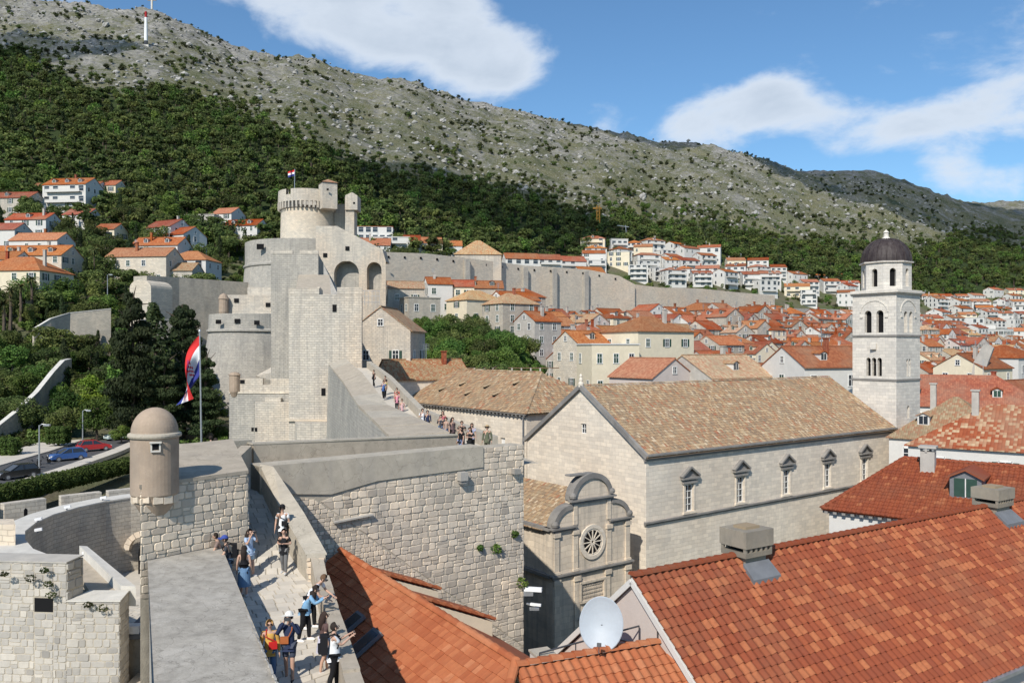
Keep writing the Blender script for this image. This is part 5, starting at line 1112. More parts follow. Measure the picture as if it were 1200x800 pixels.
def chimney(parent_t, base, zb, zcap0, zcap1, w, wc, ang, holes=5, mat='chimney_stone'):
    b = MB(); b.box((base.x, base.y, (zb + zcap0) / 2), (w, w * .8, zcap0 - zb), ang); c_ = b.build('chimney', M[mat], parent_t)
    b = MB(); b.box((base.x, base.y, zcap0 + .09), (wc * .96, wc * .8, .18), ang, 0, .3); b.box((base.x, base.y, (zcap0 + .36 + zcap1) / 2), (wc, wc * .86, zcap1 - zcap0 - .36), ang)
    for k in range(holes + 1):
        for s_ in (-1, 1):
            d = V(math.cos(ang), math.sin(ang)) * (wc * .9) * (k / holes - .5) + V(-math.sin(ang), math.cos(ang)) * wc * .36 * s_; b.box((base.x + d.x, base.y + d.y, zcap0 + .27), (.1, .12, .19), ang, 0, .4)
    b.box((base.x, base.y, zcap0 + .27), (wc * .6, wc * .5, .17), ang, 1); b.build('chimney_cap', [M['chimney_stone'], M['dark']], c_)
    b = MB(); b.box((base.x, base.y, zcap1 + .05), (wc * .5, wc * .4, .1), ang, 0, .9); b.build('cap_tile', M['tile_old'], c_)
    b = MB(); d = V(math.sin(ang), -math.cos(ang)) * w * .45; b.extr([(base.x + math.cos(ang) * k + d.x * m_, base.y + math.sin(ang) * k + d.y * m_, z) for k, m_, z in ((-w * .62, .9, zb + .84), (w * .62, .9, zb + .84), (w * .66, 2.0, zb + .34), (-w * .66, 2.0, zb + .34))], (0, 0, -.25)); b.build('flashing', M['lead'], c_)
    return c_
ang = math.atan2(RX.y, RX.x)
p = R0 + RX * 5.73; chimney(t, p, -9.0, -7.95, -6.95, 1.15, 1.55, ang)
p = R0 + RX * 24.0; chimney(t, p, -9.0, -7.95, -7.05, 1.25, 1.6, ang, 6)
# --- orange house squeezed between wall and red roof
t = thing('orange_tiled_house', 'house with bright orange tiled roof and two skylights below the low parapet', 'house', (-3, 30, -20))
B0, B1 = V(-7.6, 36.55), V(.13, 26.0); zb0, zb1 = -8.96, -9.86; bd = (B1 - B0).normalized(); bl = (B1 - B0).length; bn = V(bd.y, -bd.x)       # bn points left and towards the camera
if bn.x > 0: bn = -bn
hwb, pmb = 4.4, .6
b3 = lambda tt, s_, dz=0: V(B0.x + bd.x * tt + bn.x * s_, B0.y + bd.y * tt + bn.y * s_, zb0 + (zb1 - zb0) * tt / bl - pmb * abs(s_) + dz)
b = MB(); b.extr([b3(.1, hwb - .3, -.25), b3(bl - .2, 0, -.25), b3(bl + 1.5, hwb - .3, -.2)], (0, 0, -15)); b.extr([b3(.1, hwb - .3, -.2), b3(.1, 0, -.25), b3(bl - .2, 0, -.25), b3(bl + 2, hwb - .3, -.2)], (0, 0, -15)); b.extr([b3(.1, -hwb + .3, -.2), b3(.1, -.02, -.25), b3(bl - .2, -.02, -.25), b3(bl - 1.2, -hwb + .3, -.2)], (0, 0, -15)); b.build('wall', M['plaster_cream'], t)
b = MB(); b.extr([b3(0, hwb, -.03), b3(0, 0, -.03), b3(bl, 0, -.03), b3(bl + 3.6, hwb, -.03)], (0, 0, -.15)); b.extr([b3(0, -.001, -.03), b3(bl, -.001, -.03), b3(bl - .5, -hwb, -.03), b3(0, -hwb, -.03)], (0, 0, -.15)); rf = b.build('roof', M['tile_orange'], t)
Sb = (b3(0, 0) - b3(0, hwb)).normalized(); slb = (b3(0, 0) - b3(0, hwb)).length; Ub = (b3(bl, 0) - b3(0, 0)).normalized()
tile_field(rf, b3(0, hwb, .0), Ub, Sb, [(0, 0), (bl + 3.4, 0), (bl, slb), (0, slb)], .235, .37, FLATT, .14, M['tile_orange'], [3, 2.5, 1.5, 1], 300, 62, lift=.04)
ridge_tiles(rf, b3(0, 0, .05), b3(bl, 0, .05), M['tile_orange'], .26, .4); ridge_tiles(rf, b3(bl, 0, .05), b3(bl + 3.6, hwb, .05), M['tile_orange'], .26, .4)
for (f, so_, zo) in ((.284 * bl, 2.8, -10.28), (.524 * bl, 3.43, -10.86)):
    d_ = MB(); a = b3(f, 0, -.02); e_ = V(B0.x + bd.x * f - bn.x * so_, B0.y + bd.y * f - bn.y * so_, zo - .06); low = V(e_.x, e_.y, b3(f, so_).z - .1); wv = V(-bd.x * 1.7, -bd.y * 1.7, 0)
    d_.extr([a, e_, low], wv); dm = d_.build('dormer', M['plaster_cream'], rf)
    d_ = MB(); w2 = V(bd.x * .02, bd.y * .02, 0); nx_ = (e_ - a).normalized() * .12; q = [a + w2 + V(0, 0, .06), e_ + nx_ + w2 + V(0, 0, .06), e_ + nx_ + wv + V(0, 0, .06), a + wv + V(0, 0, .06)]; d_.extr(q, (0, 0, .09))
    n_ = 12
    for k in range(n_):
        p0, p1 = q[0].lerp(q[1], k / n_), q[0].lerp(q[1], (k + .92) / n_); d_.bar(p0 + V(0, 0, .12), p1 + V(0, 0, .1), .22, .1, 0, ((k * 7) % 4 + .5) / 4)
    dm2 = d_.build('dormer_roof', M['tile_orange'], rf)
for (px, py, w, h) in ((411, 735, .62, 1.25), (427, 760, .62, 1.45)):      # skylights lying on the slope
    s_ = 3.0; tt = 9.3
    # find the spot on the slope under that pixel
    best = None
    for a_ in np.arange(3, 14, .1):
        for c_ in np.arange(.5, 4.4, .1):
            q = b3(a_, c_); e = abs(600 + F * q.x / q.y - px) + abs(HY - F * q.z / q.y - py)
            if best is None or e < best[0]: best = (e, a_, c_)
    tt, s_ = best[1], best[2]; nb_ = Ub.cross(Sb); nb_ = nb_ if nb_.z > 0 else -nb_; c0 = b3(tt, s_) + nb_ * .08
    b = MB(); b.extr([c0 - Ub * w / 2 - Sb * h / 2, c0 + Ub * w / 2 - Sb * h / 2, c0 + Ub * w / 2 + Sb * h / 2, c0 - Ub * w / 2 + Sb * h / 2], nb_ * .14); sk = b.build('skylight', M['lead'], rf)
    b = MB(); w, h = w * .8, h * .82; c0 = c0 + nb_ * .145; b.extr([c0 - Ub * w / 2 - Sb * h / 2, c0 + Ub * w / 2 - Sb * h / 2, c0 + Ub * w / 2 + Sb * h / 2, c0 - Ub * w / 2 + Sb * h / 2], nb_ * .01); b.build('pane', M['glass'], sk)
# --- low tiled roof in front of the pink gable
t = thing('low_tiled_house', 'low orange-red tiled roof at the bottom edge in front of the pink gable', 'house', (3, 26, -20))
D0, D1 = V(.2, 25.9), V(4.95, 27.95); zd = -9.95; dx = (D1 - D0).normalized(); dn_ = V(dx.y, -dx.x); dl = (D1 - D0).length
d3 = lambda tt, s_, dz=0: V(D0.x + dx.x * tt + dn_.x * s_, D0.y + dx.y * tt + dn_.y * s_, zd - .62 * abs(s_) + dz)
b = MB(); b.extr([d3(.1, 4.2, -.2), d3(.1, 0, -.25), d3(.1, -3.2, -.2), V(*xy(d3(.1, -3.2)), -27), V(*xy(d3(.1, 4.2)), -27)], (dx.x * (dl + 1), dx.y * (dl + 1), 0)); b.build('wall', M['plaster_pink'], t)
b = MB(); b.extr([d3(-.1, 4.4, -.03), d3(-.1, 0, -.03), d3(dl + .1, 0, -.03), d3(dl + 2.5, 4.4, -.03)], (0, 0, -.14)); b.extr([d3(-.1, -.001, -.03), d3(dl, -.001, -.03), d3(dl - .6, -3.4, -.03), d3(-.1, -3.4, -.03)], (0, 0, -.14)); rf = b.build('roof', M['tile_orange'], t)
Sd = (d3(0, 0) - d3(0, 4.4)).normalized(); sld = (d3(0, 0) - d3(0, 4.4)).length
tile_field(rf, d3(-.1, 4.4), q3(dx, 0), Sd, [(0, 0), (dl + 2.5, 0), (dl + .1, sld), (0, sld)], .31, .36, ROMAN, .13, M['tile_orange'], [3, 2.5, 1.2, 1], 200, 63, lift=.05)
ridge_tiles(rf, d3(-.1, 0, .06), d3(dl, 0, .06), M['tile_orange'], .28, .4)
# satellite dish, rail and little chimney behind that ridge
t = thing('satellite_dish', 'large pale satellite dish tilted up in front of the pink gable', 'satellite dish', (2.95, 27.6, -10.6)); c0 = V(2.95, 27.35, -9.12); nd = V(-.22, -.93, .3).normalized(); xd = nd.cross(V(0, 0, 1)).normalized(); yd = xd.cross(nd)
b = MB(); rings = 7
for k in range(rings):
    for j in range(32):
        pts = []
        for (rr, aa) in ((k, j), (k, j + 1), (k + 1, j + 1), (k + 1, j)):
            f = rr / rings; a = 2 * math.pi * aa / 32; pts.append(c0 + xd * .71 * f * math.cos(a) + yd * .86 * f * math.sin(a) - nd * .2 * (1 - f * f))
        b.poly(pts if k else pts[1:])
for j in range(32):
    a, a2 = 2 * math.pi * j / 32, 2 * math.pi * (j + 1) / 32; p, q = [c0 + xd * .71 * math.cos(w) + yd * .86 * math.sin(w) for w in (a, a2)]; p2, q2 = [c0 + xd * .735 * math.cos(w) + yd * .885 * math.sin(w) - nd * .02 for w in (a, a2)]; b.poly([p, q, q2, p2])
b.build('reflector', M['dish'], t, smooth=True)
b = MB(); tip = c0 + nd * .75 - yd * .62 - xd * .05
b.tube([c0 - yd * .84, c0 - yd * .9 + nd * .4, tip], .022, 6); b.build('feed_arm', M['metal'], t); b = MB(); b.bar(tip - nd * .1, tip + nd * .12, .12, .12); b.build('feed_horn', M['metal_dark'], t)
b = MB(); b.tube([c0 - nd * .22, c0 - nd * .45 - V(0, 0, .5), V(2.95, 27.75, -10.6)], .05, 8); b.tube([c0 - nd * .22 + xd * .3, V(3.6, 28.2, -10.3)], .03, 6); b.build('mount', M['metal_dark'], t)
t = thing('roof_rail', 'thin dark metal rail along the ridge behind the dish', 'railing', (2, 27, -10.4)); b = MB(); b.tube([(.9, 27.0, -9.95), (4.4, 28.6, -9.6)], .03, 6); b.build('top_rail', M['metal_dark'], t)
for f in (0, .35, .7, 1): b = MB(); p = V(.9, 27.0, -9.95).lerp(V(4.4, 28.6, -9.6), f); b.tube([p, p - V(0, 0, .8)], .022, 6); b.build('post', M['metal_dark'], t)
t = thing('roof_box', 'small pale rendered chimney block at the left end of the low ridge', 'chimney', (1.0, 27.6, -11)); b = MB(); b.box((1.0, 27.4, -10.6), (.62, .6, 1.0), .4); b.build('stack', M['plaster_white'], t); b = MB(); b.box((1.0, 27.4, -10.07), (.7, .68, .07), .4); b.build('cap', M['plaster_cap'], t)
# --- white house with hipped red roof at the right
t = thing('hipped_house', 'white house with hipped brick-red roof and one dormer behind the big red roof', 'house', (30, 55, -20)); EQ = V(20.2, 54.0); EU, EW = V(.79, -.613), V(.613, .79); el, ew, ezz, ezr = 22.0, 12.0, -10.5, -7.5
h3 = lambda u, w, z: V(EQ.x + EU.x * u + EW.x * w, EQ.y + EU.y * u + EW.y * w, z)
b = MB(); opening_wall(b, EQ + EU * .4 + EW * .4, EU, (EU.y, -EU.x), el - .8, -27.5, ezz - .1, [(3.9, -13.3, 1.0, 1.35, False), (8.5, -13.3, 1.0, 1.35, False)], .12, md=1); opening_wall(b, EQ + EU * .4 + EW * (ew - .4), -EW, -EU, ew - .8, -27.5, ezz - .1, [], .1); b.build('wall', [M['plaster_white'], M['shutter']], t)
b = MB(); k = .3
while k < el: b.bar(h3(k, .05, ezz - .16), h3(k, .5, ezz - .16), .22, .18); k += .55
k = .3
while k < ew: b.bar(h3(.05, k, ezz - .16), h3(.5, k, ezz - .16), .22, .18); k += .55
b.build('eave_brackets', M['dark_stone'], t)
b = MB(); b.poly([h3(0, 0, ezz), h3(el, 0, ezz), h3(el - 4, 6, ezr), h3(3.7, 6, ezr)]); b.poly([h3(0, 0, ezz), h3(3.7, 6, ezr), h3(0, ew, ezz)]); b.poly([h3(0, ew, ezz), h3(el, ew, ezz), h3(el - 4, 6, ezr), h3(3.7, 6, ezr)]); b.poly([h3(0, 0, ezz - .06), h3(el, 0, ezz - .06), h3(el, ew, ezz - .06), h3(0, ew, ezz - .06)]); rf = b.build('roof', M['tile_red'], t)
Sh = (h3(0, 6, ezr) - h3(0, 0, ezz)).normalized(); slh = math.hypot(6, 3); tile_field(rf, h3(0, 0, ezz + .02), q3(EU, 0), Sh, [(0, 0), (el, 0), (el - 4, slh), (3.7, slh)], .29, .36, ROMAN, .11, M['tile_red'], [3, 1, 3, 1.5, .6, 1], 80, 64)
Sh2 = (h3(3.7, 6, ezr) - h3(0, 6, ezz)).normalized(); slh2 = math.hypot(3.7, 3); tile_field(rf, h3(0, ew, ezz + .02), q3(-EW, 0), Sh2, [(0, 0), (ew, 0), (6, slh2)], .29, .36, ROMAN, .11, M['tile_red'], [3, 1, 3, 1.5, .6, 1], 40, 65)
ridge_tiles(rf, h3(3.7, 6, ezr + .05), h3(el - 4, 6, ezr + .05), M['tile_red'], .26, .42, t=.5); ridge_tiles(rf, h3(0, 0, ezz + .08), h3(3.7, 6, ezr + .05), M['tile_red'], .26, .42, t=.5)
def dormer(parent_roof, base, fw, fn, w, h, depth, wallm, roofm, shutter='shutter'):
    """gabled dormer: base = centre of the front sill, fw along the front, fn outward"""
    base = Vector(base); fw = V(fw[0], fw[1], 0).normalized(); fn = V(fn[0], fn[1], 0).normalized(); b = MB(); a, c = base - fw * w / 2, base + fw * w / 2; ap = base + V(0, 0, h + w * .25)
    b.extr([a, c, c + V(0, 0, h), ap, a + V(0, 0, h)], -fn * depth); d = b.build('dormer', M[wallm], parent_roof)
    b = MB()
    for s_ in (-1, 1): e = base + fw * s_ * (w / 2 + .18) + V(0, 0, h - .06); b.extr([e + fn * .2, ap + fn * .2 + V(0, 0, .04), ap - fn * depth + V(0, 0, .04), e - fn * depth], V(0, 0, .1))
    b.build('dormer_roof', M[roofm], parent_roof); b = MB(); k = w * .36; b.extr([base - fw * k + fn * .03 + V(0, 0, .12), base + fw * k + fn * .03 + V(0, 0, .12), base + fw * k + fn * .03 + V(0, 0, h - .02), base - fw * k + fn * .03 + V(0, 0, h - .02)], -fn * .06); b.bar(base + fn * .035 + V(0, 0, .1), base + fn * .035 + V(0, 0, h), .05, .05, 1); b.build('dormer_window', [M[shutter], M['frame_white']], parent_roof)
q = h3(8.0, 2.4, ezz + 1.2); dormer(rf, (q.x, q.y, q.z + .02), EU, (EU.y, -EU.x), 1.75, 1.25, 3.0, 'lead', 'tile_red')
p = h3(5.4, 5.0, 0); b = MB(); b.box((p.x, p.y, -7.6), (.85, .85, 1.6), -.6); ch = b.build('chimney', M['plaster_grey'], rf)
b = MB()
for s_ in (-1, 1):
    for k in (-1, 1): b.box((p.x + s_ * .3, p.y + k * .3, -6.7), (.14, .14, .25), -.6)
b.box((p.x, p.y, -6.5), (1.05, 1.05, .14), -.6); b.build('chimney_cap', M['plaster_grey'], ch)
q = h3(15.5, 3.2, ezz + 1.5); dormer(rf, (q.x, q.y, q.z), EU, (EU.y, -EU.x), 1.6, 1.1, 2.4, 'lead', 'tile_red')
# ================================================================== fortress and far walls
def holes(parent, lst, Y, w=.7, h=.55, name='loophole'):
    for (px, py) in lst: p = P(px, py, Y); b = MB(); b.box((p.x, p.y, p.z), (w, .12, h)); b.build(name, M['dark'], parent)
def rect_tower(b, px0, px1, Y0, Y1, z0, z1, m=0): x0, x1 = X(px0, Y0), X(px1, Y0); k = -.17 * (Y1 - Y0); b.prism([(x0, Y0), (x1, Y0), (x1 + k, Y1), (x0 + k, Y1)], z0, z1, m)
t = thing('wall_tower', 'tall plain pale stone tower block standing at the head of the ramped rampart', 'tower', P(380, 480, 105))
b = MB(); rect_tower(b, 338.5, 424, 103, 111, -24, 6.7); b.build('wall', M['fort'], t)
b = MB(); b.box((X(370, 102.9), 102.95, -8.95), (9.0, .5, .22)); b.build('ledge', M['fort_pale'], t)
b = MB(); x0 = X(340, 103); b.prism([(x0 + 1.4, 101.0), (X(384, 101), 101.0), (X(386, 102.9), 102.9), (x0 + .6, 102.9)], -26, -9.1); b.build('plinth', M['fort'], t)
b = MB(); rect_tower(b, 338, 374, 102.97, 103.9, 6.71, 7.5); rect_tower(b, 395, 424.4, 102.97, 103.9, 6.71, 7.6); rect_tower(b, 372, 374.6, 103.3, 110, 6.71, 7.7); b.build('parapet', M['fort'], t)
holes(t, [(392, 361), (379, 459)], 102.98, .5, .9)
t = thing('stair_tower', 'tall narrow stone tower with a notched top behind the big tower block', 'tower', P(345, 400, 128))
b = MB(); rect_tower(b, 317.5, 373, 128, 142, -14, 14.6); b.build('wall', M['fort_grey'], t)
b = MB(); rect_tower(b, 317.2, 343, 127.95, 129, 14.6, 15.2); rect_tower(b, 351, 373.3, 127.95, 129, 14.6, 15.2); b.build('parapet', M['fort'], t)
b = MB(); rect_tower(b, 346, 372, 111.1, 127.9, -5, 6.6); b.extr([P(346, 345, 111.2), P(388, 345, 111.2), P(386, 322, 128), P(350, 322, 128)], (0, 0, -3)); b.build('stair_ramp', M['plaster_tan'], t)
t = thing('fort_tower', 'great round fortress tower with corbelled crown on its broad round base', 'fortress', P(362, 345, 210)); fc = (X(361, 210), 210.0, 0)
b = MB(); b.lathe([(18.5, -12), (16.2, 10), (15.4, 19.6), (15.7, 19.9), (15.7, 20.3), (15.3, 20.6), (15.3, 26), (14.2, 26), (14.2, 24.6), (0, 24.6)], fc, 56); b.build('round_base', M['fort_grey'], t, smooth=False)
b = MB(); b.lathe([(6.9, 24), (6.65, 34.6)], fc, 48); b.build('shaft', M['fort_pale'], t)
cr_ = MB(); a = -math.pi / 2 - .46
for (a0, a1) in ((a + .1, a + 2 * math.pi - .1),): cr_.lathe([(6.6, 36.3), (7.4, 36.3), (7.3, 39.3), (6.4, 39.3), (6.4, 37.5)], fc, 60, a0=a0, a1=a1)
cr_.lathe([(7.4, 36.3), (7.38, 37.9), (6.4, 37.9), (6.4, 37.5), (0, 37.4)], fc, 60, a0=a - .1, a1=a + .1); cr_.build('crown', M['fort'], t)
for k in range(44):
    a = 2 * math.pi * k / 44; b = MB(); b.box((fc[0] + 7.0 * math.cos(a), fc[1] + 7.0 * math.sin(a), 35.5), (.95, .42, 1.6), a); b.build('corbel', M['fort'], t)
b = MB(); x0, y0 = X(384, 204), 204.3; b.box((x0, y0, 37.5), (3.7, 3.4, 6.4), .5); b.build('crown_turret', M['fort'], t)
b = MB(); q = [(x0 + 2.1 * sx * math.cos(.5) - 2.0 * sy * math.sin(.5), y0 + 2.1 * sx * math.sin(.5) + 2.0 * sy * math.cos(.5)) for sx, sy in ((-1, -1), (1, -1), (1, 1), (-1, 1))]
for i in range(4): b.poly([(*q[i - 1], 40.7), (*q[i], 40.7), (x0, y0, 41.8)])
b.build('turret_roof', M['roof_brown'], t)
b = MB(); x1 = X(412, 207); b.box((x1 - .5, 209, 28), (2.3, 4, 19)); b.box((x1, 208.8, 36.4), (3.1, 4.6, 3.6)); b.box((X(399, 209), 211, 30), (3.4, 3, 13)); b.extr([(x1 - 1.5, 206.5, 38.2), (x1 + 1.5, 206.5, 38.2), (x1 + .2, 206.5, 39.0)], (0, 4.6, 0)); b.build('stair_turret', M['fort'], t)
holes(t, [(305, 289), (331, 288)], 195.5, 1.7, 1.3, 'gun_port'); holes(t, [(384, 222), (415, 238)], 201.8, .5, .5)
for (px, py) in ((330, 250), (345, 249), (377, 249)): pass
t = thing('gate_wall', 'pale fortress wall with two tall arched recesses beside the round tower', 'wall', P(410, 345, 185)); b = MB(); o_ = V(X(370, 186), 186)
opening_wall(b, o_, (1, 0), (0, -1), X(452, 186) - o_.x, 3, 19.6, [(X(406, 186) - o_.x, 7, 5.6, 13.6 - .9, True), (X(438.5, 186) - o_.x, 13.2, 3.3, 6.2, True)], 2.6); b.extr([(o_.x, 186.01, 19.6), (X(452, 186), 186.01, 19.6), (X(448, 186), 186.01, 22.3), (X(424, 186), 186.01, 24.6), (X(395, 186), 186.01, 27.5), (o_.x, 186.01, 27.5)], (0, 6, 0)); b.build('wall', [M['fort'], M['fort_grey']], t)
b = MB(); b.extr([P(372, 303, 172), P(376, 303, 172), P(396, 345, 160), P(384, 345, 160)], (0, 6, -4)); b.extr([P(386, 345, 165), P(372, 306, 176), P(376, 304, 176), P(398, 345, 165)], (3, 3, -6)); b.build('buttress', M['fort_grey'], t); holes(t, [(407, 291), (381, 299)], 185.9, .9, .9)
b = MB()
for k in range(13): x = X(392, 165) + k * .75; b.bar((x, 165, 8.5), (x, 165, 11.5), .06)
for z in (9.2, 10.4, 11.5): b.bar((X(392, 165), 165, z), (X(392, 165) + 9, 165, z), .07)
tr = thing('walk_railing', 'thin grey metal fence in front of the arched fortress recesses', 'fence', P(415, 345, 165)); b.build('rail_frame', M['metal'], tr)
t = thing('far_wall', 'long pale curtain wall running right from the round fortress tower', 'wall', P(600, 345, 280))
fw = [(444, 295, 216), (500, 297, 227), (545, 302, 237), (615, 311, 254), (650, 313, 262), (690, 316, 272), (725, 323, 280), (744, 333, 284)]
b = MB(); strip_wall(b, [(X(a, Y), Y) for a, _, Y in fw], -12, [P(a, c, Y).z for a, c, Y in fw], 3.0); b.build('curtain', M['fort_pale'], t)
for (px, py, Y) in ((547, 303, 237.5), (615, 312, 254), (649, 314, 261.8), (686, 317, 271)): p = P(px, py, Y); b = MB(); b.box((p.x, p.y - .4, p.z - 8.3), (1.5, 1.6, 16), .5); b.build('buttress', M['fort_grey'], t)
rd = random.Random(9)
for px in range(455, 735, 19): Y = float(np.interp(px, [a for a, _, _ in fw], [c for _, _, c in fw])); z = float(np.interp(px, [a for a, _, _ in fw], [P(*q).z for q in fw])); b = MB(); b.box((X(px, Y), Y - .05, z - 1.3), (.6, .3, .6), .5); b.build('loophole', M['dark'], t)
t = thing('far_low_wall', 'lower cream stretch of town wall below the white hillside houses', 'wall', P(830, 350, 380)); fw2 = [(742, 333, 285), (775, 337, 294), (820, 338, 309), (870, 343, 327), (908, 346, 341)]
b = MB(); strip_wall(b, [(X(a, Y), Y) for a, _, Y in fw2], -12, [P(a, c, Y).z for a, c, Y in fw2], 3.0); b.build('curtain', M['fort_pale'], t)
t = thing('far_end_wall', 'grey stretch of town wall left of the bell tower below white houses', 'wall', P(960, 370, 440)); b = MB(); strip_wall(b, [(X(918, 348), 348), (X(1012, 376), 376)], -12, [P(930, 361, 348).z, P(1010, 363, 376).z], 3); b.build('curtain', M['fort_grey'], t)
# bastion tiers at the foot of the fortress
t = thing('bastion_tower', 'rounded battered grey bastion with gun ports below the round fortress', 'bastion', P(296, 445, 155)); bc = (X(298, 162), 162.0, 0)
b = MB(); b.lathe([(11.4, -16), (8.5, 3.0), (8.85, 3.15), (8.85, 3.5), (8.5, 3.7), (8.4, 6.5), (7.0, 6.5), (7.0, 5), (0, 5)], bc, 40); b.build('batter_wall', M['fort_grey'], t)
b = MB(); rect_tower(b, 259, 335, 164, 176, -8, 10.6); rect_tower(b, 290, 318, 168, 180, -8, 12.4); b.build('upper_tier', M['fort'], t); holes(t, [(278, 376), (301, 378), (256, 377)], 153.4, 1.0, .8, 'gun_port'); holes(t, [(277, 352), (314, 357)], 163.9, .9, .8, 'gun_port')
b = MB(); p = P(262, 362, 163); b.lathe([(.5, 5.5), (.9, 7.2), (.9, 9.6), (1.05, 9.7), (.7, 10.5), (0, 10.9)], (p.x, p.y, 0), 14); b.build('corner_turret', M['sentry'], t)
b = MB(); b.extr([P(318, 382, 150), P(334, 375, 150), P(340, 420, 146), P(330, 425, 146)], (1, 5, -6)); b.extr([P(300, 440, 140), P(327, 425, 140), P(338, 432, 136), P(338, 452, 136)], (0, 4, -8)); b.build('stair_ramp', M['fort'], t)
t = thing('low_battlement', 'low stone battlement with a small corner turret at the foot of the tower block', 'wall', P(305, 510, 112))
b = MB(); rect_tower(b, 268.5, 341, 112, 120, -24, -5.9); b.build('wall', M['fort_grey'], t)
b = MB(); rect_tower(b, 268, 341.3, 111.9, 120.1, -6.15, -5.88); b.build('string_course', M['fort_pale'], t)
b = MB(); rect_tower(b, 281, 308, 112.02, 113, -5.87, -4.05); rect_tower(b, 308.2, 341, 112.02, 113, -5.87, -4.9); rect_tower(b, 317, 341, 112.04, 112.9, -4.9, -4.1); b.build('parapet', M['fort'], t)
b = MB(); p = P(275, 460, 112.3); b.lathe([(.4, -6.6), (.72, -5.9), (.72, -3.7), (.84, -3.62), (.5, -3.3), (0, -3.2)], (p.x, p.y, 0), 14); b.build('corner_turret', M['sentry'], t)
b = MB(); b.box((X(321, 111.6), 111.5, -6.95), (2.1, .8, .5)); b.prism([(X(299, 110), 110), (X(341, 110), 110), (X(341, 111.9), 111.9), (X(299, 111.9), 111.9)], -24, -7.2); b.build('plinth', M['fort'], t); holes(t, [(284, 447)], 112, .6, .5); holes(t, [(296, 503), (300, 503)], 109.98, .3, .5)
t = thing('glacis_wall', 'rough grey stone outwork wall left of the round fortress base', 'wall', P(220, 345, 190)); b = MB(); strip_wall(b, [(X(172, 178), 178), (X(210, 186), 186), (X(292, 200), 200)], -10, [P(172, 323, 178).z, P(210, 325, 186).z, P(292, 331, 200).z], 4); b.build('wall', M['rubble'], t)
t = thing('domed_outwork', 'pale vaulted outwork end with a curved top beside the garden', 'outwork', P(165, 350, 172)); b = MB(); x0, x1 = X(152, 172), X(177, 172); xm = (x0 + x1) / 2; r = (x1 - x0) / 2; b.extr([(x0, 172, -6), (x1, 172, -6)] + [(xm + r * math.cos(a), 172, 12.6 + r * .75 * math.sin(a)) for a in [math.pi * k / 10 for k in range(11)]], (2, 6, 0)); b.build('vault', M['fort_pale'], t)
# ================================================================== houses
WIN = {}
def win_mesh(w, h, kind):
    k = (w, h, kind)
    if k not in WIN:
        b = MB(); fr, pane = 0, 1
        for s_ in (-1, 1): b.box((s_ * (w / 2 + .06), -.02, h / 2), (.12, .1, h + .24))
        b.box((0, -.02, -.06), (w + .3, .16, .12)); b.box((0, -.02, h + .06), (w + .12, .1, .12))
        b.poly([(-w / 2, -.012, 0), (w / 2, -.012, 0), (w / 2, -.012, h), (-w / 2, -.012, h)], pane)
        if kind != 'wide': b.box((0, -.03, h / 2), (.06, .04, h))
        b.box((0, -.03, h * .6), (w, .04, .06))
        if kind == 'open':
            for s_ in (-1, 1): b.box((s_ * (w / 2 + .12 + w * .25), -.05, h / 2), (w * .48, .05, h), 0, 2)
        WIN[k] = b.mesh('window', [M['frame_white'], M['shutter' if kind == 'shut' else 'glass'], M['shutter']])
    return WIN[k]
ALLH = []
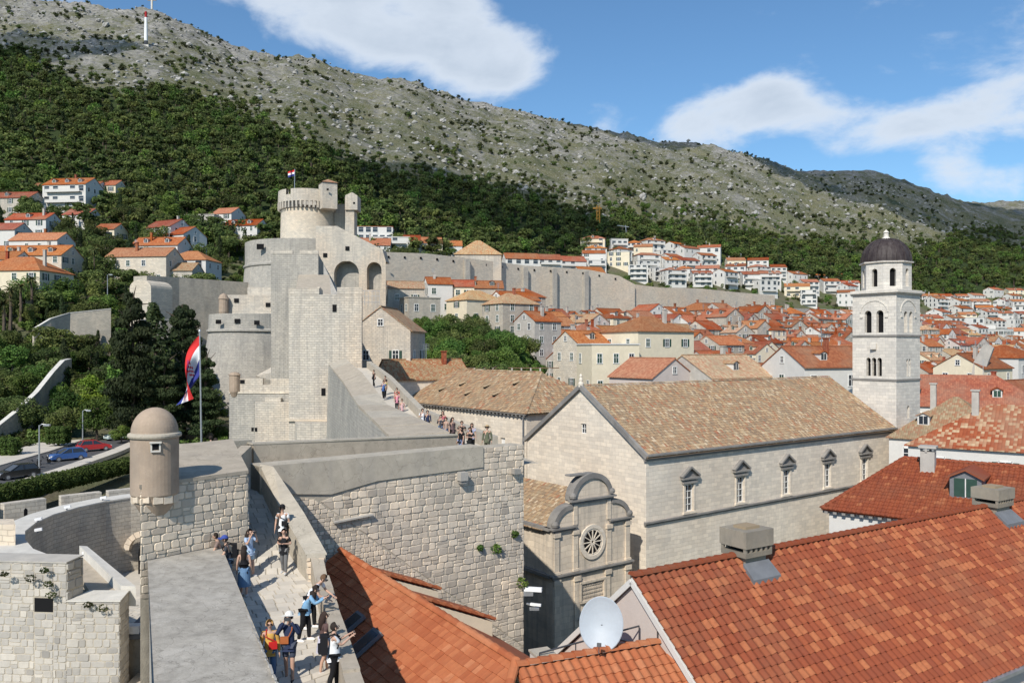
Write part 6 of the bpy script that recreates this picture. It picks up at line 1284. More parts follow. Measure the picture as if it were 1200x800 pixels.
def house(px, Yg, w, d, h, rz, wallm, roofm, style='gable', floors=3, ncol=3, nd=0, nch=1, balc=False, z=None, label=None, pitch=.58, group='houses of the old town', name='house', seed=None, gside=1, base=4, loc=None):
    """ridge along local x; windows only where the wall can be seen from the wall walk"""
    rd = random.Random(seed if seed is not None else int(px * 7 + Yg * 13)); x, y = (X(px, Yg), Yg) if loc is None else loc; zz = z if z is not None else zxy(x, y)
    t = thing(name, None, 'house', (0, 0, 0)); hw, hd = w / 2, d / 2; rise = hd * pitch; b = MB(); flat = style == 'flat'
    if style == 'gable': b.extr([(-hw, -hd, -base), (-hw, hd, -base), (-hw, hd, h), (-hw, 0, h + rise - .02), (-hw, -hd, h)], (w, 0, 0))
    else: b.prism([(-hw, -hd), (hw, -hd), (hw, hd), (-hw, hd)], -base, h)
    b.build('wall', M[wallm], t); e = .32; b = MB(); zt_ = h + rise + .05; el = h - e * pitch + .05
    if style == 'gable':
        for s_ in (-1, 1): b.extr([(-hw - .15, 0, zt_), (hw + .15, 0, zt_), (hw + .15, s_ * (hd + e), el), (-hw - .15, s_ * (hd + e), el)], (0, 0, -.14))
        b.bar((-hw - .16, 0, zt_ + .04), (hw + .16, 0, zt_ + .04), .3, .14)
    elif style == 'hip':
        ho = min(hd * .95, hw * .95); q = [(-hw - e, -hd - e, el), (hw + e, -hd - e, el), (hw + e, hd + e, el), (-hw - e, hd + e, el)]; r0, r1 = (-hw + ho, 0, zt_), (hw - ho, 0, zt_)
        b.poly([q[0], q[1], r1, r0]); b.poly([q[1], q[2], r1]); b.poly([q[2], q[3], r0, r1]); b.poly([q[3], q[0], r0]); b.extr(q, (0, 0, -.12), cap0=False)
    else: b.box((0, 0, h + .12), (w + .3, d + .3, .24))
    roof = b.build('roof', M[roofm], t); ca, sa = math.cos(rz), math.sin(rz)
    def seen(nx, ny): return (nx * ca - ny * sa) * -x + (nx * sa + ny * ca) * -y > 0
    ww, wh = rd.choice((.85, .95, 1.05)), rd.choice((1.35, 1.5, 1.6)); fh = max(h / floors, 2.5); kinds = rd.choice((['shut', 'open'], ['shut', 'plain'], ['plain', 'open'], ['plain', 'plain', 'shut']))
    for (L_, hh, ang, nx, ny, off) in ((w, h, 0, 0, -1, hd), (w, h, math.pi, 0, 1, hd), (d, h, math.pi / 2, 1, 0, hw), (d, h, -math.pi / 2, -1, 0, hw)):
        if not seen(nx, ny): continue
        nc_ = ncol if L_ == w else max(int(round(ncol * d / w)), 1); fl = floors if floors < 4 else 4
        for f in range(fl):
            zc = h - (f + 1) * fh + fh * .32
            for c in range(nc_):
                if rd.random() < .14: continue
                u = (c + .5) / nc_ * L_ - L_ / 2 + rd.uniform(-.1, .1); k = rd.choice(kinds) if not balc else 'wide'; o = bpy.data.objects.new('window', win_mesh(1.9 if balc and L_ == w else ww, 1.9 if balc and L_ == w else wh, k)); COL.objects.link(o); setp(o, t); o.rotation_euler.z = ang; o.location = (nx * off + (u if ny == -1 else -u if ny == 1 else 0), ny * off + (u if nx == 1 else -u if nx == -1 else 0), zc)
            if balc and ny and rd.random() < .8:
                b = MB(); s_ = ny; b.box((0, s_ * (hd + .6), zc - .35), (w * .8, 1.2, .16)); b.box((0, s_ * (hd + 1.15), zc + .2), (w * .8, .07, .8)); b.build('balcony', M[wallm], t)
        if style == 'gable' and nx and rise > 1.6: o = bpy.data.objects.new('window', win_mesh(.7, .9, 'plain')); COL.objects.link(o); setp(o, t); o.rotation_euler.z = ang; o.location = (nx * hw, 0, h + rise * .18)
    if not flat:
        s_ = -1 if seen(0, -1) else 1
        for k in range(nd): u = (k + .5) / nd * w * .9 - w * .45; dormer(roof, (u, s_ * hd * .72, h + rise * .28 + .02), (1, 0), (0, s_), 1.25, 1.05, hd * .55, wallm if rd.random() < .6 else 'plaster_white', roofm, 'shutter' if rd.random() < .5 else 'glass')
        for k in range(nch):
            u, v_ = rd.uniform(-.4, .4) * w, rd.uniform(-.5, .5) * hd; b = MB(); b.box((u, v_, h + rise * .75), (.6, .6, rise * .9 + 1.4)); b.box((u, v_, h + rise * 1.2 + .72), (.8, .8, .14)); b.build('chimney', M['plaster_grey' if rd.random() < .6 else 'roof_red'], roof)
        if rd.random() < .4 and nch:
            u = rd.uniform(-.35, .35) * w; b = MB(); z = h + rise; b.bar((u, 0, z), (u, 0, z + 2.4), .07)
            for k in range(4): b.bar((u - .5, 0, z + 1.5 + k * .25), (u + .5, 0, z + 1.5 + k * .25), .05)
            b.build('aerial', M['metal'], roof)
    t.location = (x, y, zz); t.rotation_euler.z = rz; ORG[t.name] = Vector((x, y, zz))
    if label: tag(t, label, None, None)
    else: t['group'] = group; ALLH.append((t, 600 + F * x / y, HY - F * (zz + h + rise * .5) / y, wallm, roofm, style, nd, nch, w, floors, rz))
    return t
th = math.atan2(.6, .8)
# explicit houses first: (px, Y, w, d, h, rot, wall, roof, style, floors, cols, dormers, chimneys, label, z-of-ground or None)
def topz(py, Y): return (HY - py) / F * Y
def hx(px, Y, py_eave, w, d, h, rz, wm, rm, style, fl, nc_, nd, nch, label, **k): return house(px, Y, w, d, h, rz, wm, rm, style, fl, nc_, nd, nch, z=topz(py_eave, Y) - h, label=label, **dict(dict(base=14), **k))
hx(758, 156, 388, 13.5, 11, 17, .55, 'plaster_cream', 'roof_orange', 'hip', 4, 3, 0, 1, 'tall cream house with bright orange hipped roof in the middle of the town', pitch=.5)
hx(712, 147, 404, 9, 7, 14, .3, 'plaster_cream', 'plaster_white', 'flat', 3, 3, 0, 0, 'white flat-topped house adjoining the tall cream house')
hx(683, 156, 402, 8, 8, 14, .55, 'fort_pale', 'roof_orange', 'gable', 3, 2, 1, 1, 'stone house with orange roof left of the white flat-topped house')
hx(764, 124, 440, 9, 9, 14, th + 1.57, 'plaster_pink', 'roof_orange', 'gable', 3, 2, 0, 0, 'bright orange steep roof just behind the church ridge')
hx(838, 128, 440, 15, 11, 14, th, 'plaster_grey', 'roof_brown', 'gable', 3, 3, 1, 1, 'brown mottled roof with a small pink dormer behind the church ridge')
hx(456, 126, 387, 9.5, 9, 13, math.pi / 2 - .12, 'fort', 'roof_brown', 'gable', 2, 2, 0, 0, 'pale stone gabled house with brown tiled roof right beside the big tower block', pitch=.75)
hx(495, 122, 442, 12, 9, 14, .42, 'church', 'roof_brown', 'gable', 2, 2, 0, 2, 'low tan tiled house with white chimneys between rampart and monastery roof')
hx(560, 251, 300, 13.8, 13, 6, .05, 'fort', 'roof_brown', 'hip', 1, 2, 0, 0, 'ruined square stone guardhouse with tan pyramid roof standing on the curtain wall', pitch=.72)
hx(970, 128, 428, 17, 10, 13, th - .3, 'plaster_white', 'roof_red', 'gable', 3, 5, 2, 1, 'white palace with red roof and white dormers beside the bell tower')
hx(1120, 97, 508, 12, 13, 16, -.62, 'plaster_white', 'roof_brown', 'hip', 4, 3, 2, 1, 'white house with brown hipped roof and skylight at the foot of the bell tower', pitch=.66)
hx(1185, 80, 518, 16, 13, 16, -.62, 'plaster_white', 'roof_fleck', 'hip', 4, 3, 0, 1, 'house with pale-flecked red hipped roof at the right edge', pitch=.55)
hx(1120, 128, 472, 24, 14, 16, -.5, 'plaster_white', 'roof_red', 'hip', 4, 5, 2, 1, 'broad dark red roof with teal dormer right of the bell tower', pitch=.62)
hx(1185, 138, 470, 18, 12, 16, th, 'plaster_white', 'roof_red', 'gable', 4, 4, 1, 1, 'red roofed house with white gable at the right edge above the broad dark red roof')
hx(1140, 156, 430, 12, 9, 15, th, 'plaster_cream', 'roof_red', 'gable', 4, 3, 0, 1, 'cream house with plain red roof in front of the stone bell gable')
hx(1176, 176, 418, 13, 11, 14, th, 'plaster_white', 'roof_orange', 'hip', 3, 3, 0, 0, 'white house with bright orange hipped roof near the right edge', pitch=.45)
hx(513, 214, 333, 6.5, 6, 8, .3, 'plaster_white', 'roof_orange', 'gable', 2, 2, 0, 1, 'small white house with orange roof just under the curtain wall beside the arches')
hx(536, 216, 336, 8.5, 6, 7, .1, 'plaster_cream', 'roof_red', 'gable', 2, 3, 0, 0, 'low cream house with red roof under the guardhouse, next to the small white one')
hx(565, 224, 338, 11, 7, 8, .1, 'rubble', 'roof_orange', 'gable', 2, 3, 2, 1, 'long stone house with orange roof and two dormers under the curtain wall')
hx(475, 205, 338, 9, 6, 9, .2, 'fort', 'roof_brown', 'gable', 2, 2, 0, 0, 'low buff stone house with brown roof between the arches and the walled garden')
hx(492, 196, 350, 8, 6, 9, .5, 'rubble', 'rubble', 'flat', 2, 2, 0, 0, 'flat-topped rubble stone house at the upper left corner of the walled garden')
# left slope villas
LV = [(86, 318, 219, 20, 11, 11, -.12, 'plaster_white', 'roof_red', 'gable', 3, 5, 3, 1, 'large white villa with balconies and dormers high on the wooded slope', True), (112, 318, 221, 7, 9, 7, -.1, 'plaster_white', 'roof_red', 'gable', 2, 2, 0, 0, 'small white annex right of the large villa', False), (131, 316, 219, 9, 8, 7, -.1, 'plaster_cream', 'roof_orange', 'gable', 2, 2, 0, 0, 'cream house with orange roof at the right end of the villa row', False),
 (54, 310, 222, 8, 8, 6, -.1, 'plaster_pink', 'roof_red', 'gable', 2, 2, 0, 0, 'small pink house left of the large villa', False), (15, 300, 234, 22, 9, 6, -.1, 'fort', 'roof_red', 'gable', 2, 4, 1, 0, 'long red roofed stone house at the left edge under the trees', False), (40, 285, 259, 17, 9, 6, -.1, 'plaster_white', 'roof_red', 'gable', 2, 3, 1, 1, 'white house with red roof and dormer above the long dormered block', False), (5, 275, 271, 16, 9, 6, -.1, 'plaster_white', 'roof_red', 'gable', 2, 3, 0, 0, 'white house with red roof cut by the left edge', False),
 (97, 288, 253, 11, 8, 5, -.15, 'plaster_white', 'roof_red', 'gable', 1, 2, 0, 0, 'small house with red roof in the shrubs below the large villa', False), (130, 262, 270, 8, 7, 4, -.15, 'plaster_cream', 'roof_red', 'gable', 1, 2, 0, 0, 'small low red roof half hidden in trees', False), (50, 258, 283, 18, 9, 7, -.1, 'plaster_white', 'roof_orange', 'gable', 2, 4, 0, 1, 'white house with orange roof just above the dormered block', False),
 (34, 240, 301, 30, 11, 6, -.06, 'fort_pale', 'roof_orange', 'gable', 2, 7, 4, 1, 'long stone block with orange roof and four white dormers', False), (28, 205, 319, 20, 13, 7, -.1, 'plaster_cream', 'roof_orange', 'hip', 2, 4, 0, 2, 'cream house with broad hipped orange roof among palms', False), (12, 222, 305, 9, 8, 6, -.1, 'plaster_white', 'roof_orange', 'gable', 2, 2, 0, 1, 'small white house with orange roof behind the broad hipped roof', False),
 (198, 262, 268, 13, 9, 6, -.45, 'plaster_white', 'roof_red', 'gable', 2, 3, 0, 1, 'white house with red roof highest of the cluster left of the fortress', True), (214, 250, 277, 12, 9, 6, -.45, 'plaster_white', 'roof_red', 'gable', 2, 3, 0, 1, 'white house with balconies stepping down left of the fortress', True), (190, 240, 289, 16, 9, 6, -.1, 'plaster_white', 'roof_orange', 'gable', 2, 3, 2, 1, 'white house with orange roof and small dormers left of the fortress', False), (170, 222, 302, 19, 9, 8, -.1, 'fort_pale', 'roof_orange', 'gable', 2, 4, 0, 1, 'long pale stone house with orange roof above the outwork', False), (226, 216, 306, 13, 9, 7, -.1, 'plaster_white', 'roof_orange', 'hip', 2, 3, 0, 0, 'white house with orange hipped roof and balcony beside the outwork', True), (196, 206, 318, 18, 7, 5, -.05, 'fort', 'roof_brown', 'gable', 1, 3, 0, 0, 'low stone shed with brown tiled roof on the outwork', False),
 (268, 280, 252, 9, 8, 6, -.3, 'plaster_white', 'roof_orange', 'gable', 2, 2, 0, 0, 'white gabled house among trees left of the round tower', False), (288, 268, 266, 14, 8, 6, -.2, 'plaster_white', 'roof_red', 'gable', 2, 3, 2, 0, 'long white house with red roof just left of the round tower', False), (240, 288, 254, 12, 8, 4, -.1, 'plaster_grey', 'plaster_grey', 'flat', 1, 3, 0, 0, 'flat grey shelter on the slope left of the round tower', False),
 (437, 300, 268, 17, 10, 9, .08, 'plaster_white', 'roof_red', 'flat', 3, 6, 0, 0, 'large white terraced building right of the round tower', True), (458, 285, 280, 15, 9, 6, .1, 'plaster_white', 'plaster_white', 'flat', 2, 4, 0, 0, 'flat white house with terrace right of the round tower', True), (440, 262, 289, 11, 9, 5, .1, 'plaster_white', 'roof_red', 'gable', 2, 3, 0, 1, 'white house with red roof just above the curtain wall near the tower', False), (472, 270, 284, 13, 8, 5, .1, 'plaster_white', 'roof_red', 'gable', 1, 3, 0, 0, 'low red roofed house above the curtain wall', False), (504, 290, 286, 9, 8, 5, .2, 'plaster_cream', 'roof_orange', 'gable', 2, 2, 0, 0, 'cream gabled house left of the guardhouse', False), (528, 290, 289, 9, 7, 5, .1, 'plaster_white', 'roof_orange', 'gable', 1, 2, 0, 0, 'small orange roofed house touching the guardhouse on its left', False), (610, 318, 304, 15, 8, 6, .2, 'plaster_white', 'roof_red', 'gable', 2, 4, 0, 0, 'white terrace house with red roof right of the guardhouse', True), (642, 326, 305, 11, 8, 6, .2, 'plaster_white', 'roof_red', 'gable', 2, 3, 0, 0, 'middle white terrace house with red roof above the curtain wall', True), (668, 334, 307, 13, 8, 6, .2, 'plaster_white', 'roof_red', 'gable', 2, 3, 0, 0, 'end white terrace house with red roof above the curtain wall', True), (690, 350, 320, 13, 9, 5, .3, 'fort_pale', 'roof_orange', 'gable', 1, 2, 0, 0, 'pale house with orange roof at the end of the curtain wall', False)]
LV2 = []
for q in LV:
    q = list(q); y = 160.0
    while y < 420 and tz(q[0], y) + q[5] < topz(q[2], y): y += 1
    k = y / q[1]; q[1] = y; q[3] *= k * .88; q[4] *= min(k, 1.2); LV2.append(q); hx(*q[:15], balc=q[15], base=7)
LV = LV2
# the old town, row after row
TB = [(118, 1092), (124, 880), (132, 870), (140, 690), (160, 690), (170, 655), (192, 585), (212, 520), (232, 505), (250, 600), (275, 700), (300, 800), (340, 905), (420, 1150)]
BUSY = [(X(758, 156), 156, 11), (X(700, 150), 150, 9), (X(764, 124), 124, 7), (X(838, 128), 128, 9), (X(970, 128), 128, 10), (X(1120, 97), 97, 10), (X(1185, 80), 80, 12), (X(1120, 128), 128, 15), (X(1185, 138), 138, 11), (X(1140, 156), 156, 8), (X(1176, 176), 176, 8), (51, 107, 9)]
rd = random.Random(12); Y = 118.0
while Y < 415:
    x = X(curve(TB, Y), Y) + rd.uniform(0, 5)
    while x < X(1225, Y):
        w, d = rd.uniform(7.5, 12.5), rd.uniform(6.8, 9); al = rd.random() < .68; rz = th + (0 if al else math.pi / 2) + rd.uniform(-.09, .09); xx, yy = x + w * .4, Y + rd.uniform(-3, 3); px = 600 + F * xx / yy
        ok = all(math.hypot(xx - a, yy - c) > r_ for a, c, r_ in BUSY) and not (Y > 215 and yy > np.interp(px, [444, 545, 615, 690, 744, 910, 1012, 1200], [205, 237, 254, 272, 284, 341, 376, 420]) - 8)
        zt0 = zxy(xx, yy) + 12; pyt = HY - F * zt0 / yy
        if ok and not (690 < px < 1000 and pyt > 440) and not (1003 < px < 1075 and pyt > 330):
            st_ = 'hip' if rd.random() < .2 else 'gable'; h = rd.uniform(7.5, 10.5) + (2 if Y < 150 else 0); fl = 3 if h < 10 else 4
            house(px, yy, w, d, h, rz, rd.choices(['rubble', 'plaster_grey', 'fort', 'plaster_white', 'plaster_cream', 'plaster_pink'], [3, 2.4, 2.2, 1.4, 1.2, .6])[0], rd.choices(['roof_red', 'roof_orange', 'roof_brown'], [4.2, 3.8, 1])[0], st_, fl, rd.choice((2, 3, 3)), rd.choices((0, 1, 2), (5, 2, 3))[0], rd.choice((0, 1, 1, 2)), loc=(xx, yy))
        x += (w if al else d) * rd.uniform(.86, 1.12)
    Y += 11.3 + (Y - 118) * .012
# white houses on the slope beyond the walls
sub_top = [(688, 291), (750, 286), (800, 291), (850, 303), (900, 316), (935, 330), (985, 331), (1080, 352), (1140, 347), (1200, 340), (1260, 338)]; sub_bot = [(688, 325), (745, 330), (800, 340), (905, 352), (985, 366), (1080, 408), (1260, 408)]
py = 292.0; rd = random.Random(23)
while py < 410:
    px = 688.0 + rd.uniform(0, 10)
    while px < 1245:
        w = rd.uniform(8, 13.5); Yg = ray_ground(px, py, 300, 900); stp = 22
        if Yg:
            stp = (w + rd.uniform(-.5, 3.2)) / Yg * F
            if curve(sub_top, px) < py - 6 and py < curve(sub_bot, px) and not 1005 < px < 1070 and rd.random() < .88:
                st_ = rd.choices(['gable', 'flat', 'hip'], [6, 2, 1])[0]
                house(px, Yg, w, rd.uniform(7, 9), rd.uniform(6, 8.5), rd.uniform(-.35, .75), 'plaster_white' if rd.random() < .85 else 'plaster_cream', 'plaster_white' if st_ == 'flat' else rd.choice(['roof_orange', 'roof_red']), st_, rd.choice((2, 3)), 3, rd.choice((0, 0, 0, 1)), rd.choice((0, 1)), balc=rd.random() < .7, group='white houses on the far slope', pitch=.42, name='hillside_house')
        px += stp
    py += 7.4
hx(955, 560, 323, 14, 9, 7, .3, 'plaster_white', 'roof_orange', 'gable', 2, 3, 0, 0, 'white house with orange roof in a clearing left of the dome', balc=True); hx(985, 575, 325, 13, 9, 7, .3, 'plaster_white', 'roof_orange', 'gable', 2, 3, 0, 0, 'white twin house nearest the dome in the forest clearing', balc=True)
# labels that single each house out
WN = {'rubble': 'rubble stone', 'plaster_grey': 'grey', 'fort': 'buff stone', 'plaster_white': 'white', 'plaster_cream': 'cream', 'plaster_pink': 'pink'}
LM = [((1040, 400), 'by the bell tower'), ((1130, 425), 'right of the bell tower'), ((1190, 450), 'near the right edge'), ((950, 415), 'left of the bell tower'), ((880, 430), 'behind the church ridge'), ((760, 380), 'around the tall cream house'), ((830, 405), 'right of the tall cream house'), ((690, 370), 'left of the tall cream house'), ((620, 365), 'beside the walled garden'), ((660, 335), 'under the curtain wall'), ((800, 350), 'under the lower wall'), ((880, 365), 'below the lower wall end'), ((960, 370), 'by the grey wall stretch'), ((720, 300), 'near the crane'), ((770, 305), 'right of the crane'), ((830, 315), 'above the lower wall'), ((890, 330), 'at the right end of the slope'), ((960, 345), 'left of the belfry'), ((1110, 375), 'right of the belfry'), ((1160, 365), 'on the right slope'), ((1200, 385), 'at the right edge slope')]
RK = lambda i, n: ', leftmost' if i == 0 else ', rightmost' if i == n - 1 else ', %s from the left' % ORD[i] if i < 14 else ', %s from the right' % ORD[n - 1 - i]
ORD = ['first', 'second', 'third', 'fourth', 'fifth', 'sixth', 'seventh', 'eighth', 'ninth', 'tenth', 'eleventh', 'twelfth', 'thirteenth', 'fourteenth']
by = {}
for q in ALLH:
    t, px, py, wm, rm, sty, nd, nch, w, fl, rz = q; lm = min(LM, key=lambda k: math.hypot(k[0][0] - px, (k[0][1] - py) * 1.3))[1]
    roofw = 'flat roof' if sty == 'flat' else '%s %s roof' % (rm[5:] if rm.startswith('roof') else 'pale', {'gable': 'gabled', 'hip': 'hipped'}[sty])
    lb = '%s house, %s%s, %s' % (WN[wm], roofw, ', dormer' if nd == 1 else ', dormers' if nd == 2 else '', lm); by.setdefault(lb, []).append((px, py, t))
for lb, l in by.items():
    l.sort(key=lambda q: q[0])
    for i, (px, py, t) in enumerate(l): t['label'] = lb if len(l) == 1 else lb + RK(i, len(l))
# ================================================================== garden slope, road, cars, trees, masts and flags
def ground_z(x, y, z): return z
road = [(-54.5, 70), (-56.5, 95), (-58.6, 112), (-62, 130), (-63, 150)]
b = MB()
for (p, q) in zip(road, road[1:]): b.poly([(p[0] - 4, p[1], -14.05), (p[0] + 3.6, p[1], -14.05), (q[0] + 3.6, q[1], -14.05), (q[0] - 4, q[1], -14.05)])
b.build('road', M['asphalt'], kind='structure')
b = MB()
for (p, q) in zip(road, road[1:]): b.extr([(p[0] + 3.7, p[1], -13.92), (p[0] + 5.6, p[1], -13.92), (q[0] + 5.6, q[1], -13.92), (q[0] + 3.7, q[1], -13.92)], (0, 0, -.5)); b.extr([(p[0] - 9.5, p[1], -13.9), (p[0] - 4.1, p[1], -13.9), (q[0] - 4.1, q[1], -13.9), (q[0] - 9.5, q[1], -13.9)], (0, 0, -.5))
b.build('pavement', M['pave'], kind='structure')
def hedge_mesh(name, path, w, h, z, n, size, seed=1, mat='leaf_hedge'):
    rs = np.random.default_rng(seed); bl = []
    for (a, c) in zip(path, path[1:]):
        L = math.hypot(c[0] - a[0], c[1] - a[1]); k = max(int(L / (w * .8)), 1)
        for i in range(k): f = (i + .5) / k; bl.append(((a[0] + (c[0] - a[0]) * f, a[1] + (c[1] - a[1]) * f, z + h * .5), (w * .62, w * .62, h * .55), int(n / k / max(len(path) - 1, 1))))
    return leaf_cloud(name, bl, size, M[mat], rs, up=.4)
def hedge(path, w, h, z, n, size, label, seed=1, core=True):
    t = thing('hedge', label, 'hedge', (path[0][0], path[0][1], z)); me = hedge_mesh('foliage', path, w, h, z, n, size, seed); o = bpy.data.objects.new('foliage', me); COL.objects.link(o); setp(o, t); o.location = -org(t)
    b = MB(); strip_wall(b, [(x + .0, y) for x, y in path], z, [z + h * .8] * len(path), w * .7); b.build('stems', M['leaf_hedge'], t)
hedge([(X(-40, 73), 73), (X(60, 84), 84), (X(152, 97), 97)], 1.9, 1.9, -14.6, 26000, .13, 'long clipped hedge between the outer battlement and the road')
def boxtop(px0, px1, Y, py0, py1, lab, seed):
    z0, z1 = topz(py1, Y), topz(py0, Y); x0, x1 = X(px0, Y), X(px1, Y); t = thing('topiary', lab, 'hedge', ((x0 + x1) / 2, Y, z0)); rs = np.random.default_rng(seed); bl = [((x0 + (x1 - x0) * (i + .5) / 4, Y + j, z0 + (z1 - z0) * (k + .5) / 3), ((x1 - x0) / 6.5, .6, (z1 - z0) / 4.8), 260) for i in range(4) for j in (-.6, .6) for k in range(3)]
    o = bpy.data.objects.new('foliage', leaf_cloud('foliage', bl, .13, M['leaf_hedge'], rs)); COL.objects.link(o); setp(o, t); o.location = -org(t)
    b = MB(); b.box(((x0 + x1) / 2, Y, (z0 + z1) / 2), ((x1 - x0) * .8, 1.2, (z1 - z0) * .85)); b.tube([((x0 + x1) / 2, Y, z0 + .3), ((x0 + x1) / 2, Y, -14.6)], .15, 6); b.build('stems', M['leaf_dark'], t)
boxtop(-14, 22, 108, 513, 540, 'square clipped topiary hedge at the left edge above the dark car', 3); boxtop(57, 80, 118, 500, 519, 'cube-shaped clipped tree beside the street lamp', 4)
def retaining(name, label, pts, zb):
    t = thing(name, label, 'wall', (X(pts[0][0], pts[0][2]), pts[0][2], zb)); pa = [(X(a, Y), Y) for a, _, Y in pts]; tp = [topz(c, Y) for _, c, Y in pts]; sd_ = 1; b = MB(); strip_wall(b, pa, zb, tp, .6); b.build('wall', M['rubble'], t); b = MB(); strip_wall(b, [(x + .04, y - .06) for x, y in pa], [q + .005 for q in tp], [q + .16 for q in tp], .75); b.build('coping', M['white_stone'], t)
retaining('retaining_wall', 'long retaining wall with pale coping climbing from the left edge above the road', [(-60, 545, 112), (0, 499, 120), (24, 480, 125), (45, 460, 131), (64, 436, 138), (76, 423, 143), (84, 421, 148)], -16)
retaining('terrace_wall', 'upper stone terrace wall with pale coping in the garden below the villas', [(40, 386, 165), (60, 374, 168), (82, 367, 172), (130, 362, 176)], -10)
retaining('garden_wall', 'pale stone garden wall running behind the tall pine', [(165, 375, 165), (212, 375, 172)], -10)
# cars
def car(px, py, rz, paint, label, van=False):
    Y = (14.05) / (py - HY) * F; t = thing('parked_car', label, 'car', (0, 0, 0), 'cars on the road below the hedge'); L, Wd, H = 4.1, 1.75, 1.48; hx_, hy_ = L / 2, Wd / 2; b = MB(); cm = plain('paint_' + paint[0], paint[1], .25, .6, var=0)
    pr = [(-hx_, .32), (-hx_, .78), (-hx_ + .25, .95), (-hx_ + .7, .98), (hx_ - 1.25, .96), (hx_ - .3, .84), (hx_, .66), (hx_, .32)]; b.extr([(x, -hy_, z) for x, z in pr], (0, Wd, 0)); body = b.build('body', cm, t)
    b = MB(); lo = [(-hx_ + .15, .96), (hx_ - 1.05, .95)]; hi = [(-hx_ + .55, H), (hx_ - 1.95, H)]; q = [[(x, s_ * k, z) for x, z in (lo[0], lo[1], hi[1], hi[0])] for s_, k in ((-1, hy_ * .94), (1, hy_ * .94))]
    for r_ in q:
        for i in (2, 3): r_[i] = (r_[i][0], r_[i][1] * .84, r_[i][2])
    b.poly(q[0]); b.poly(q[1]); [b.poly([q[0][i], q[0][(i + 1) % 4], q[1][(i + 1) % 4], q[1][i]]) for i in range(4)]; b.build('window', M['glass'], t)
    b = MB(); b.extr([(lo[0][0] + .38, -hy_ * .79, H - .01), (hi[1][0] + .04, -hy_ * .79, H - .01), (hi[1][0] + .04, hy_ * .79, H - .01), (lo[0][0] + .38, hy_ * .79, H - .01)], (0, 0, .04))
    for s_ in (-1, 1):
        for x0, x1 in ((lo[0][0], hi[0][0]), (lo[1][0], hi[1][0]), (-.35, -.35)): b.bar((x0, s_ * hy_ * .945, .96), (x1, s_ * hy_ * .80, H), .07)
    b.build('roof', cm, t)
    for sx in (-1, 1):
        for s_ in (-1, 1):
            b = MB(); b.tube([(sx * 1.28, s_ * (hy_ - .16), .31), (sx * 1.28, s_ * (hy_ + .02), .31)], .31, 16); w = b.build('wheel', M['metal_dark'], t); b = MB(); b.tube([(sx * 1.28, s_ * (hy_ + .021), .31), (sx * 1.28, s_ * (hy_ + .03), .31)], .19, 12); b.build('rim', M['metal'], w)
    for s_ in (-1, 1): b = MB(); b.box((hx_ - .04, s_ * .62, .66), (.14, .36, .14)); b.build('headlight', M['frame_white'], t); b = MB(); b.box((-hx_ + .0, s_ * .68, .8), (.06, .22, .16)); b.build('tail_light', M['tail'], t)
    b = MB(); b.box((hx_ + .01, 0, .5), (.03, .5, .12)); b.build('number_plate', M['white'], t)
    t.location = (X(px, Y), Y, -14.05); t.rotation_euler.z = rz
M['tail'] = plain('tail', (.35, .02, .02), .4)
ra = math.radians(98)
car(20, 560, -math.pi / 2 - .6, ('black', (.02, .021, .023)), 'black car at the far left of the road'); car(79, 539, -math.pi / 2 - .75, ('blue', (.03, .10, .30)), 'blue car driving behind the black one'); car(110, 528, math.pi / 2 - .8, ('red', (.42, .02, .025)), 'bright red car beside the hedge'); car(140, 515, -math.pi / 2 - .7, ('silver', (.45, .55, .52)), 'pale silver car partly behind the pine trunk')
for i, (px, py) in enumerate(((40, 545), (52, 541), (62, 537), (70, 534), (128, 508))):
    Y = 13.9 / (py - HY) * F - 1; x = X(px, Y); t = thing('scooter', 'dark motor scooter behind the blue car, ' + ('leftmost of the row', 'second from the left', 'third from the left', 'rightmost of the row')[i] if i < 4 else 'dark scooter parked beside the silver car', 'scooter', (x, Y, -13.9), 'scooters parked along the pavement'); b = MB(); b.extr([(x - .5, Y - .15, -13.5), (x + .35, Y - .15, -13.55), (x + .5, Y - .15, -12.95), (x + .3, Y - .15, -13.3), (x - .1, Y - .15, -13.3), (x - .3, Y - .15, -13.05), (x - .75, Y - .15, -13.05)], (0, .3, 0)); b.build('body', M['metal_dark'], t)
    for s_ in (-.62, .58): b = MB(); b.tube([(x + s_, Y - .06, -13.64), (x + s_, Y + .06, -13.64)], .25, 12); b.build('wheel', M['dark'], t)
    b = MB(); b.tube([(x + .45, Y - .3, -12.85), (x + .45, Y + .3, -12.85)], .03, 5); b.tube([(x + .58, Y, -13.6), (x + .42, Y, -12.85)], .05, 5); b.build('handlebar', M['metal'], t)
def lamp(px, py0, py1, Y, label):
    z0, z1 = topz(py1, Y), topz(py0, Y); x = X(px, Y); t = thing('street_lamp', label, 'street lamp', (x, Y, z0)); b = MB(); b.tube([(x, Y, z0), (x, Y, z1)], [.12, .07], 8); b.tube([(x, Y, z1 - .1), (x + .3, Y, z1 + .12), (x + .8, Y, z1 + .1)], .05, 6); b.build('pole', M['metal'], t); b = MB(); b.box((x + .9, Y, z1 + .02), (.7, .35, .22)); b.build('lamp_head', M['metal'], t)
lamp(46, 498, 552, 96, 'street lamp in front of the clipped cube tree'); lamp(97, 481, 522, 124, 'street lamp behind the red car'); lamp(126, 322, 350, 200, 'street lamp beside the garden trees below the villas'); lamp(227, 222, 237, 330, 'lamp post on the slope left of the round tower')
t = thing('rubbish_bin', 'green rubbish container at the kerb behind the red car', 'bin', (X(92, 128), 128, -13.9)); b = MB(); b.box((X(92, 128), 128, -13.2), (1.6, .9, 1.3)); b.build('body', M['shutter'], t); b = MB(); b.box((X(92, 128), 128, -12.5), (1.7, 1.0, .12)); b.build('lid', M['shutter'], t)
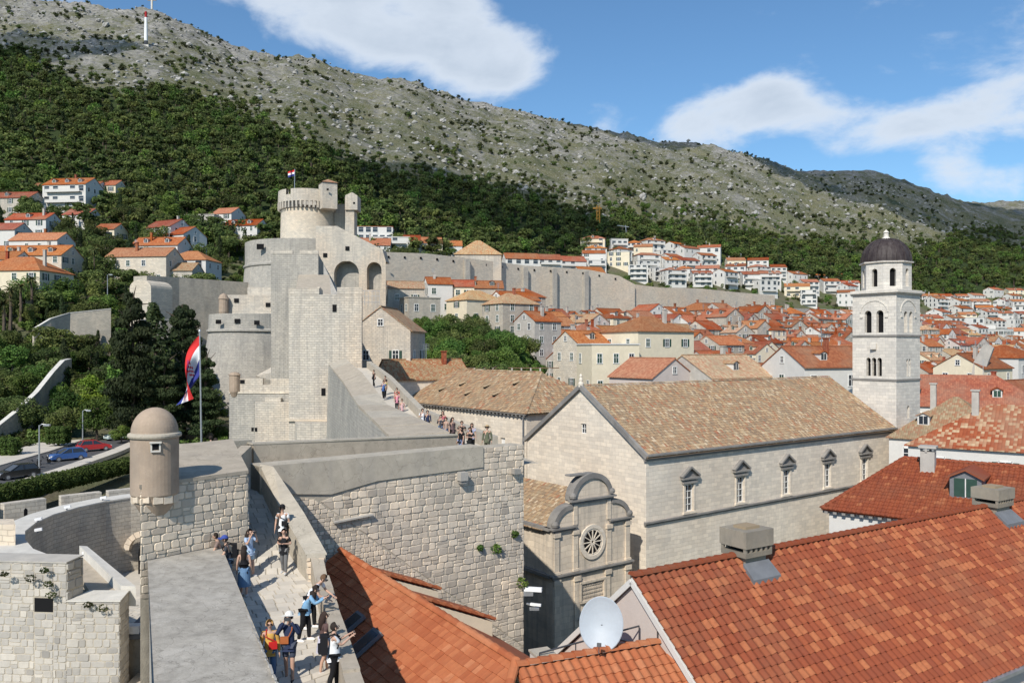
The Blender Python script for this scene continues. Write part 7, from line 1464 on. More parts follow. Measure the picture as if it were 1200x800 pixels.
# trees one can tell apart
AT = []
def atree(kind, px, Yg, h, seed=0, sxy=1.0, label=None, z=None):
    nm = {'conifer': 'conifer_tree', 'cypress': 'cypress_tree', 'pine': 'pine_tree', 'holm': 'evergreen_tree', 'broad': 'broadleaf_tree', 'bright': 'lime_green_tree'}[kind]; t = tree(nm, kind, px, Yg, h, label, None if label else 'garden and street trees', seed, sxy, z)
    if not label: AT.append((px, HY - F * (t.location.z + h * .5) / Yg, kind, t))
atree('conifer', 156, 124, 23.5, 0, .62, 'tall dark layered conifer standing beside the silver car'); atree('conifer', 216, 132, 22.5, 1, .7, 'broad dark conifer behind the large flag'); atree('cypress', 183, 140, 20, 1, 1.3, 'dark cypress between the two tall conifers'); atree('conifer', 240, 130, 14.5, 2, .75, 'lower dark conifer to the right behind the flagpole'); atree('conifer', 192, 126, 14, 3, .8, 'dense lower conifer below the dark cypress')
atree('bright', 108, 140, 7.5, 0, 1.0, 'lime-green young tree left of the tallest conifer'); atree('bright', 106, 138, 5, 1, 1.1, 'smaller lime-green bush below the lime-green tree'); atree('broad', 114, 126, 6.5, 3, 1.0, 'small leafy street tree behind the red car'); atree('broad', 142, 122, 3.2, 4, 1.3, 'round clipped shrub at the foot of the tall conifer')
BL = [(X(q[0], q[1]), q[1], q[3] * .5 + 1.5) for q in LV if q[0] < 330]
rd = random.Random(77)
def scatter_trees(n, fx, fy, kinds, hr, gap=.55, sub=False, tries=40):
    placed = []
    for _ in range(n * tries):
        if len(placed) >= n: break
        px, Yg = fx(), fy(); x = X(px, Yg); h = rd.uniform(*hr)
        if any(math.hypot(x - a, Yg - c) < r_ for a, c, r_ in BL): continue
        if any(math.hypot(x - a, Yg - c) < (h + g_) * .5 * gap for a, c, g_ in placed): continue
        k = rd.choice(kinds); placed.append((x, Yg, h)); atree(k, px, Yg, h, rd.randrange(3), rd.uniform(.9, 1.25) if k != 'cypress' else 1)
for (a, c, y0, y1, n, kinds, hr) in ((-20, 80, 124, 165, 26, ['holm', 'holm', 'pine', 'broad'], (4, 7)), (60, 150, 136, 180, 22, ['holm', 'cypress', 'broad', 'pine'], (5, 9)), (-20, 160, 182, 204, 30, ['pine', 'holm', 'broad', 'holm', 'cypress'], (5, 9)), (70, 240, 208, 262, 46, ['pine', 'holm', 'holm', 'cypress'], (6, 10)), (-30, 330, 268, 330, 84, ['pine', 'holm', 'cypress', 'pine', 'broad'], (6, 10.5)), (232, 300, 205, 262, 12, ['holm', 'pine', 'cypress', 'broad'], (6, 10)), (140, 260, 138, 174, 18, ['holm', 'cypress', 'cypress', 'broad'], (5, 11)), (60, 175, 176, 192, 12, ['pine', 'holm', 'broad'], (6, 9))):
    scatter_trees(n, lambda a=a, c=c: rd.uniform(a, c), lambda a=y0, c=y1: rd.uniform(a, c), kinds, hr)
scatter_trees(20, lambda: rd.uniform(412, 560), lambda: rd.uniform(296, 330), ['pine', 'holm', 'cypress'], (5, 9)); scatter_trees(54, lambda: rd.uniform(462, 655), lambda: rd.uniform(130, 174), ['broad', 'broad', 'broad', 'holm'], (4, 6.8), .6); scatter_trees(14, lambda: rd.uniform(490, 565), lambda: rd.uniform(174, 198), ['broad', 'holm'], (5, 8))
scatter_trees(46, lambda: rd.uniform(690, 1230), lambda: rd.uniform(400, 640), ['holm', 'cypress', 'broad', 'pine'], (5, 9), 1.4)
for i, (px, Yg, h, sp_) in enumerate(((110, 222, 11, 1.9), (12, 176, 9, 2.6), (24, 182, 8.5, 2.4), (37, 186, 9.5, 2.4), (140, 178, 8, 2.2), (4, 170, 8, 2.6))):
    z = tz(px, Yg); x = X(px, Yg); t = thing('palm_tree', ['tall thin palm in front of the garden trees', 'stout palm near the left edge, second from the left', 'stout palm third from the left edge', 'stout palm in front of the hipped orange roof', 'short palm beside the vaulted outwork', 'leftmost stout palm at the left edge'][i], 'palm', (x, Yg, z)); b = MB(); b.tube([(x, Yg, z - .3), (x + .15, Yg, z + h * .5), (x, Yg, z + h)], [.42, .3, .26] if i else [.2, .14, .12], 8); b.build('trunk', M['bark'], t); b = MB(); rp_ = random.Random(i)
    for k in range(34):
        a, el = rp_.uniform(0, 6.28), rp_.uniform(-.7, 1.2); d = V(math.cos(a), math.sin(a), 0); prev = V(x, Yg, z + h); w = V(-d.y, d.x, 0)
        for s_ in range(5):
            e_ = el - s_ * .38; nx = prev + (d * math.cos(e_) + V(0, 0, math.sin(e_))) * sp_ / 5; w0, w1 = .28 * (1 - s_ / 5.2), .28 * (1 - (s_ + 1) / 5.2); b.poly([prev - w * w0 + V(0, 0, -.1), prev, nx, nx - w * w1 + V(0, 0, -.1)], 0, rp_.random()); b.poly([prev, prev + w * w0 + V(0, 0, -.1), nx + w * w1 + V(0, 0, -.1), nx], 0, rp_.random()); prev = nx
    b.build('crown', M['leaf_palm'], t)
KW = {'conifer': 'dark layered conifer', 'cypress': 'slim dark cypress', 'pine': 'spreading pine', 'holm': 'dense evergreen tree', 'broad': 'leafy green tree', 'bright': 'lime-green tree'}
TL = [((20, 460), 'on the bank above the retaining wall'), ((100, 410), 'between the retaining and terrace walls'), ((20, 375), 'below the hipped orange roof'), ((110, 350), 'beside the domed outwork'), ((30, 330), 'among the palms'), ((120, 300), 'left of the long stone house'), ((190, 270), 'around the stepped white houses'), ((60, 250), 'below the large villa'), ((20, 220), 'left of the large villa'), ((170, 225), 'right of the villa row'), ((250, 250), 'on the slope left of the round tower'), ((270, 320), 'behind the glacis wall'), ((300, 240), 'behind the round tower'), ((180, 400), 'behind the tall conifers'), ((240, 390), 'beside the grey bastion'), ((440, 275), 'right of the round tower'), ((520, 275), 'behind the curtain wall'), ((500, 400), 'at the left of the walled garden'), ((560, 400), 'in the middle of the walled garden'), ((620, 400), 'at the right of the walled garden'), ((530, 365), 'above the walled garden'), ((720, 310), 'among white houses near the crane'), ((800, 310), 'among white houses in the middle'), ((880, 330), 'among white houses at their right end'), ((960, 340), 'left of the belfry'), ((1100, 365), 'right of the belfry'), ((1150, 370), 'on the right slope'), ((1200, 370), 'at the right edge slope')]
by = {}
for px, py, k, t in AT: by.setdefault(KW[k] + ' ' + min(TL, key=lambda q: math.hypot(q[0][0] - px, q[0][1] - py))[1], []).append((px, t))
for lb, l in by.items():
    l.sort(key=lambda q: q[0])
    for i, (px, t) in enumerate(l): t['label'] = lb if len(l) == 1 else lb + RK(i, len(l))
pts, sc_, ro_, ix = [], [], [], []
for _ in range(5200):
    px, Yg = rd.uniform(-80, 330), rd.uniform(112, 335); x = X(px, Yg)
    if abs(x + 58.5) < 10.5 and Yg < 150 or any(math.hypot(x - a, Yg - c) < r_ - 1 for a, c, r_ in BL): continue
    pts.append((x, Yg, tz(px, Yg) - .2)); sc_.append(rd.uniform(1.2, 3.0)); ro_.append(rd.uniform(0, 6.28)); ix.append(rd.randrange(4))
for _ in range(1500):
    px, Yg = rd.uniform(462, 665), rd.uniform(130, 178); pts.append((X(px, Yg), Yg, tz(px, Yg) - .1)); sc_.append(rd.uniform(1.2, 2.4)); ro_.append(rd.uniform(0, 6.28)); ix.append(2 + rd.randrange(2))
for _ in range(1600):
    px, Yg = rd.uniform(690, 1260), rd.uniform(380, 720); pts.append((X(px, Yg), Yg, tz(px, Yg) - .2)); sc_.append(rd.uniform(1.5, 4)); ro_.append(rd.uniform(0, 6.28)); ix.append(rd.randrange(4))
def shrubm(seed, mat):
    rs = np.random.default_rng(seed); return leaf_cloud('shrub', [((rs.uniform(-.35, .35), rs.uniform(-.35, .35), rs.uniform(.15, .55)), (rs.uniform(.2, .32),) * 3, 60) for _ in range(6)], .085, M[mat], rs)
scatter_gn('garden_shrubs', pts, sc_, ro_, ix, [shrubm(300, 'leaf_scrub'), shrubm(301, 'leaf_pine'), shrubm(302, 'leaf_broad'), shrubm(303, 'leaf_broad')], 'mixed green shrubs covering the garden slopes')
t = thing('pergola', 'row of pale posts under the vines at the edge of the walled garden', 'pergola', (X(590, 131), 131, -14))
for px in range(545, 652, 11): b = MB(); b.bar((X(px, 131), 131, -17), (X(px, 131), 131, topz(431, 131)), .22); b.build('post', M['plaster_grey'], t)
b = MB(); b.bar((X(540, 131), 131, topz(431, 131)), (X(655, 131), 131, topz(431, 131)), .15); b.build('rail', M['wood'], t)
# masts on the hill, crane
Yc = ray_ground(171, 54, 400) or 800; t = thing('radio_mast', 'white and red mast standing on the upper slope below the skyline', 'mast', P(171, 52, Yc)); z0, z1 = P(171, 55, Yc).z, P(171, 14, Yc).z; x = X(171, Yc)
for k in range(6): b = MB(); b.tube([(x, Yc, z0 + (z1 - z0) * k / 6), (x, Yc, z0 + (z1 - z0) * (k + 1) / 6)], 1.5 - k * .1, 8); b.build('mast_section', M['white'] if k not in (5, 0) else M['tail'] if k == 5 else M['metal_dark'], t)
b = MB(); b.box((x, Yc, z0 - 1), (7, 7, 3)); b.build('footing', M['white_stone'], t)
Yc = 872; t = thing('hilltop_cross', 'pale stone cross on the hilltop at the upper edge', 'cross', P(178, 8, Yc)); x = X(178, Yc); b = MB(); b.bar((x, Yc, P(178, 14, Yc).z), (x, Yc, P(178, -8, Yc).z), 1.6); b.bar((x - 4.5, Yc, P(178, 0, Yc).z), (x + 4.5, Yc, P(178, 0, Yc).z), 1.5); b.build('cross_body', M['white_stone'], t)
Yc = 470; M['crane_paint'] = plain('crane_paint', (.55, .26, .04), .6); t = thing('tower_crane', 'orange lattice crane mast at the forest edge', 'crane', P(701, 288, Yc)); b = MB(); z0, z1 = P(0, 292, Yc).z, P(0, 241, Yc).z; x = X(701, Yc)
for sx in (-.8, .8):
    for sy in (-.8, .8): b.bar((x + sx, Yc + sy, z0), (x + sx, Yc + sy, z1), .3)
for k in range(12): z = z0 + (z1 - z0) * k / 12; h = (z1 - z0) / 12; b.bar((x - .8, Yc - .8, z), (x + .8, Yc - .8, z + h), .2); b.bar((x + .8, Yc + .8, z), (x - .8, Yc + .8, z + h), .2); b.bar((x - .8, Yc + .8, z), (x - .8, Yc - .8, z + h), .2)
b.build('mast', M['crane_paint'], t); b = MB(); b.bar((x - 3, Yc, z1 - 1.5), (x + 2, Yc, z1 - 1.5), .8); b.build('jib_stub', M['crane_paint'], t)
t = thing('utility_pole', 'thin grey power pole with a crossarm right of the crane', 'pole', P(735, 285, 480)); b = MB(); b.tube([P(735, 286, 480), P(733, 264, 480)], .25, 6); b.bar(P(722, 264, 480), P(737, 266, 480), .3); b.build('pole_body', M['metal'], t)
# stone bell gable among the right-hand roofs
t = thing('bell_gable', 'slanted grey stone bell gable wall among the roofs right of the tower', 'bell gable', P(1147, 430, 150)); b = MB(); b.extr([P(1138, 440, 150), P(1152, 440, 150), P(1164, 408, 150), P(1160, 404, 150), P(1152, 404, 150), P(1141, 424, 150)], (.8, 1, 0)); b.build('gable_wall', M['plaster_grey'], t)
# flags
def stripes(u): return 0 if u < .34 else 1 if u < .67 else 2
M['flag_red'] = plain('flag_red', (.62, .03, .03), .8, var=0); M['flag_white'] = plain('flag_white', (.8, .8, .8), .8, var=0); M['flag_blue'] = plain('flag_blue', (.03, .04, .22), .8, var=0); FM = [M['flag_red'], M['flag_white'], M['flag_blue']]
def flag(surf, parent, n=36, m=18, crest=True):
    b = MB(); g = [[surf(i / n, j / m) for j in range(m + 1)] for i in range(n + 1)]
    for i in range(n):
        for j in range(m): b.poly([g[i][j], g[i + 1][j], g[i + 1][j + 1], g[i][j + 1]], stripes((j + .5) / m))
    c = b.build('cloth', FM, parent, smooth=True)
    if crest:                                          # chequered shield with a small crown of shields
        b = MB()
        for i in range(5):
            for j in range(5):
                if j == 4 and i in (0, 4): continue
                q = [surf(.40 + (i + a) * .036, .30 + (j + c_) * .085) for a, c_ in ((0, 0), (1, 0), (1, 1), (0, 1))]; nn_ = (Vector(q[1]) - Vector(q[0])).cross(Vector(q[3]) - Vector(q[0])).normalized() * .012; nn_ = nn_ if nn_.y < 0 else -nn_
                b.poly([Vector(p) + nn_ for p in q], (i + j) % 2)
        for i in range(5):
            q = [surf(.40 + (i + a) * .036, .30 - .11 + c_ * .1 - (.02 if i % 2 else 0)) for a, c_ in ((.08, 0), (.92, 0), (.92, 1), (.08, 1))]; nn_ = (Vector(q[1]) - Vector(q[0])).cross(Vector(q[3]) - Vector(q[0])).normalized() * .012; nn_ = nn_ if nn_.y < 0 else -nn_; b.poly([Vector(p) + nn_ for p in q], 2)
        b.build('crest', FM, c)
Yf = 45.0; t = thing('flagpole_flag', 'large red white and blue flag with chequered shield drooping from a pole', 'flag', P(236, 520, Yf)); b = MB(); b.tube([P(236, 525, Yf), P(234, 388, Yf)], [.05, .035], 10); b.build('pole', M['metal'], t); b = MB(); p = P(234, 388, Yf); b.lathe([(0, -.05), (.07, 0), (.05, .08), (0, .12)], tuple(p), 10); b.build('finial', M['metal'], t)
S0_ = [(233.6, 393, 0), (233.8, 432, 0)]; S1_ = [(217, 424, -.25), (230, 446, .35)]; S2_ = [(227, 467, -.1), (206, 475, .2)]
def sf(u, v):
    def lp(s_): a, c = s_; w = .5 - .5 * math.cos(math.pi * v); k = v * .6 + w * .4; return V(a[0] + (c[0] - a[0]) * k, a[1] + (c[1] - a[1]) * k, a[2] + (c[2] - a[2]) * k + .16 * math.sin(v * 9 + u * 5) * min(1, u * 3))
    a, m_, e = lp(S0_), lp(S1_), lp(S2_); q = a * (1 - u) ** 2 * 1.0 + (m_ * 2 - a * .5 - e * .5) * 2 * u * (1 - u) + e * u ** 2; return P(q.x, q.y, Yf + q.z)
flag(sf, t)
Yf2 = 206.0; t = thing('fortress_flag', 'small red white and blue flag flying on top of the round fortress tower', 'flag', P(345, 222, Yf2)); b = MB(); b.tube([P(345, 232, Yf2), P(345.5, 198, Yf2)], .09, 6); b.build('pole', M['metal'], t)
flag(lambda u, v: P(345 - 7.5 * u, 199 + 7 * v + 2.2 * u, Yf2 + .35 * math.sin(u * 7)), t, 10, 9)
# ================================================================== people
def skin_mesh(name, nodes, edges, mat, parent, sub=1, roots=('pelvis',)):
    ks = list(nodes); ix = {k: i for i, k in enumerate(ks)}; me = bpy.data.meshes.new(name); me.from_pydata([nodes[k][0] for k in ks], [(ix[a], ix[c]) for a, c in edges], []); me.materials.append(mat); o = bpy.data.objects.new(name, me); COL.objects.link(o); setp(o, parent)
    sm = o.modifiers.new('skin', 'SKIN'); sm.use_smooth_shade = True; sm.branch_smoothing = .6; sv_ = me.skin_vertices[0].data
    for k in ks: r = nodes[k][1]; sv_[ix[k]].radius = r if isinstance(r, tuple) else (r, r); sv_[ix[k]].use_root = k in roots
    ss = o.modifiers.new('smooth', 'SUBSURF'); ss.levels = sub; ss.render_levels = sub; return o
CLOTH = {}
def cl(c):
    k = tuple(round(q, 3) for q in c)
    if k not in CLOTH: CLOTH[k] = plain('cloth_%d' % len(CLOTH), k, .85, .2, var=.15)
    return CLOTH[k]
M['skin'] = plain('skin', (.50, .31, .225), .6); M['skin_dark'] = plain('skin_dark', (.36, .21, .145), .6)
def person(px, Yg, z, face, label, top, legs, hair=(.03, .022, .018), arms='down', bend=0.0, H=1.7, shorts=False, sleeves='short', skirt=None, hat=None, longhair=False, pack=None, bag=None, shoes=(.5, .5, .5), stride=.12, near=True, woman=False, glasses=False, loc=None, twist=0, group=None):
    """face: heading of the figure in radians (0 = +x, pi/2 = away from the camera)"""
    t = thing('person', label, 'person', (0, 0, 0), group); s_ = H / 1.7; wd = .92 if woman else 1.0
    def up(x, y, z_):   # bend the trunk forward about the hips
        if z_ > .95: d = z_ - .95; return (x + d * math.sin(bend), y, .95 + d * math.cos(bend) - x * math.sin(bend) * .3)
        return (x, y, z_)
    N = {'pelvis': ((0, 0, .95), (.125 * wd, .10)), 'waist': (up(0, 0, 1.1), (.115 * wd, .085)), 'chest': (up(0, 0, 1.3), (.15 * wd, .10)), 'collar': (up(0, 0, 1.43), (.085, .065)), 'neck': (up(.015, 0, 1.49), .048), 'jaw': (up(.045, 0, 1.545), (.060, .068)), 'brow': (up(.035, 0, 1.615), (.076, .088)), 'crown': (up(.015, 0, 1.68), (.055, .062)), 'nose': (up(.135, 0, 1.575), .013)}
    E = [('pelvis', 'waist'), ('waist', 'chest'), ('chest', 'collar'), ('collar', 'neck'), ('neck', 'jaw'), ('jaw', 'brow'), ('brow', 'crown'), ('brow', 'nose')]
    for sd, nm in ((1, 'l'), (-1, 'r')):
        sx = stride * sd
        N['hip' + nm] = ((0, .09 * sd, .90), .085); N['knee' + nm] = ((sx * .5 + .03, .095 * sd, .50), .058); N['calf' + nm] = ((sx * .8 - .005, .097 * sd, .36), .052); N['ankle' + nm] = ((sx - .02, .10 * sd, .085), .036); N['toe' + nm] = ((sx + .14, .115 * sd, .035), (.035, .022))
        N['shoulder' + nm] = (up(0, .175 * sd * wd, 1.405), .052)
        sh = V(*N['shoulder' + nm][0])
        if arms == 'down': el, wr = sh + V(-.03, .055 * sd, -.28), sh + V(.05, .08 * sd, -.52)
        elif arms == 'camera': el, wr = sh + V(.16, .10 * sd, -.19), V(*up(.21, .085 * sd, 1.55))
        elif arms == 'phone' : el, wr = (sh + V(.16, .02 * sd, -.2), sh + V(.40, -.06 * sd, -.05)) if sd < 0 or twist else (sh + V(.12, .06 * sd, -.22), sh + V(.36, -.10 * sd, -.08))
        elif arms == 'lean': el, wr = sh + V(.10, .10 * sd, -.25), sh + V(.33, .02 * sd, -.36)
        elif arms == 'strap': el, wr = sh + V(-.02, .10 * sd, -.26), sh + V(.17, -.04 * sd, -.22)
        N['elbow' + nm] = (tuple(el), .040); N['wrist' + nm] = (tuple(wr), .027); d = (wr - el).normalized(); side = d.cross(V(0, 0, 1)).normalized() if abs(d.z) < .9 else V(1, 0, 0); N['palm' + nm] = (tuple(wr + d * .065), (.036, .020))
        E += [('pelvis', 'hip' + nm), ('hip' + nm, 'knee' + nm), ('knee' + nm, 'calf' + nm), ('calf' + nm, 'ankle' + nm), ('ankle' + nm, 'toe' + nm), ('chest', 'shoulder' + nm), ('shoulder' + nm, 'elbow' + nm), ('elbow' + nm, 'wrist' + nm), ('wrist' + nm, 'palm' + nm)]
        if near:
            for f, (o_, ln) in enumerate(((-.030, .075), (-.010, .088), (.010, .082), (.029, .062), (.045, .05))):
                b0 = wr + d * (.085 if f < 4 else .045) + side * o_; cu = V(0, 0, -.018 - .004 * f); k0, k1 = 'f%d%s' % (f, nm), 'g%d%s' % (f, nm); sp = side * (.028 if f == 4 else o_ * .15)
                N[k0] = (tuple(b0 + d * ln * .45 + sp), .0095); N[k1] = (tuple(b0 + d * ln + sp + cu), .008); E += [('palm' + nm, k0), (k0, k1)]
    for k in N: N[k] = (tuple(q * s_ for q in N[k][0]), N[k][1] if s_ == 1 else (tuple(q * s_ for q in N[k][1]) if isinstance(N[k][1], tuple) else N[k][1] * s_))
    skin_mesh('body', N, E, M['skin'], t, 1)
    gr = lambda k, d: (N[k][0], tuple(q + d for q in N[k][1]) if isinstance(N[k][1], tuple) else N[k][1] + d)
    S = {k: gr(k, d_) for k, d_ in (('pelvis', .046), ('waist', .04), ('chest', .03))}; pv = N['pelvis'][0]; S['hem'] = ((pv[0], pv[1], pv[2] - .09), S['pelvis'][1]); S['collar'] = (N['collar'][0], (.084, .07)); Es = [('hem', 'pelvis'), ('pelvis', 'waist'), ('waist', 'chest'), ('chest', 'collar')]
    for nm in 'lr':
        if sleeves == 'none': continue
        S['shoulder' + nm] = gr('shoulder' + nm, .018); sh, el, wr = V(*N['shoulder' + nm][0]), V(*N['elbow' + nm][0]), V(*N['wrist' + nm][0]); Es.append(('chest', 'shoulder' + nm))
        if sleeves == 'long': S['elbow' + nm] = gr('elbow' + nm, .018); S['wrist' + nm] = (tuple(wr), .042); Es += [('shoulder' + nm, 'elbow' + nm), ('elbow' + nm, 'wrist' + nm)]
        else: S['elbow' + nm] = (tuple(sh.lerp(el, .72)), .062); Es.append(('shoulder' + nm, 'elbow' + nm))
    skin_mesh('jacket' if sleeves == 'long' else 'shirt', S, Es, cl(top), t)
    S = {'pelvis': (N['pelvis'][0], tuple(q + .024 for q in N['pelvis'][1]))}; Es = []
    for nm in 'lr':
        S['hip' + nm] = gr('hip' + nm, .022); hp, kn = V(*N['hip' + nm][0]), V(*N['knee' + nm][0]); Es.append(('pelvis', 'hip' + nm))
        if shorts or skirt: S['knee' + nm] = (tuple(hp.lerp(kn, .8)), .09); Es.append(('hip' + nm, 'knee' + nm))
        else: S['knee' + nm] = gr('knee' + nm, .022); S['calf' + nm] = gr('calf' + nm, .02); S['ankle' + nm] = (N['ankle' + nm][0], .058); Es += [('hip' + nm, 'knee' + nm), ('knee' + nm, 'calf' + nm), ('calf' + nm, 'ankle' + nm)]
    skin_mesh('shorts' if shorts else 'trousers', S, Es, cl(legs), t)
    if skirt: b = MB(); b.lathe([(.15 * s_, 1.0 * s_), (.19 * s_, .85 * s_), (.23 * s_, skirt * s_), (.20 * s_, skirt * s_)], (0, 0, 0), 20); b.build('skirt', cl(legs), t, smooth=True)
    for nm in 'lr': a, c = V(*N['ankle' + nm][0]), V(*N['toe' + nm][0]); b = MB(); b.tube([a + V(-.06, 0, -.04) * s_, a + V(.02, 0, -.03) * s_, c + V(-.03, 0, .005) * s_, c + V(.02, 0, 0)], [.042 * s_, .052 * s_, .044 * s_, .02 * s_], 8); b.build('shoe', cl(shoes), t, smooth=True)
    hd, cr = V(*N['brow'][0]), V(*N['crown'][0]); ax = (cr - V(*N['jaw'][0])).normalized(); fw = V(ax.z, 0, -ax.x); b = MB(); sdv = V(0, 1, 0)
    def shell(b, r, c, a_max, lo=-.6, m=0):
        n = 14; g = []
        for i in range(8):
            el = math.pi / 2 - (math.pi / 2 - lo) * i / 7; row = []
            for j in range(n + 1): a = -a_max + 2 * a_max * j / n + math.pi; row.append(c + (fw * math.cos(a) * math.cos(el) + sdv * math.sin(a) * math.cos(el) * .9 + ax * math.sin(el)) * r)
            g.append(row)
        for i in range(7):
            for j in range(n): b.poly([g[i][j], g[i][j + 1], g[i + 1][j + 1], g[i + 1][j]], m)
    c0 = hd + ax * .012 * s_ - fw * .012 * s_; shell(b, .112 * s_, c0, 2.1, -.75)
    if longhair: b.tube([hd - fw * .06 * s_ + ax * .03, hd - fw * .10 * s_ - V(0, 0, .12) * s_, hd - fw * .11 * s_ - V(0, 0, .3) * s_, hd - fw * .10 * s_ - V(0, 0, .42) * s_], [.09 * s_, .105 * s_, .09 * s_, .03 * s_], 10)
    b.build('hair', cl(hair), t, smooth=True)
    if hat:
        b = MB(); shell(b, .122 * s_, hd + ax * .025 * s_, math.pi, .12); n = 12; br = hat[1]
        for j in range(n):
            a0, a1 = (-1.1 + 2.2 * j / n, -1.1 + 2.2 * (j + 1) / n) if br != 'round' else (2 * math.pi * j / n, 2 * math.pi * (j + 1) / n); k = .22 if br != 'round' else .21; base = hd + ax * .045 * s_
            b.poly([base + (fw * math.cos(a) + sdv * math.sin(a)) * r * s_ - (ax * .02 if r > .15 else V(0, 0, 0)) for r, a in ((.115, a0), (k, a0), (k, a1), (.115, a1))])
        b.build('hat', cl(hat[0]), t, smooth=True)
    if near:
        b = MB(); ec = hd - ax * .012 * s_ + fw * .098 * s_
        for y in (-.036, .036): b.box(tuple(ec + sdv * y * s_), (.022 * s_, (.045 if glasses else .024) * s_, (.032 if glasses else .012) * s_))
        b.build('glasses' if glasses else 'eyes', M['dark'], t); b = MB(); mc = V(*N['jaw'][0]) + fw * .076 * s_; b.box(tuple(mc), (.012, .045, .009)); b.build('mouth', cl((.35, .13, .11)), t)
        for y in (-1, 1): b = MB(); e_ = hd + sdv * .092 * y * s_ - ax * .02 * s_; b.tube([e_ - ax * .03, e_ + ax * .03], [.014, .02], 6); b.build('ear', M['skin'], t)
    ch = V(*N['chest'][0])
    if pack: b = MB(); q = ch + V(-.22, 0, -.06) * s_; b.prism([(q.x - .1, q.y - .13), (q.x + .06, q.y - .15), (q.x + .06, q.y + .15), (q.x - .1, q.y + .13)], q.z - .26, q.z + .2); b.prism([(q.x - .16, q.y - .1), (q.x - .1, q.y - .11), (q.x - .1, q.y + .11), (q.x - .16, q.y + .1)], q.z - .24, q.z - .02); [b.tube([q + V(.05, y, .18), q + V(.22, y, .24), q + V(.38, y, .08), q + V(.3, y, -.14)], .022, 5) for y in (-.11, .11)]; b.build('backpack', cl(pack), t)
    if bag: q = V(*N['waist'][0]) + V(.16, bag[1] * .08, -.02) * s_; b = MB(); b.box(tuple(q), (.08, .21, .17)); b.tube([q + V(0, .1, .08), ch + V(.16, .10 * -bag[1], .02), V(*N['collar'][0]) + V(0, .08 * -bag[1], .03), ch + V(-.14, 0, 0)], .014, 5); b.build('shoulder_bag', cl(bag[0]), t)
    if arms in ('camera', 'phone'): q = (V(*N['palml'][0]) + V(*N['palmr'][0])) / 2 + V(.05, 0, .02); b = MB(); b.box(tuple(q), (.05, .14, .085) if arms == 'camera' else (.015, .15, .085)); b.build('camera' if arms == 'camera' else 'phone', M['metal_dark'], t)
    x, y = (X(px, Yg), Yg) if loc is None else loc; t.location = (x, y, z); t.rotation_euler.z = face; return t
def foot(px, py, z): return -z / (py - HY) * F * 1.0
def pz(Y): return float(np.interp(Y, [18, 22.5, 24.6, 27, 29.6, 31.3, 33, 35.2], [-8.75, -8.62, -8.5, -8.35, -8.1, -7.5, -6.8, -6.1])) + .03
def near(px, Y, *a, **k): return person(px, Y, pz(Y), *a, **k)
PI = math.pi; NV = (.025, .035, .075); JE = (.09, .15, .25); BK = (.014, .014, .016); WH = (.74, .74, .74)
near(259, 28.9, PI + .3, 'man in a brown shirt leaning on the slab parapet, farthest of the pair', (.22, .16, .14), JE, arms='lean', bend=.25)
near(268, 28.4, PI + .35, 'man in dark shirt, jeans and blue cap with black backpack at the parapet', (.05, .052, .06), (.13, .20, .30), hat=((.05, .08, .3), 'cap'), arms='lean', bend=.15, pack=BK, H=1.74)
near(292, 29.3, -.5, 'woman in light blue top and pale shorts holding a camera to her face', (.36, .46, .62), (.5, .62, .7), arms='camera', shorts=True, woman=True, longhair=True, H=1.68)
near(286, 27.6, PI / 2 + .15, 'woman seen from behind in black off-shoulder top and long denim skirt', (.012, .012, .014), (.12, .21, .34), skirt=.35, longhair=True, woman=True, sleeves='none', H=1.66)
near(331, 30.9, -PI / 2 + .2, 'man in white shirt and black cap with a bag strap across his chest', WH, (.05, .05, .055), hat=(BK, 'cap'), bag=(BK, 1), H=1.74)
near(333, 29.6, -PI / 2 - .1, 'dark-haired woman in black top and patterned trousers in front of the man in white', BK, (.16, .16, .16), woman=True, arms='strap', H=1.6)
near(363, 24.9, -.15, 'man in white shirt and sunglasses bending over the low parapet', (.7, .71, .74), BK, hair=(.12, .07, .04), arms='lean', bend=.65, glasses=True, H=1.78, shoes=(.75, .75, .75))
near(357, 24.0, -.1, 'woman in light blue denim jacket and black trousers leaning on the low parapet', (.20, .36, .52), BK, sleeves='long', arms='phone', bend=.5, longhair=True, woman=True, shoes=(.8, .78, .76))
near(316, 21.2, -PI / 2 + .3, 'blonde woman in sunglasses and yellow cardigan with a red shoulder bag', (.55, .32, .08), JE, hair=(.45, .28, .11), sleeves='long', bag=((.5, .02, .02), 1), woman=True, glasses=True, H=1.66)
near(339, 21.4, -PI / 2 + .05, 'person in white cap and navy jacket with tan bag taking a picture', NV, (.06, .07, .10), hat=((.72, .70, .64), 'cap'), sleeves='long', arms='camera', bag=((.36, .11, .035), -1), shorts=True, H=1.78, shoes=BK)
near(380, 21.9, .5, 'long-haired woman in dark top and pale skirt beside the man with the phone', (.10, .06, .055), (.5, .48, .55), hair=(.04, .025, .02), longhair=True, woman=True, skirt=.6, H=1.62)
near(391, 20.8, .35, 'man in white shirt with black backpack holding his phone out', WH, BK, arms='phone', pack=BK, twist=1, H=1.72)
person(253, 39.0, -5.95, PI / 2 + .4, 'person with bright turquoise backpack behind the sentry block', (.03, .30, .36), NV, pack=(.02, .42, .47), bend=.25, near=False); person(247, 40.0, -5.95, PI / 2, 'person in navy jacket in front of the turquoise backpack wearer', NV, NV, sleeves='long', near=False)
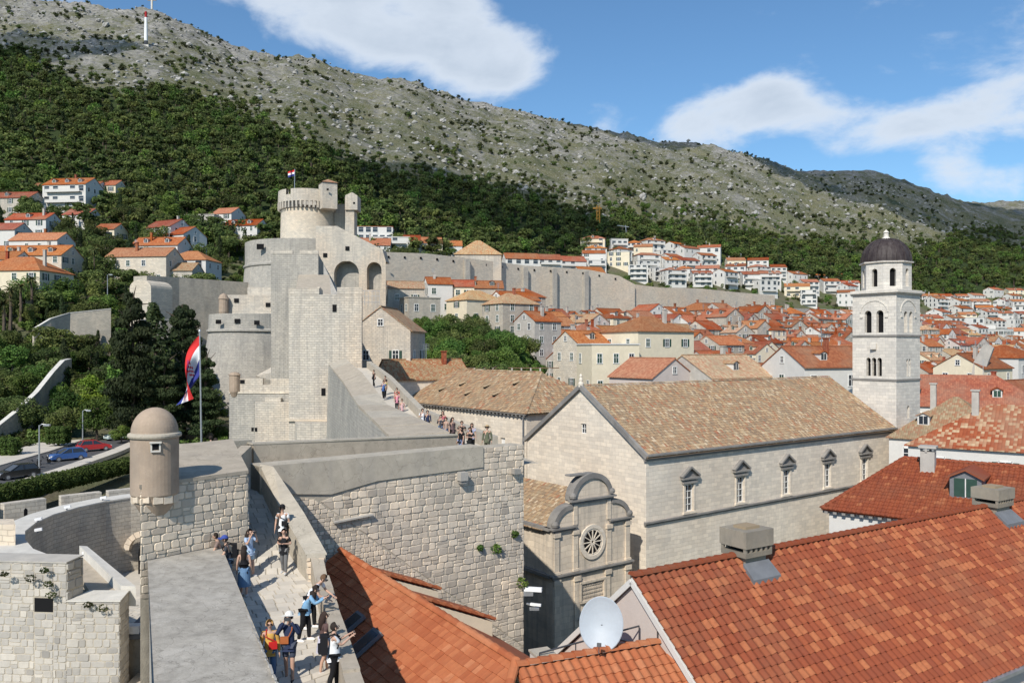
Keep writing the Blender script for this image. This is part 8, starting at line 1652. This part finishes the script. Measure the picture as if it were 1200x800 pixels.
# walkers on the crossing and up the ramped rampart
W1 = [(540, 46.4, BK, (.2, .25, .4), 'woman in black top with bare arms on the crossing, left of the pair', True, None), (551, 45.6, (.015, .015, .016), BK, 'woman in black at the parapet of the crossing, right of the pair', True, None), (571, 46.2, (.10, .11, .07), (.12, .11, .08), 'person in olive jacket and straw hat at the right end of the crossing', False, ((.42, .30, .17), 'round')), (553, 48.6, (.55, .58, .75), BK, 'woman in pale blue top and long dark hair on the crossing', True, None), (541, 49.5, BK, BK, 'man in black at the back of the group on the crossing', False, None), (530, 51.5, (.12, .08, .08), BK, 'person in dark red top in the group on the crossing', True, None), (523, 53, (.35, .25, .2), JE, 'person in tan top in the group on the crossing', False, None), (517, 54.5, (.05, .05, .06), JE, 'person in black jacket left in the group on the crossing', False, None), (519, 57, (.45, .12, .14), NV, 'person in pink-red top behind the group on the crossing', True, None), (501, 59, NV, BK, 'man in navy jacket walking down the rampart', False, None), (495, 60, WH, JE, 'person in white walking beside the man in navy', False, None)]
for i, (px, Y, tp, lg, lab, wm_, ht) in enumerate(W1): person(px, Y, -6.08 if Y < 52 else -6.1, -PI / 2 + (i * 1.9) % 1.6 - .8, lab, tp, lg, near=i < 5, woman=wm_, longhair=wm_ and not ht, hat=ht, H=1.66 + (i % 3) * .05, arms=('down', 'strap', 'down')[i % 3], sleeves='long' if 'jacket' in lab else 'short', group='walkers on the far rampart')
W2 = [(483, 67, (.55, .34, .33), (.3, .25, .25), 'person in pale pink top halfway up the rampart'), (476, 71, (.6, .24, .3), BK, 'person in pink top higher up the rampart'), (469, 73, (.6, .05, .05), BK, 'person in bright red top on the rampart'), (473, 77, (.06, .12, .3), BK, 'person in blue top behind the red one on the rampart'), (459, 78, (.5, .45, .2), BK, 'person in yellowish top on the rampart'), (453, 80, BK, BK, 'man in black with pale pack on the rampart'), (447, 84, BK, BK, 'dark-dressed person highest of the rampart walkers')]
for i, (px, Y, tp, lg, lab) in enumerate(W2):
    zr_ = float(np.interp(Y, [50, 68, 86, 100], [RS[3].z, RS[2].z, RS[1].z, RS[0].z])) - 1.12; xr = float(np.interp(Y, [50, 68, 86, 100], [RS[3].x, RS[2].x, RS[1].x, RS[0].x])) + .9; person(px, Y, zr_, -PI / 2 + .3 - i * .2, lab, tp, lg, near=False, H=1.72, loc=(xr + (i % 3) * .3, Y), group='walkers on the far rampart')
# visitors in the shaded lane by the small church
for i, (px, py) in enumerate(((620, 752), (626, 757))): Y = 60.0; person(px, Y, -27.0 + (0), 1.0 + i, ('person in dark blue in the shaded lane by the small church', 'person in pale top in the shaded lane by the small church')[i], (NV, (.4, .42, .45))[i], BK, near=False)
